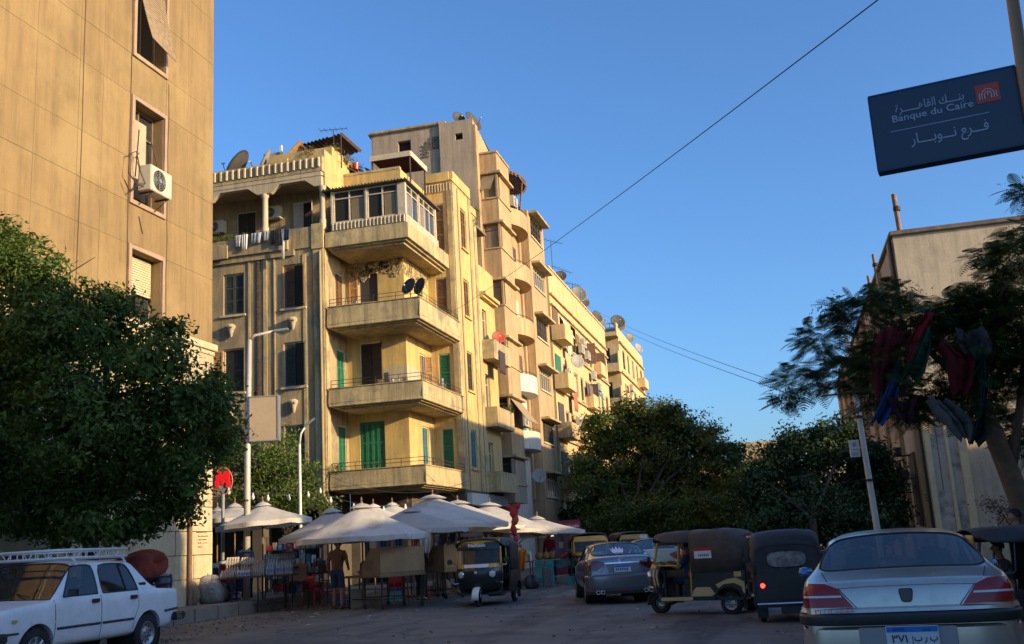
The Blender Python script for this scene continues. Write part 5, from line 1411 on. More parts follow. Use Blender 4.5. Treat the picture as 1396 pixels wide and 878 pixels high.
def wheel(t, x, y, r, w, kind='steel', name='wheel'):
 s = 1 if x > 0 else -1
 M = TR(x, y, r, 0, 0, s * pi / 2)
 b = MB(); prof = [(r * 0.62, -w / 2), (r * 0.90, -w / 2), (r * 0.98, -w * 0.38), (r, -w * 0.2), (r, w * 0.2), (r * 0.98, w * 0.38), (r * 0.90, w / 2), (r * 0.64, w / 2 + 0.004), (r * 0.60, w * 0.30)]
 b.lathe(prof, 36, M)
 for k in range(36):
  a = k * pi / 18; p = M @ Vector((r * 0.992 * cos(a), r * 0.992 * sin(a), 0)); q = M @ Vector((r * 1.004 * cos(a), r * 1.004 * sin(a), 0))
  b.cbox(tuple((p + q) / 2), (w * 0.7, 0.03, 0.03), rx=(a if s > 0 else -a))
 tr_ = b.build(name, tyre_m, t, smooth=False, angle=50)
 c = MB(); c.lathe([(r * 0.60, w * 0.30), (r * 0.62, w * 0.46), (r * 0.57, w * 0.47), (r * 0.54, w * 0.25), (r * 0.30, w * 0.22), (r * 0.22, w * 0.34), (r * 0.12, w * 0.36), (0.001, w * 0.36)], 30, M)
 c.build('rim', rim_m if kind != 'dark' else black_pl, tr_, smooth=True)
 c = MB()
 if kind == 'spoke':
  for k in range(8): a = k * pi / 4; c.cyl(M @ Vector((r * .1 * cos(a), r * .1 * sin(a), w * .38)), M @ Vector((r * .58 * cos(a), r * .58 * sin(a), w * .44)), 0.018, 6)
 else:
  for k in range(10): a = k * pi / 5; c.cyl(M @ Vector((r * .42 * cos(a), r * .42 * sin(a), w * .22)), M @ Vector((r * .42 * cos(a), r * .42 * sin(a), w * .26)), 0.018, 8)
  for k in range(5): a = k * 2 * pi / 5; c.cyl(M @ Vector((r * .17 * cos(a), r * .17 * sin(a), w * .34)), M @ Vector((r * .17 * cos(a), r * .17 * sin(a), w * .39)), 0.012, 6)
 c.build('rim_detail', black_pl if kind != 'spoke' else rim_m, tr_)
 return tr_
def wells(t, arches, W, r):
 for y, z in arches:
  for s in (-1, 1):
   b = MB(); b.lathe([(r + 0.012, 0), (r + 0.012, 0.45)], 24, TR(s * (W - 0.5), y, z, 0, 0, s * pi / 2)); b.lathe([(0.001, 0), (r + 0.012, 0)], 24, TR(s * (W - 0.5), y, z, 0, 0, s * pi / 2))
   b.build('wheel_well', black_rub, t)
def wrap_bar(t, name, m, W, y_end, dep, prof, sgn=-1, n=40, p=4.5, bev=False):
 """bumper: profile (outward, z) swept along a rounded plan"""
 rows = []
 for k in range(n + 1):
  a = pi * k / n; c, s = cos(a), sin(a)
  ex, ey = abs(c) ** (2 / p) * (1 if c > 0 else -1), abs(s) ** (2 / p)
  nx, ny = (abs(c) ** (2 - 2 / p)) * (1 if c > 0 else -1), abs(s) ** (2 - 2 / p)
  q = hypot(nx / W, ny / dep) or 1; nx, ny = nx / W / q, ny / dep / q
  yc = y_end - sgn * dep
  rows.append([(W * ex + nx * o, yc + sgn * (dep * ey + ny * o), z) for o, z in prof + [prof[0]]])
 b = MB(); b.grid(rows); return b.build(name, m, t, smooth=False, angle=35, fix=True)

def cs(px, d, dz=0.0):
 """ground point on the line of sight of photo column px at depth d"""
 p = spot(px, 740, d); return Vector((p.x, p.y, 0))
CAMYAW = radians(13.9)

def inside(t, z, ys, w):
 """seats and head rests seen through the glass"""
 for y in ys:
  for x in (-.36, .36):
   b = MB(); b.cbox((x, y, z - .12), (.48, .14, .46), rx=.15); b.build('seat_back', black_pl, t, bevel=.04); b = MB(); b.cbox((x, y - .04, z + .19), (.25, .08, .16)); b.build('head_rest', black_pl, t, bevel=.03)
 b = MB(); b.box(-w, w, -1.6, ys[0] - .1, z - .16, z - .04); b.box(-w, w, .75, 1.0, z - .25, z - .08); b.box(-w, w, -1.0, .9, .32, .36); b.build('cabin_trim', black_pl, t)
# ------------------------------------------------------------------ silver saloon in front (rear view)
def silver_saloon():
 paint = mat('paint_silver', (0.60, 0.56, 0.49), 0.30, metal=0.72, var=0.07, scale=3, coat=0.55, grime=0.16, stain=(.40, .36, .30), stain_amt=.25, stain_scale=3)
 c0 = cs(1226, 8.85)
 hd = radians(-4.2)
 pos = Vector((c0.x, c0.y, gz(c0.x))) + Vector((-sin(hd), cos(hd), 0)) * 2.32
 t = thing('silver_saloon', 'silver saloon car seen from behind in the right foreground, with red wedge lamps', 'car', pos, hd)
 def rows(zb, w, zs, gb=None, gt=None, zr=None):
  if gb is None: return [(0, zb), (w * .8, zb), (w * .96, zb + .10), (w, (zb + zs) / 2 + .03), (w * .985, zs - .05), (w * .93, zs + .005), (w * .86, zs + .022), (w * .6, zs + .038), (0, zs + .048)]
  return [(0, zb), (w * .8, zb), (w * .96, zb + .10), (w, (zb + zs) / 2 + .03), (w * .985, zs - .05), gb, gt, (gt[0] * .72, zr - .022), (0, zr)]
 st = [([-2.31, -2.31, -2.31, -2.31, -2.27, -2.24, -2.22, -2.21, -2.21], rows(.36, .70, 1.00)),
    ([-2.24] * 4 + [-2.20, -2.17, -2.15, -2.14, -2.14], rows(.33, .84, 1.02)),
    (-1.98, rows(.30, .885, 1.045)),
    (-1.70, rows(.29, .90, 1.085)),
    ([-1.12] * 5 + [-1.12, -1.0, -0.98, -0.96], rows(.28, .90, 1.00, (.80, 1.05), (.625, 1.375), 1.445)),
    ([-0.95] * 5 + [-0.95, -0.86, -0.8, -0.8], rows(.28, .90, .99, (.805, 1.03), (.635, 1.385), 1.462)),
    (-0.12, rows(.28, .90, .98, (.81, 1.01), (.655, 1.40), 1.485)),
    (-0.03, rows(.28, .90, .98, (.81, 1.01), (.655, 1.40), 1.485)),
    ([.85] * 5 + [.82, .32, .30, .30], rows(.28, .90, .96, (.80, .99), (.64, 1.385), 1.455)),
    ([1.12] * 5 + [1.12, 1.12, 1.14, 1.18], rows(.28, .90, .94)),
    (1.5, rows(.28, .885, .90)), (2.05, rows(.30, .84, .80)), (2.32, rows(.38, .62, .66))]
 gl = {(3, 6), (3, 7), (5, 5), (7, 5), (8, 6), (8, 7)}
 ar = [(-1.33, .31), (1.37, .31)]
 me, comps, bound, bvh = car_shell(st, paint, 3, ((5, .35), (4, .15)), ((1, .35),), gl, ar, .355, .90)
 link('body', me, t); glass_parts(t, comps, bound); wells(t, ar, .90, .355)
 for x in (-.78, .78):
  for y, _ in ar: wheel(t, x, y, .31, .19, 'spoke')
 # bumper, black strip, lower lip
 wrap_bar(t, 'rear_bumper', paint, .885, -2.345, .70, [(-0.06, .30), (.0, .31), (.022, .36), (.032, .50), (.022, .655), (-.005, .675), (-.06, .68)])
 wrap_bar(t, 'bumper_strip', black_pl, .885, -2.345, .70, [(-.02, .685), (.036, .69), (.048, .71), (.046, .765), (.03, .785), (-.03, .79)])
 wrap_bar(t, 'bumper_top', paint, .885, -2.33, .70, [(-.04, .792), (.032, .795), (.022, .822), (-.05, .835)])
 # lamps: wedge shape pointing inwards
 for s in (-1, 1):
  bot = [(s * .845, 0, .838), (s * .70, 0, .838), (s * .44, 0, .836)]; top = [(s * .80, 0, 1.03), (s * .66, 0, 1.025), (s * .56, 0, .99)]
  patch_on(t, bvh, bot, top, 'y-', red_lens, 'tail_lamp', 0.016, 18, 6)
  patch_on(t, bvh, [(s * .842, 0, .918), (s * .53, 0, .918)], [(s * .838, 0, .936), (s * .535, 0, .934)], 'y-', clear_lens, 'reversing_strip', 0.021, 14, 2)
  bs = [(s * .9, -2.14, .838), (s * .9, -2.02, .85)]; tp = [(s * .9, -2.14, 1.01), (s * .9, -1.98, 1.0)]
  patch_on(t, bvh, bs, tp, 'x+' if s > 0 else 'x-', red_lens, 'tail_lamp', 0.012, 6, 4)
 # boot lid seams
 for s in (-1, 1):
  line_on(t, bvh, [(s * .41, 0, .825), (s * .545, 0, .985), (s * .62, 0, 1.038)], 'y-', .0045)
  line_on(t, bvh, [(s * .645, -2.12, 1.2), (s * .70, -1.72, 1.2)], 'z', .0045)
 line_on(t, bvh, [(-.41, 0, .828), (.41, 0, .828)], 'y-', .005)
 line_on(t, bvh, [(-.57, 0, .995), (-.3, 0, 1.006), (.3, 0, 1.006), (.57, 0, .995)], 'y-', .006, paint, 'spoiler_crease', .003)
 for s in (-1, 1):
  a = 'x+' if s > 0 else 'x-'
  line_on(t, bvh, [(s, -.08, .32), (s, -.08, .98)], a); line_on(t, bvh, [(s, -.93, .98), (s, -1.0, .72)], a); line_on(t, bvh, [(s, .98, .32), (s, .98, .93)], a)
  b = MB(); b.cbox((s * .905, -.72, .88), (.03, .17, .035)); b.cbox((s * .905, .28, .87), (.03, .17, .035)); b.build('door_handle', paint, t, bevel=.008)
  mi = MB(); mi.lathe([(0.001, -.09), (.06, -.07), (.085, 0), (.075, .06), (0.001, .08)], 14, TR(s * .99, .78, 1.02, 0, 0, s * pi / 2) @ Matrix.Scale(.8, 4, (1, 0, 0))); mi.build('mirror', mat('mirror_sky_reflection', (.10, .22, .40), .2, metal=.6), t, smooth=True)  # blue sky reflection is put into the mirror's base colour
 # boot badge, lock, plate, lettering
 b = MB(); pr = [(-.052, .058), (.052, .058), (.058, .03), (.046, -.04), (.03, -.062), (-.03, -.062), (-.046, -.04), (-.058, .03)]
 yb = drape(bvh, [(0, 0, .92)], 'y-', 0)[0].y
 b.prism(pr, 0, .018, TR(0, yb + .004, .922, 0, pi / 2)); bd = b.build('badge', black_pl, t, bevel=.004)
 b = MB(); b.prism([(x * .84, y * .84) for x, y in pr], 0, .006, TR(0, yb - .014, .922, 0, pi / 2)); b.build('badge_centre', mat('badge_dark_chrome', (.12, .12, .13), .3, metal=.9), bd)
 y0 = yb - .02
 lettering('maker_lettering', 'PEUGEOT', .052, chrome, t, TR(-.60, drape(bvh, [(-.60, 0, .80)], 'y-', 0)[0].y - .10, .812), .003, 'CENTER', .001, 1.45)
 yp = -2.345 - .052
 b = MB(); b.box(-.42, .36, yp + .01, yp + .03, .42, .672); b.build('plate_recess', mat('plate_surround_grey', (.30, .29, .28), .5, var=.1), t, bevel=.006)
 pl = MB(); pl.box(-.205, .215, yp - .006, yp + .008, .512, .680); plate = pl.build('number_plate', white_pl, t, bevel=.004)
 b = MB(); b.box(-.198, .208, yp - .010, yp - .0065, .632, .675); b.build('blue_band', blue_pl, plate)
 b = MB(); b.box(.000, .005, yp - .010, yp - .0065, .497, .599); b.build('divider', ink, plate)
 lettering('digits', '\u0663\u0667\u0661', .092, ink, plate, TR(-.10, yp - .010, .574), .001, 'CENTER', .001, 1.0)
 lettering('letters', '\uFE8F \u0631 \uFE8F', .080, ink, plate, TR(.108, yp - .010, .583), .001, 'CENTER', .001, .80)
 lettering('country', '\uFEAE\uFEBC\uFEE3', .036, mat('ink_navy', (.01, .03, .12), .6), plate, TR(.12, yp - .013, .653), .001)
 lettering('country', 'EGYPT', .030, mat('ink_navy', (.01, .03, .12), .6), plate, TR(-.10, yp - .013, .653), .001)
 # dash ornaments seen through the rear window: two head rests and a dangling charm
 inside(t, 1.0, (-.95, .15), .66)
 b = MB(); b.tube([(-.10, .2, 1.33), (-.10, .2, 1.2), (-.16, .2, 1.15), (-.02, .2, 1.17)], .016, 5); b.build('dangling_charm', mat('charm_yellow', (.7, .62, .12), .5), t)
 b = MB(); b.cbox((.10, -1.35, 1.10), (.26, .16, .05)); b.build('paper_on_shelf', paint_white, t)
 return t
silver_saloon()

# ------------------------------------------------------------------ old boxy white saloon at left with a roof rack
def white_saloon():
 paint = mat('paint_white_faded', (0.82, 0.84, 0.84), 0.42, var=0.07, scale=3, coat=0.25, grime=0.16, stain=(.5, .48, .45), stain_amt=.2, stain_scale=1.8)
 r0 = spot(185, 864, 16.4); f0 = spot(51, 884, 14.3)
 v = Vector((f0.x - r0.x, f0.y - r0.y, 0)); hd = atan2(v.y, v.x) - pi / 2
 mid = Vector(((r0.x + f0.x) / 2, (r0.y + f0.y) / 2, 0))
 lft = Vector((-v.y, v.x, 0)).normalized()
 pos = mid - lft * .70; pos.z = gz(pos.x)
 t = thing('white_saloon', 'old boxy white saloon car with a white roof rack, parked at the left kerb', 'car', M=TR(pos.x, pos.y, pos.z, hd) @ Matrix.Scale(1.05, 4)); inside(t, .93, (-.85, .12), .62)
 def rows(zb, w, zs, gb=None, gt=None, zr=None):
  if gb is None: return [(0, zb), (w * .85, zb), (w * .97, zb + .06), (w, .62), (w * .985, zs - .04), (w * .95, zs), (w * .90, zs + .012), (w * .6, zs + .022), (0, zs + .03)]
  return [(0, zb), (w * .85, zb), (w * .97, zb + .06), (w, .62), (w * .985, zs - .04), gb, gt, (gt[0] * .78, zr - .01), (0, zr)]
 st = [(-2.02, rows(.42, .74, .90)), (-1.98, rows(.36, .78, .915)), (-1.72, rows(.32, .80, .93)),
    ([-1.42] * 5 + [-1.40, -1.40, -1.40, -1.38], rows(.30, .81, .94)),
    ([-1.12] * 5 + [-1.12, -0.98, -0.96, -0.95], rows(.30, .81, .93, (.765, .95), (.60, 1.36), 1.415)),
    ([-.88] * 5 + [-.98, -0.84, -0.82, -0.80], rows(.28, .81, .92, (.768, .95), (.62, 1.37), 1.43)),
    (-.10, rows(.28, .81, .915, (.77, .945), (.63, 1.38), 1.445)), (-.03, rows(.28, .81, .915, (.77, .945), (.63, 1.38), 1.445)),
    ([.72] * 5 + [.74, .42, .42, .42], rows(.28, .81, .91, (.765, .94), (.62, 1.37), 1.425)),
    ([.95] * 5 + [.93, .93, .95, .97], rows(.28, .81, .90)),
    (1.45, rows(.30, .805, .875)), (1.88, rows(.34, .79, .83)), (1.98, rows(.42, .75, .80))]
 gl = {(3, 6), (3, 7), (5, 5), (7, 5), (8, 6), (8, 7)}
 ar = [(-1.20, .30), (1.22, .30)]
 me, comps, bound, bvh = car_shell(st, paint, 2, ((5, .85), (4, .3), (6, .3), (3, .2)), ((0, .6), (1, .5), (12, .6), (11, .5), (4, .5), (9, .5)), gl, ar, .34, .81)
 link('body', me, t); glass_parts(t, comps, bound); wells(t, ar, .81, .34)
 for x in (-.70, .70):
  wheel(t, x, -1.20, .295, .165, 'steel'); wheel(t, x, 1.22, .295, .165, 'spoke')
 for s in (-1, 1):
  a = 'x+' if s > 0 else 'x-'
  line_on(t, bvh, [(s, .90, .92), (s, .90, .36), (s, .84, .30), (s, -.02, .30)], a); line_on(t, bvh, [(s, -.06, .30), (s, -.06, .93)], a)
  line_on(t, bvh, [(s, -.93, .93), (s, -.93, .72), (s, -.84, .55), (s, -.80, .34)], a, .004)
  line_on(t, bvh, [(s, .86, .545), (s, -.03, .545)], a, .017, black_pl, 'side_strip', .004); line_on(t, bvh, [(s, -.09, .545), (s, -.80, .545)], a, .017, black_pl, 'side_strip', .004)
  line_on(t, bvh, [(s, 1.12 + .45, .545), (s, 1.9, .545)], a, .014, black_pl, 'side_strip', .004); line_on(t, bvh, [(s, -1.60, .60), (s, -1.98, .62)], a, .018, black_pl, 'side_strip', .004)
  for y in (-.80, .08):
   b = MB(); b.cbox((s * .812, y, .86), (.03, .15, .055)); b.build('door_handle', black_pl, t, bevel=.006)
  # window divider bars and quarter-light
  line_on(t, bvh, [(s, -.66, .97), (s, -.62, 1.34)], a, .012, black_rub, 'window_bar', .004)
  # wing repeater, pillar vent
  b = MB(); b.cbox((s * .808, 1.66, .70), (.02, .07, .035)); b.build('repeater_lamp', mat('lens_amber', (.6, .4, .08), .3), t)
  b = MB(); b.cbox((s * .715, -1.10, 1.03), (.05, .17, .06), ry=s * .35); b.build('pillar_vent', black_pl, t, bevel=.005)
  b = MB(); b.cbox((s * .90, .68, 1.0), (.16, .05, .10)); b.build('mirror', black_pl, t, bevel=.01)
  tl = MB(); tl.box(s * .60 - .13, s * .60 + .13, -2.055, -1.99, .60, .82); tl.build('tail_lamp', red_lens, t, bevel=.01)
  hl = MB(); hl.box(s * .58 - .14, s * .58 + .14, 1.97, 2.03, .58, .76); hl.build('headlamp', clear_lens, t, bevel=.01)
 b = MB(); b.box(-.42, .42, 1.97, 2.02, .58, .76); b.build('grille', black_pl, t)
 for sg, y in ((-1, -2.06), (1, 2.04)):
  wrap_bar(t, 'bumper', chrome if sg < 0 else black_pl, .80, y, .20, [(-.05, .44), (.05, .45), (.06, .50), (.05, .55), (-.05, .56)], sg, p=8)
  for s in (-1, 1):
   b = MB(); b.cbox((s * .80, y - sg * .09, .50), (.11, .30, .13)); b.build('bumper_corner', black_pl, t, bevel=.03)
 # roof rack
 rk = mat('rack_white_tube', (.70, .70, .68), .4, coat=.2)
 b = MB(); X, yr, yf, z0, z1 = .60, -.98, .62, 1.47, 1.58
 def loop(z): return [(-X, yr + .1, z), (-X, yf - .1, z), (-X + .1, yf, z), (X - .1, yf, z), (X, yf - .1, z), (X, yr + .1, z), (X - .1, yr, z), (-X + .1, yr, z), (-X, yr + .1, z)]
 b.tube(loop(z0), .020, 8); b.tube(loop(z1), .020, 8)
 b.build('rack_rail', rk, t, smooth=True)
 b = MB()
 for k in range(9): y = yr + .1 + (yf - yr - .2) * k / 8; b.cyl((-X, y, z0), (X, y, z0), .010, 6)
 b.build('rack_crossbar', rk, t)
 b = MB()
 for s in (-1, 1):
  for k in range(7):
   y = yr + .15 + (yf - yr - .3) * k / 6
   if k % 2: b.tube([(s * X, y - .10, z1), (s * X, y, z0), (s * X, y + .10, z1)], .009, 5)
   else: b.cyl((s * X, y, z0), (s * X, y, z1), .009, 5)
 for y in (yr, yf):
  for k in range(5): x = -.42 + k * .21; b.cyl((x, y, z0), (x, y, z1), .009, 5)
 b.build('rack_stay', rk, t)['kind'] = 'stuff'
 for s in (-1, 1):
  for y in (yr + .25, yf - .25): b = MB(); b.tube([(s * .66, y, 1.37), (s * .67, y, 1.42), (s * X, y, z0)], .016, 6); b.cbox((s * .655, y, 1.385), (.05, .06, .035)); b.build('rack_foot', rk, t)
 # windscreen items
 for q in ([(-.45, .99, .97), (-.15, .88, 1.02)], [(.05, .99, .97), (.38, .88, 1.02)]): b = MB(); b.tube(q, .008, 4); b.build('wiper', black_rub, t)
 return t
white_saloon()

# ------------------------------------------------------------------ modern grey saloons further down the street
def modern_saloon(label, name, px, d, head, paint, detail=True, sc=1.0, dark_lamps=True):
 c0 = cs(px, d); hd = CAMYAW + radians(head)
 pos = Vector((c0.x, c0.y, gz(c0.x))) + Vector((-sin(hd), cos(hd), 0)) * 2.25 * sc
 t = thing(name, label, 'car', M=TR(pos.x, pos.y, pos.z, hd) @ Matrix.Scale(sc, 4))
 def rows(zb, w, zs, gb=None, gt=None, zr=None):
  if gb is None: return [(0, zb), (w * .8, zb), (w * .96, zb + .12), (w, .66), (w * .98, zs - .06), (w * .90, zs + .01), (w * .80, zs + .035), (w * .5, zs + .05), (0, zs + .055)]
  return [(0, zb), (w * .8, zb), (w * .96, zb + .12), (w, .66), (w * .98, zs - .06), gb, gt, (gt[0] * .72, zr - .025), (0, zr)]
 st = [([-2.27] * 4 + [-2.22, -2.2, -2.19, -2.18, -2.18], rows(.30, .66, 1.02)), ([-2.18] * 4 + [-2.14, -2.1, -2.09, -2.08, -2.08], rows(.26, .83, 1.06)), (-1.9, rows(.25, .865, 1.08)), (-1.72, rows(.25, .88, 1.09)),
    ([-1.05] * 5 + [-1.05, -.86, -.84, -.82], rows(.24, .88, 1.02, (.78, 1.08), (.60, 1.36), 1.44)),
    ([-.85] * 5 + [-.85, -.7, -.7, -.7], rows(.24, .88, 1.0, (.785, 1.05), (.61, 1.37), 1.46)),
    (-.1, rows(.24, .88, .98, (.79, 1.02), (.63, 1.39), 1.48)), (-.02, rows(.24, .88, .98, (.79, 1.02), (.63, 1.39), 1.48)),
    ([.9] * 5 + [.86, .3, .28, .28], rows(.24, .88, .95, (.78, .98), (.62, 1.37), 1.45)),
    ([1.2] * 5 + [1.2, 1.2, 1.22, 1.26], rows(.24, .87, .93)), (1.6, rows(.24, .86, .88)), (2.05, rows(.28, .80, .76)), (2.25, rows(.34, .6, .62))]
 gl = {(3, 6), (3, 7), (5, 5), (7, 5), (8, 6), (8, 7)}; ar = [(-1.30, .31), (1.32, .31)]
 me, comps, bound, bvh = car_shell(st, paint, 2, ((5, .35), (4, .2)), ((1, .3),), gl, ar, .35, .88)
 link('body', me, t); glass_parts(t, comps, bound); wells(t, ar, .88, .35)
 for x in (-.76, .76):
  for y, _ in ar: wheel(t, x, y, .31, .2, 'spoke')
 wrap_bar(t, 'rear_bumper', paint, .865, -2.30, .6, [(-.06, .36), (.01, .37), (.03, .48), (.02, .66), (-.02, .70), (-.06, .71)])
 wrap_bar(t, 'diffuser', black_pl, .86, -2.30, .6, [(-.06, .24), (.02, .25), (.028, .33), (.01, .358), (-.06, .358)])
 for s in (-1, 1):
  patch_on(t, bvh, [(s * .84, 0, .80), (s * .62, 0, .80), (s * .42, 0, .92)], [(s * .80, 0, 1.02), (s * .6, 0, 1.03), (s * .42, 0, .98)], 'y-', red_lens_dk if dark_lamps else red_lens, 'tail_lamp', .016, 14, 5)
  patch_on(t, bvh, [(s * .9, -2.08, .82), (s * .9, -1.9, .88)], [(s * .9, -2.08, 1.01), (s * .9, -1.82, .98)], 'x+' if s > 0 else 'x-', red_lens_dk if dark_lamps else red_lens, 'tail_lamp', .012, 6, 4)
  if detail:
   for dx in (.0, .11):
    b = MB(); b.lathe([(.048, 0), (.048, .05), (.038, .05), (.038, 0)], 16, TR(s * (.52 + dx), -2.32, .30, 0, pi / 2)); b.build('exhaust_tip', chrome, t, smooth=True)
   line_on(t, bvh, [(s * .55, 0, .72), (s * .50, 0, .80), (s * .42, 0, .9)], 'y-', .005)
 if detail:
  patch_on(t, bvh, [(-.42, 0, .945), (.42, 0, .945)], [(-.42, 0, .972), (.42, 0, .972)], 'y-', chrome, 'chrome_strip', .022, 14, 2)
  patch_on(t, bvh, [(-.33, 0, .74), (.33, 0, .74)], [(-.40, 0, .94), (.40, 0, .94)], 'y-', mat('number_recess', (.16, .17, .18), .4, metal=.5), 'plate_recess', .006, 12, 4)
  yp = drape(bvh, [(0, 0, .82)], 'y-', 0)[0].y - .02
  pl = MB(); pl.box(-.2, .2, yp - .012, yp, .75, .91); plate = pl.build('number_plate', white_pl, t)
  b = MB(); b.box(-.195, .195, yp - .015, yp - .0125, .86, .905); b.build('blue_band', blue_pl, plate)
  b = MB(); R = random.Random(3)
  for k in range(7): b.box(-.16 + k * .045, -.135 + k * .045, yp - .015, yp - .0125, .775 + R.uniform(0, .02), .84)
  b.build('plate_marks', ink, plate)
  b = MB(); yb = drape(bvh, [(0, 0, 1.02)], 'y-', 0)[0].y - .01
  b.tube([(.075 * cos(a * pi / 12), yb, 1.02 + .05 * sin(a * pi / 12)) for a in range(25)], .007, 5); b.tube([(.045 * cos(a * pi / 12), yb, 1.03 + .022 * sin(a * pi / 12)) for a in range(25)], .006, 5); b.build('badge', chrome, t)
  # crown sticker on the rear window
  def onw(x, z):
   p = drape(bvh, [(x, 0, z)], 'y-', .006)[0]; return p
  cr = [(-.13, 1.19), (-.17, 1.30), (-.11, 1.245), (-.085, 1.33), (-.045, 1.25), (0, 1.345), (.045, 1.25), (.085, 1.33), (.11, 1.245), (.17, 1.30), (.13, 1.19)]
  pts = [onw(x, z) for x, z in cr] + [onw(x, 1.235) for x in (.1, .05, 0, -.05, -.1)][::-1][0:0]
  c2 = onw(0, 1.19); b = MB(); b.add(pts + [c2], [(i, i + 1, len(pts)) for i in range(len(pts) - 1)])
  b.build('crown_sticker', mat('sticker_white', (.8, .8, .8), .5), t)
  b = MB(); b.tube([onw(x * .01, 1.17 + .008 * sin(x * .5)) for x in range(-10, 11)], .008, 4); b.build('crown_sticker', mat('sticker_white', (.8, .8, .8), .5), t)
  b = MB(); b.prism([(-.02, 0), (.02, 0), (.0, .09)], -.008, .008, TR(0, -.82, 1.47, pi / 2, pi / 2)); b.build('roof_aerial', black_pl, t)
  b = MB(); b.box(-.10, .10, -2.345, -2.32, .30, .33); b.build('fog_lamp', red_lens, t)
 return t
modern_saloon('dark grey saloon car with a white crown sticker on its rear window, driving away', 'grey_saloon', 846, 24.3, 2, mat('paint_grey', (.20, .215, .24), .28, metal=.7, var=.05, coat=.8, grime=.08), True, .98)
modern_saloon('pale yellowish saloon car half hidden right of the dark grey saloon', 'pale_saloon', 893, 31, -3, mat('paint_champagne', (.50, .46, .30), .32, metal=.4, coat=.6, grime=.1), False, 1.0, False)
modern_saloon('dark red saloon car glimpsed through the black and cream rickshaw', 'red_saloon', 985, 33, 8, mat('paint_dark_red', (.25, .02, .02), .3, coat=.7, grime=.1), False, 1.0, False)

# ------------------------------------------------------------------ auto rickshaws
tarp_blk = mat('tarpaulin_black', (.035, .035, .038), .6, var=.25, scale=3, bump=.5, bscale=9, bdist=.03, grime=.25)
tarp_brn = mat('tarpaulin_brown_grey', (.085, .065, .052), .7, var=.2, scale=3, bump=.5, bscale=9, bdist=.03, grime=.2)
rk_black = mat('rickshaw_paint_black', (.016, .017, .020), .35, coat=.4, var=.2, scale=4, grime=.1)
rk_yellow = mat('rickshaw_paint_yellow', (.62, .33, .03), .4, coat=.3, var=.1, scale=4, grime=.2)
rk_cream = mat('rickshaw_paint_cream', (.55, .42, .18), .45, coat=.3, var=.08, scale=4, grime=.2)
rk_white = mat('rickshaw_paint_white', (.72, .73, .74), .4, coat=.3, grime=.1)
clear_glass = glass_mat('clear_screen', (.10, .11, .10), .05, alpha=.35)
cloudy_plastic = mat('cloudy_plastic', (.20, .19, .17), .5, var=.4, scale=12, bump=.8, bscale=20, stain=(.42, .38, .33), stain_amt=.7, stain_scale=6, bdist=.03)
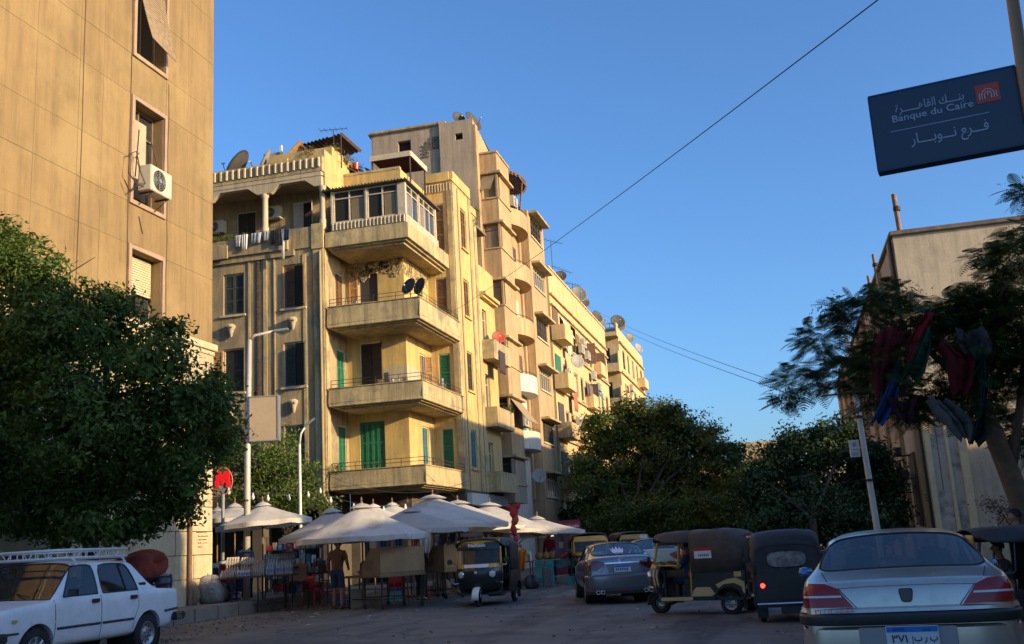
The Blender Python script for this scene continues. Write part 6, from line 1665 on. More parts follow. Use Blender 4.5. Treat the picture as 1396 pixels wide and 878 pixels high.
def rickshaw(label, M, body=rk_black, canopy=tarp_blk, front=rk_yellow, patch=None, fender=rk_white, sign=None, rear_lit=False, frame=None, stickers=False, visor=None):
 t = thing('auto_rickshaw', label, 'auto rickshaw', M=M, group='three wheeled auto rickshaws in the street')
 frame = frame or body
 wheel(t, 0.0001, 1.02, .215, .10, 'steel', 'front_wheel')
 for s in (-1, 1): wheel(t, s * .53, -.82, .215, .11, 'steel', 'rear_wheel')
 # front mudguard and fork
 b = MB(); n = 12
 P = []
 for k in range(n + 1):
  a = radians(-10) + radians(200) * k / n; r = .27
  P.append([(x, 1.02 + r * cos(a) * (1 - .0 * abs(x)), .215 + (r - 2.2 * x * x) * sin(a)) for x in (-.09, -.06, 0, .06, .09)])
 b.grid(P); o = b.build('mudguard', fender, t, smooth=True); sm = o.modifiers.new('s', 'SOLIDIFY'); sm.thickness = .012
 b = MB(); b.tube([(-.075, 1.02, .215), (-.08, .95, .55), (-.03, .80, 1.0)], .018, 6); b.tube([(.075, 1.02, .215), (.08, .95, .55), (.03, .80, 1.0)], .018, 6); b.build('fork', chrome, t)
 # nose: convex shield from fender height to windscreen sill
 b = MB(); P = []
 for k, (z, w, yc, bul) in enumerate(((.34, .40, .78, .06), (.45, .56, .90, .10), (.62, .60, .95, .13), (.80, .61, .97, .15), (.95, .60, .94, .15), (1.02, .585, .88, .13))):
  P.append([(w * sin(a), yc + bul * cos(a) - bul * .0 - (1 - cos(a)) * .25, z) for a in [radians(-90 + 15 * i) for i in range(13)]])
 b.grid(P); o = b.build('nose_panel', body, t, smooth=True); sm = o.modifiers.new('s', 'SOLIDIFY'); sm.thickness = .02
 # sill panel under the screen
 b = MB(); b.grid([[(w * sin(a), yc + .16 * cos(a) - (1 - cos(a)) * .25, z) for a in [radians(-88 + 16 * i) for i in range(12)]] for z, w, yc in ((.955, .61, .95), (1.06, .60, .90))])
 b.build('screen_sill', front, t, smooth=True)
 b = MB(); b.grid([[(.612 * sin(a), .955 + .165 * cos(a) - (1 - cos(a)) * .25 - (z - .97) * .45, z) for a in [radians(-32 + 8 * i) for i in range(9)]] for z in (.97, 1.05)]); b.build('sticker', rk_white, t)
 for s in (-1, 1):
  q = TR(s * .40, 1.0, .80, s * -.35, -pi / 2)
  b = MB(); b.lathe([(.095, -.05), (.10, .05), (.085, .075)], 20, q); hl = b.build('headlamp', chrome if body is rk_black else black_pl, t, smooth=True)
  b = MB(); b.lathe([(.001, .085), (.05, .08), (.085, .06)], 20, q); b.build('lens', clear_lens, hl, smooth=True)
  b = MB(); b.tube([(s * .42, .90, .60), (s * .62, .98, .58), (s * .63, .86, .57)], .014, 6); b.build('guard_bar', chrome, t)
  mb = MB(); mb.tube([(s * .58, .80, 1.06), (s * .74, .86, 1.12)], .01, 5); mb.lathe([(.001, -.02), (.07, -.015), (.075, .01), (.001, .015)], 14, TR(s * .76, .86, 1.14, 0, pi / 2)); mb.build('mirror', black_pl, t)
 b = MB(); b.prism([(-.035, .05), (.035, .05), (.025, -.02), (0, -.05), (-.025, -.02)], 0, .015, TR(0, 1.135, .83, 0, pi / 2)); b.build('badge', rk_white, t)
 # windscreen frame, glass, visor
 zs, zt, ys, yt = 1.06, 1.52, .93, .78
 b = MB()
 for s in (-1, 1): b.tube([(s * .60, ys - .12, zs - .02), (s * .575, yt - .08, zt + .05)], .028, 6)
 b.tube([(-.575, yt - .07, zt + .03), (0, yt + .02, zt + .05), (.575, yt - .07, zt + .03)], .028, 6); b.build('screen_frame', front if frame is body else frame, t)
 b = MB(); b.grid([[(w * sin(a), y + .10 * cos(a) - .10 + (.0), z) for a in [radians(-70 + 14 * i) for i in range(11)]] for z, y, w in ((zs, ys, .60), (zt, yt, .58))]); b.build('windscreen', clear_glass, t, smooth=True)
 b = MB(); b.grid([[(w * sin(a), y + .10 * cos(a) - .09, z) for a in [radians(-72 + 12 * i) for i in range(13)]] for z, y, w in ((1.42, .83, .61), (1.50, .82, .62), (1.60, .78, .61))])
 vis = b.build('visor', visor or (front if sign is None else rk_black), t, smooth=True)
 if sign:
  lettering('name_lettering', sign, .115, rk_white, t, TR(0.02, .858, 1.525, pi), .004, 'CENTER', .006, 1.25)
  b = MB(); b.grid([[(w * sin(a), y + .10 * cos(a) - .09, z) for a in [radians(-72 + 12 * i) for i in range(13)]] for z, y, w in ((1.60, .785, .615), (1.66, .75, .61))]); b.build('roof_edge', front, t, smooth=True)
 # floor, driver platform, front apron behind the nose
 b = MB(); b.box(-.60, .60, -1.15, .80, .28, .34); b.box(-.57, .57, .60, .64, .34, .90); b.build('floor_pan', body, t)
 b = MB(); b.box(-.22, .22, .0, .34, .34, .62); b.build('driver_seat_base', body, t); b = MB(); b.cbox((0, .17, .66), (.46, .36, .10)); b.build('driver_seat', black_pl, t, bevel=.03)
 b = MB(); b.cbox((0, -.62, .68), (1.04, .46, .14)); b.cbox((0, -.90, .95), (1.04, .12, .46), rx=-.15); b.build('passenger_seat', mat('seat_vinyl', (.09, .06, .05), .5, var=.2), t, bevel=.03)
 b = MB(); b.tube([(-.36, .60, 1.0), (-.2, .74, 1.02), (0, .78, .98), (.2, .74, 1.02), (.36, .60, 1.0)], .015, 6); b.build('handlebar', chrome, t)
 # rear body sides with wheel arch
 for s in (-1, 1):
  poly = [(-1.20, .86), (-.08, .86), (-.02, .50), (.02, .34)] + [(-.82 + .31 * cos(a), .24 + .31 * sin(a)) for a in [radians(18 + 144 * i / 12) for i in range(13)]] + [(-1.18, .36)]
  b = MB(); b.prism(poly, s * .60, s * .64, Matrix(((0, 0, 1, 0), (1, 0, 0, 0), (0, 1, 0, 0), (0, 0, 0, 1))))
  b.build('side_panel', body, t, fix=True)
  b = MB(); arcp = [(s * .655, -.82 + .315 * cos(a), .24 + .315 * sin(a)) for a in [radians(12 + 156 * i / 14) for i in range(15)]]; b.tube(arcp, .022, 6); b.build('arch_trim', black_rub, t)
  if patch:
   for pl in ([(-1.17, .42), (-1.13, .42), (-1.10, .55), (-.95, .62), (-.72, .60), (-.60, .52), (-.55, .60), (-.80, .70), (-1.0, .72), (-1.17, .64)], [(.0, .37), (-.45, .37), (-.52, .42), (-.42, .55), (-.12, .55), (-.04, .48)], [(-1.12, .74), (-.96, .74), (-.96, .84), (-1.12, .84)]):
    b = MB(); b.prism(pl, s * .641, s * .645, Matrix(((0, 0, 1, 0), (1, 0, 0, 0), (0, 1, 0, 0), (0, 0, 0, 1)))); b.build('cream_patch', patch, t, fix=True)
   b = MB(); b.box(min(s * .60, s * .645), max(s * .60, s * .645), -.02, .70, .29, .36); b.build('sill_strip', patch, t)
  b = MB(); b.tube([(s * .60, .02, .34), (s * .61, -.02, .9), (s * .60, -.05, 1.5)], .020, 6); b.build('side_pillar', frame, t)
  b = MB(); b.tube([(s * .60, .78, 1.02), (s * .61, .30, 1.0), (s * .61, .26, 1.04), (s * .60, .22, 1.46)], .018, 6); b.build('side_rail', front, t)
 if patch:
  b = MB(); b.grid([[(w * sin(a), yc + bul * cos(a) - (1 - cos(a)) * .25 + .012, z) for a in [radians(58 + 8 * i) for i in range(5)]] for z, w, yc, bul in ((.45, .57, .90, .10), (.62, .615, .95, .13), (.80, .625, .97, .15), (.94, .615, .94, .15))]); b.build('cream_patch', patch, t)
  b = MB(); b.grid([[(-w * sin(a), yc + bul * cos(a) - (1 - cos(a)) * .25 + .012, z) for a in [radians(58 + 8 * i) for i in range(5)]] for z, w, yc, bul in ((.45, .57, .90, .10), (.62, .615, .95, .13), (.80, .625, .97, .15), (.94, .615, .94, .15))]); b.build('cream_patch', patch, t)
 # canopy
 def sect(y, zl, zt_, w):
  pts = [(-w, zl), (-w * 1.01, (zl + zt_) / 2 if zt_ - zl > .4 else zl + .02), (-w, zt_ - .17), (-w * .95, zt_ - .075), (-w * .8, zt_ - .025), (-w * .4, zt_ + .005), (0, zt_ + .012)]
  return [(x, y, z) for x, z in pts] + [(-x, y, z) for x, z in pts[-2::-1]]
 R = random.Random(5)
 roof = [sect(.80, 1.56, 1.66, .60), sect(.5, 1.47, 1.69, .625), sect(.2, 1.46, 1.685, .63), sect(-.03, 1.45, 1.70, .635)]
 b = MB(); b.grid(roof); o = b.build('canopy_roof', canopy, t, smooth=True); sm = o.modifiers.new('s', 'SOLIDIFY'); sm.thickness = .015
 back = [sect(-.03, .84, 1.70, .635), sect(-.30, .84, 1.68, .625), sect(-.6, .84, 1.70, .64), sect(-.9, .84, 1.66, .63), sect(-1.10, .85, 1.56, .61), sect(-1.21, .86, 1.42, .57)]
 b = MB(); b.grid(back); o = b.build('canopy_hood', canopy, t, smooth=True); sm = o.modifiers.new('s', 'SOLIDIFY'); sm.thickness = .015
 b = MB(); e = back[-1]; n = len(e)
 b.add(e, [tuple(range(n))]); b.add([(x, y + .004, z) for x, y, z in e], [tuple(range(n - 1, -1, -1))]); b.build('canopy_back', canopy, t)
 # rear window
 b = MB(); cx, cz, a_, c_ = 0, 1.17, .37, .15
 el = [(cx + a_ * (abs(cos(u)) ** .5) * (1 if cos(u) > 0 else -1), cz + c_ * (abs(sin(u)) ** .6) * (1 if sin(u) > 0 else -1)) for u in [2 * pi * i / 28 for i in range(28)]]
 b.prism([(x, z) for x, z in el], 0, .010, TR(0, -1.212, 0, 0, pi / 2)); b.build('rear_window', cloudy_plastic, t)
 b = MB(); b.tube([(x, -1.222, z) for x, z in el + el[:1]], .009, 5, False); b.build('window_piping', black_rub, t)
 b = MB(); b.box(-.60, .60, -1.24, -1.20, .36, .90); b.box(-.50, .50, -1.27, -1.241, .42, .62); b.build('rear_panel', body, t, bevel=.01)
 b = MB(); b.tube([(-.62, -1.30, .36), (.62, -1.30, .36)], .022, 8); b.tube([(-.5, -1.2, .36), (-.5, -1.30, .36)], .015, 6); b.tube([(.5, -1.2, .36), (.5, -1.30, .36)], .015, 6); b.build('rear_bumper', chrome, t)
 for s in (-1, 1):
  b = MB(); b.box(s * .50 - .06, s * .50 + .06, -1.285, -1.242, .66, .84); b.build('tail_lamp', red_lens_dk, t, bevel=.008)
  b = MB(); b.lathe([(.001, .006), (.04, .004), (.05, -.01)], 14, TR(s * .49, -1.286, .70, 0, pi / 2)); b.build('brake_lamp', red_lit if (rear_lit and s < 0) else red_lens, t)
  b = MB(); b.box(s * .53 - .10, s * .53 + .10, -1.12, -1.10, .10, .40); b.build('mud_flap', black_rub, t)
 b = MB(); b.box(-.18, .18, -1.2, -.75, .16, .30); b.cyl((.25, -1.28, .2), (.25, -.9, .22), .035, 8); b.build('engine_cover', black_pl, t)
 if stickers:
  for (x, y0, y1, z0, z1, m1) in ((-.652, -.52, -.14, 1.13, 1.35, 1),):
   b = MB(); b.box(x - .006, x - .002, y0, y1, z0, z1 - .07); b.build('sticker', rk_white, t)
   b = MB(); b.box(x - .006, x - .002, y0, y1, z1 - .07, z1); b.build('sticker', mat('sticker_red', (.5, .02, .02), .5), t)
   b = MB()
   for k in range(6): b.box(x - .010, x - .0065, y0 + .06 + k * .04, y0 + .08 + k * .04, z0 + .04, z0 + .085)
   b.build('sticker_marks', ink, t)
  b = MB(); b.box(-.30, -.02, -1.175, -1.165, 1.46, 1.53, TR(0, 0, 0)); b.build('sticker', rk_white, t); b = MB(); b.box(-.30, -.02, -1.165, -1.155, 1.531, 1.59); b.build('sticker', mat('sticker_red', (.5, .02, .02), .5), t)
 return t
def rk_mat(px, d, hx, hy, sc, fwd=0.0, base=None):
 """matrix from a photo column, depth, heading in camera axes (right, away) and scale; fwd shifts along the heading"""
 r = Vector((cos(CAMYAW), sin(CAMYAW), 0)); f = Vector((-sin(CAMYAW), cos(CAMYAW), 0))
 h = (r * hx + f * hy).normalized(); p = cs(px, d) + h * fwd
 return TR(p.x, p.y, gz(p.x), atan2(h.y, h.x) - pi / 2) @ Matrix.Scale(sc, 4), h
M1, _ = rk_mat(648, 25.5, -.22, -.975, .96, -.98)
rickshaw('black auto rickshaw with Mariam on its visor and a white front mudguard, beside the carts', M1, sign='MaRiam')
M2, H2 = rk_mat(893, 21.0, -.84, .54, .93, -.97)
rickshaw('black and cream auto rickshaw crossing the street, driver in a dark shirt aboard', M2, canopy=tarp_brn, patch=rk_cream, fender=mat('fender_grey_olive', (.08, .08, .06), .6), stickers=True, frame=rk_yellow)
M3, _ = rk_mat(1070, 17.0, .21, .978, .875, 1.25)
rickshaw('black auto rickshaw from behind with one brake lamp lit, touching the silver saloon', M3, rear_lit=True)
M4, H4 = rk_mat(1262, 14.3, -.985, .17, .86, -1.2)
rickshaw('dark auto rickshaw at the right edge behind the silver saloon, with open sides', M4, front=rk_black, visor=rk_black)
M5, _ = rk_mat(806, 35.5, .05, -1.0, 1.0, -1.0)
rickshaw('small far rickshaw with a yellow visor, left of the dark grey saloon', M5, fender=rk_black)
M6, _ = rk_mat(868, 40, .2, -1.0, 1.0, -1.0)
rickshaw('farthest rickshaw with a yellow roof front under the trees', M6, fender=rk_black)
# ================================================================== PEOPLE
skin_m = mat('skin_brown', (.33, .18, .11), .6, var=.1, scale=8)
hair_m = mat('hair_black', (.012, .010, .009), .6)
def skin_mesh(chains, sub=1):
 """chains: list of lists of (x, y, z, r); chains share joints that have the same position; first point is the root"""
 vs, rs, es, idx = [], [], [], {}
 for ch in chains:
  prev = None
  for x, y, z, r in ch:
   k = (round(x, 4), round(y, 4), round(z, 4))
   if k not in idx: idx[k] = len(vs); vs.append((x, y, z)); rs.append(r)
   if prev is not None and prev != idx[k]: es.append((prev, idx[k]))
   prev = idx[k]
 me = bpy.data.meshes.new('sk'); me.from_pydata(vs, es, [])
 o = link('sk', me); m = o.modifiers.new('skin', 'SKIN'); m.use_smooth_shade = True
 for i, r in enumerate(rs):
  d = me.skin_vertices[0].data[i]; d.radius = (r, r); d.use_root = (i == 0)
 s = o.modifiers.new('s', 'SUBSURF'); s.levels = sub; s.render_levels = sub
 return eval_mesh(o)
def person(label, M, pose, shirt, trousers, shorts=False, bare=True, hat=None, long_sleeve=False, scale=1.0):
 """pose: dict of joints; x right of the figure, y forward, z up"""
 t = thing('person', label, 'person', M=M @ Matrix.Scale(scale, 4))
 J = pose
 def P(n, r): return (*J[n], r)
 def lerp(a, b, f): return tuple(J[a][i] * (1 - f) + J[b][i] * f for i in range(3))
 ch = [[P('pelvis', .125), (*lerp('pelvis', 'chest', .5), .125), P('chest', .14), P('neck', .060), (*lerp('neck', 'head', .45), .058), (*lerp('neck', 'head', .75), .085), P('head', .100), (J['head'][0], J['head'][1] - .005, J['head'][2] + .07, .075)]]
 for s in ('l', 'r'):
  ch.append([P('chest', .14), P('sho_' + s, .065), P('elb_' + s, .043), (*lerp('elb_' + s, 'wri_' + s, .4), .042), P('wri_' + s, .028)])
  e, w = Vector(J['elb_' + s]), Vector(J['wri_' + s]); d = (w - e).normalized(); sd = d.cross(Vector((0, 1, .3))).normalized() if abs(d.y) < .9 else d.cross(Vector((0, 0, 1))).normalized()
  palm = w + d * .055; ch[-1].append((*palm, .036))
  curl = d.cross(sd) * (1 if s == 'l' else 1)
  for i, (off, ln) in enumerate(((-.028, .066), (-.009, .076), (.010, .072), (.027, .056))):
   k = palm + sd * off + d * .030; k2 = k + d * ln * .5 + curl * .008; k3 = k2 + d * ln * .4 + curl * .025
   ch.append([(*palm, .036), (*k, .0095), (*k2, .0088), (*k3, .0075)])
  th = w + d * .025 + sd * -.034; ch.append([P('wri_' + s, .028), (*th, .012), (*(th + d * .04 - sd * .016), .0095)])
  ch.append([P('pelvis', .125), P('hip_' + s, .088), (*lerp('hip_' + s, 'kne_' + s, .5), .074), P('kne_' + s, .054), (*lerp('kne_' + s, 'ank_' + s, .3), .054), P('ank_' + s, .034), (J['toe_' + s][0] * .5 + J['ank_' + s][0] * .5, J['toe_' + s][1] * .5 + J['ank_' + s][1] * .5, J['toe_' + s][2] + .012, .036), P('toe_' + s, .026)])
 me = skin_mesh(ch, 2); me.materials.clear(); me.materials.append(skin_m); link('body', me, t)
 H = Vector(J['head']); b = MB()
 for s in (-1, 1): b.lathe([(.001, -.012), (.02, -.006), (.024, .01), (.001, .014)], 8, TR(H.x + s * .088, H.y - .005, H.z - .012, 0, 0, s * pi / 2))
 b.build('ear', skin_m, t, smooth=True)
 b = MB(); b.add([(H.x - .012, H.y + .088, H.z - .03), (H.x + .012, H.y + .088, H.z - .03), (H.x, H.y + .118, H.z - .032), (H.x, H.y + .09, H.z + .012)], [(0, 1, 2), (0, 2, 3), (1, 3, 2)]); b.build('nose', skin_m, t)
 b = MB()
 for s in (-1, 1): b.lathe([(.001, -.01), (.012, -.004), (.001, .008)], 8, TR(H.x + s * .034, H.y + .086, H.z + .01, 0, pi / 2))
 b.build('eye', ink, t); b = MB(); b.cbox((H.x, H.y + .092, H.z - .058), (.045, .01, .009)); b.build('mouth', mat('lips', (.20, .07, .05), .6), t)
 # hair: cap over the skull
 b = MB(); P_ = []
 for i in range(9):
  th = pi * .60 * i / 8
  row = []
  for k in range(20):
   a = 2 * pi * k / 20; lim = .60 if sin(a) > .3 else 1.0
   tt = th * (lim if i > 2 else 1); row.append((H.x + .104 * sin(tt) * cos(a), H.y - .012 + .112 * sin(tt) * sin(a), H.z + .028 + .106 * cos(tt) - (.0)))
  P_.append(row + [row[0]])
 b.grid(P_); b.build('hair', hat or hair_m, t, smooth=True)
 # shirt and trousers
 sh = [[(*lerp('pelvis', 'chest', -.06), .150), (*lerp('pelvis', 'chest', .5), .152), P('chest', .160), (*lerp('chest', 'neck', .72), .082)]]
 for s in ('l', 'r'):
  c = [P('chest', .160), P('sho_' + s, .082), (*lerp('sho_' + s, 'elb_' + s, .75), .062)]
  if long_sleeve: c += [P('elb_' + s, .057), (*lerp('elb_' + s, 'wri_' + s, .92), .042)]
  sh.append(c)
 me = skin_mesh(sh, 2); me.materials.clear(); me.materials.append(shirt); link('shirt', me, t)
 tr_ = [[P('pelvis', .150), (*lerp('pelvis', 'chest', .22), .143)]]
 for s in ('l', 'r'):
  c = [P('pelvis', .150), P('hip_' + s, .106), (*lerp('hip_' + s, 'kne_' + s, .55), .096)]
  c += [(*lerp('hip_' + s, 'kne_' + s, .98), .086)] if shorts else [P('kne_' + s, .070), (*lerp('kne_' + s, 'ank_' + s, .5), .064), (*lerp('kne_' + s, 'ank_' + s, .95), .056)]
  tr_.append(c)
 me = skin_mesh(tr_, 2); me.materials.clear(); me.materials.append(trousers); link('shorts' if shorts else 'trousers', me, t)
 for s in ('l', 'r'):
  a, q = Vector(J['ank_' + s]), Vector(J['toe_' + s]); dd = (q - a); dd.z = 0; mid = a.lerp(q, .45); mid.z = q.z - .018
  b = MB(); b.cbox(tuple(mid), (.085, dd.length + .12, .022), rz=atan2(dd.y, dd.x) - pi / 2); b.build('sandal', black_rub, t, bevel=.006)
 return t
def stand(arm_l=None, arm_r=None, lean=.0, step=.08, turn=0):
 J = dict(pelvis=(0, 0, .93), chest=(0, .03 + lean, 1.30), neck=(0, .03 + lean * 1.3, 1.47), head=(0, .05 + lean * 1.5, 1.61),
    sho_l=(-.18, .02 + lean, 1.38), sho_r=(.18, .02 + lean, 1.38), hip_l=(-.095, 0, .87), hip_r=(.095, 0, .87),
    kne_l=(-.115, .03 + step, .48), kne_r=(.115, .02 - step * .3, .48), ank_l=(-.13, step, .075), ank_r=(.13, -step, .075),
    toe_l=(-.15, step + .16, .03), toe_r=(.15, -step + .16, .03))
 J['elb_l'], J['wri_l'] = arm_l or ((-.27, .0 + lean, 1.12), (-.28, .10 + lean, .88)); J['elb_r'], J['wri_r'] = arm_r or ((.27, .0 + lean, 1.12), (.26, .12 + lean, .88))
 return J
def sit(seat=.52, reach=.42, hand=.98, lean=.05):
 return dict(pelvis=(0, 0, seat + .08), chest=(0, lean, seat + .46), neck=(0, lean + .02, seat + .63), head=(0, lean + .05, seat + .77),
    sho_l=(-.18, lean, seat + .54), sho_r=(.18, lean, seat + .54), elb_l=(-.25, lean + .16, seat + .34), elb_r=(.25, lean + .16, seat + .34), wri_l=(-.22, reach, hand - .05), wri_r=(.22, reach, hand - .05),
    hip_l=(-.1, .02, seat + .06), hip_r=(.1, .02, seat + .06), kne_l=(-.16, .40, seat + .08), kne_r=(.16, .40, seat + .08), ank_l=(-.15, .44, seat - .32), ank_r=(.15, .40, seat - .32), toe_l=(-.16, .58, seat - .37), toe_r=(.16, .54, seat - .37))
clo = lambda n, c, **k: mat(n, c, .92, var=.15, scale=6, bump=.25, bscale=18, **k)
CAMR = Vector((cos(CAMYAW), sin(CAMYAW), 0)); CAMF = Vector((-sin(CAMYAW), cos(CAMYAW), 0))
def place(px, d, rz_cam=0.0, z=None, dz=0.0):
 """matrix on the ground; rz_cam = 0 faces away from the camera, measured to the left"""
 p = cs(px, d); zz = (gz(p.x) if z is None else z) + dz
 return TR(p.x, p.y, zz, CAMYAW + radians(rz_cam))
person('person in a brown shirt and blue shorts seen from behind beside the first cart', place(459, 26.9, -14), stand(((-.27, -.01, 1.12), (-.24, .10, .89)), ((.27, .02, 1.13), (.20, .24, 1.02)), .02, .05), clo('shirt_brown', (.27, .13, .07)), clo('denim_blue', (.04, .075, .13)), shorts=True, scale=1.02)
person('person in a light blue shirt standing behind the table of water bottles', place(337, 29.2, 168, z=.35), stand(((-.24, .12, 1.15), (-.12, .26, 1.0)), ((.24, .12, 1.15), (.12, .26, 1.02)), .08, .03), clo('shirt_blue', (.12, .20, .42)), clo('trousers_dark', (.03, .03, .035)), long_sleeve=True)
person('person in a magenta top behind the produce table under the last parasol', place(751, 38.5, 150, z=.2), stand(((-.22, .1, 1.12), (-.1, .28, .98)), None, .05, .03), clo('shirt_magenta', (.28, .02, .08)), clo('skirt_dark', (.03, .02, .03)), long_sleeve=True)
person('driver of the black and cream rickshaw in a dark blue shirt', M2 @ TR(0, .22, .04), sit(.56, .50, 1.06), clo('shirt_navy', (.035, .045, .09)), clo('trousers_navy', (.02, .02, .03)))
person('passenger in a dark patterned shirt inside the rickshaw at the right edge', M4 @ TR(0.06, .22, .04), sit(.56, .45, 1.0), mat('shirt_patterned', (.06, .045, .045), .9, var=.2, stain=(.26, .20, .17), stain_amt=.8, stain_scale=12), clo('trousers_blue', (.02, .025, .05)))
person('person in a tan shirt at the right edge, beyond the dark rickshaw', place(1392, 16.8, 70), stand(((-.30, .06, 1.25), (-.24, .26, 1.36)), None, 0, .04), clo('shirt_tan', (.38, .20, .11)), clo('trousers_blue', (.02, .025, .05)))

person('person in a dark shirt deep in the shade left of the dark shelf of jars', place(397, 30.4, 150, z=.25), stand(((-.24, .12, 1.15), (-.12, .26, 1.0)), None, .04, .03), clo('shirt_dark', (.05, .05, .06)), clo('trousers_dark', (.03, .03, .035)))
person('person in a pale shirt between the second cart and the Mariam rickshaw', place(614, 32.0, 200, z=.15), stand(None, ((.24, .12, 1.15), (.2, .3, 1.1)), .03, .06), clo('shirt_pale', (.38, .33, .27)), clo('trousers_brown', (.07, .05, .04)))
person('person in a white shirt walking far behind the produce table', place(790, 44, 30, z=.25), stand(None, None, .03, .14), clo('shirt_white', (.5, .5, .48)), clo('trousers_grey', (.08, .08, .09)))
# ================================================================== PARASOLS
canvas = mat('parasol_canvas', (.63, .60, .55), .95, var=.09, scale=2.2, bump=.5, bscale=7, grime=.18, stain=(.36, .31, .25), stain_amt=.45, stain_scale=1.6, ttr=.22)
canvas_g = mat('parasol_canvas_grey', (.45, .43, .40), .95, var=.08, scale=2.2, bump=.25, bscale=12, grime=.2, ttr=.2)
canvas_w = mat('parasol_canvas_white', (.72, .68, .60), .95, var=.05, scale=2.2, bump=.2, bscale=12, grime=.12, ttr=.25)
wood_pole = mat('pole_wood', (.20, .12, .07), .8, var=.25, scale=5)
def parasol(label, px, py, d, r, m=None, rot=0.0, drop=.72, n=8, tilt=(0, 0)):
 a = spot(px, py, d); base = cs(px, d); z0 = gz(base.x); top = a.z - z0
 t = thing('market_parasol', label, 'parasol', M=TR(base.x, base.y, z0, radians(rot)), group='pale canvas parasols over the market stalls')
 g = random.Random(int(px)); T = Matrix.Translation((0, 0, top)) @ Matrix.Rotation(radians(tilt[0]), 4, 'X') @ Matrix.Rotation(radians(tilt[1]), 4, 'Y') @ Matrix.Translation((0, 0, -top))
 m = m or canvas; seg = 6; rows = []
 ksl = 8
 def pt(f, k, extra=0.0):
  a_ = 2 * pi * k / (n * seg); ph = (k % seg) / seg; be = sin(pi * ph)
  rr = r * f * (1 - .085 * be * f); zz = top - .10 - drop * (f ** 1.15) - .012 * be * f * f - .045 * sin(pi * f) 
  return T @ Vector((rr * cos(a_), rr * sin(a_), zz - extra))
 b = MB(); b.grid([[pt(max(.02, i / ksl), k) for k in range(n * seg + 1)] for i in range(ksl + 1)])
 can = b.build('canopy', m, t, angle=25)
 b = MB(); b.grid([[pt(1.0, k, 0) for k in range(n * seg + 1)], [pt(1.003, k, .12 + .008 * sin(k * 1.3) + .006 * g.random()) for k in range(n * seg + 1)]]); b.build('valance', m, t, smooth=True)
 b = MB(); b.grid([[T @ Vector((q * r * (1 - .03 * sin(pi * ((k % seg) / seg))) * cos(2 * pi * k / (n * seg)), q * r * sin(2 * pi * k / (n * seg)), top - .02 - dz)) for k in range(n * seg + 1)] for q, dz in ((.01, 0), (.10, .045), (.19, .13))]); b.build('top_cap', m, t, angle=25)
 b = MB(); b.lathe([(.001, .14), (.02, .12), (.03, .06), (.015, .03), (.04, .0), (.04, -.03)], 8, T @ Matrix.Translation((0, 0, top))); b.build('finial', wood_pole, t)
 b = MB(); b.cyl((0, 0, 0), T @ Vector((0, 0, top - .02)), .024, 8); b.build('pole', wood_pole, t)
 for k in range(n):
  b = MB(); q0, q1 = pt(.06, k * seg, .03), pt(.98, k * seg, .03); b.tube([q0, pt(.5, k * seg, .03), q1], .010, 4); b.tube([pt(.5, k * seg, .03), T @ Vector((0, 0, top - .75))], .008, 4)
  b.build('rib', wood_pole, t)
 return t
parasol('grey white parasol over the first wooden cart, foremost of all', 494, 684, 26.4, 1.72, rot=11, drop=.78)
parasol('large cream parasol with the highest peak, over the second cart', 592, 672, 31, 2.3, rot=5, drop=.88)
parasol('greyish flat parasol between the foremost one and the highest one', 562, 690, 28.8, 1.65, canvas_g, rot=30, drop=.55)
parasol('cream parasol just right of the highest one, behind the Mariam rickshaw', 626, 680, 34, 2.35, rot=22, drop=.85)
parasol('cream parasol with a big finial over the red rag figure', 670, 683, 35.5, 2.35, rot=8, drop=.9, tilt=(-2, 3))
parasol('last cream parasol on the right, over the produce tables', 734, 702, 37, 1.75, rot=16, drop=.42, tilt=(0, 3))
parasol('parasol with its rim behind the left shoulder of the foremost one', 452, 691, 28.6, 1.6, canvas_g, rot=3, drop=.62, tilt=(2, -3))
parasol('small white peak behind the foremost parasol, nearer the left', 510, 685, 34, 1.4, canvas_w, rot=12, drop=.5)
parasol('small white peak behind the foremost parasol, nearer the right', 536, 683, 35, 1.4, canvas_w, rot=25, drop=.5)
parasol('tan parasol right behind the tall lamp pole, peak to its right', 358, 682, 28.5, 1.35, rot=14, drop=.5, tilt=(0, -3))
parasol('pale parasol left of the tall lamp pole', 320, 684, 31, 1.3, rot=8, drop=.4)
parasol('pale parasol beside the limestone corner, leftmost of all', 296, 690, 32.5, 1.1, canvas_g, rot=20, drop=.4)
parasol('far pale parasol low between the rag figure and the last one', 705, 715, 39, 1.4, canvas_w, rot=9, drop=.3)

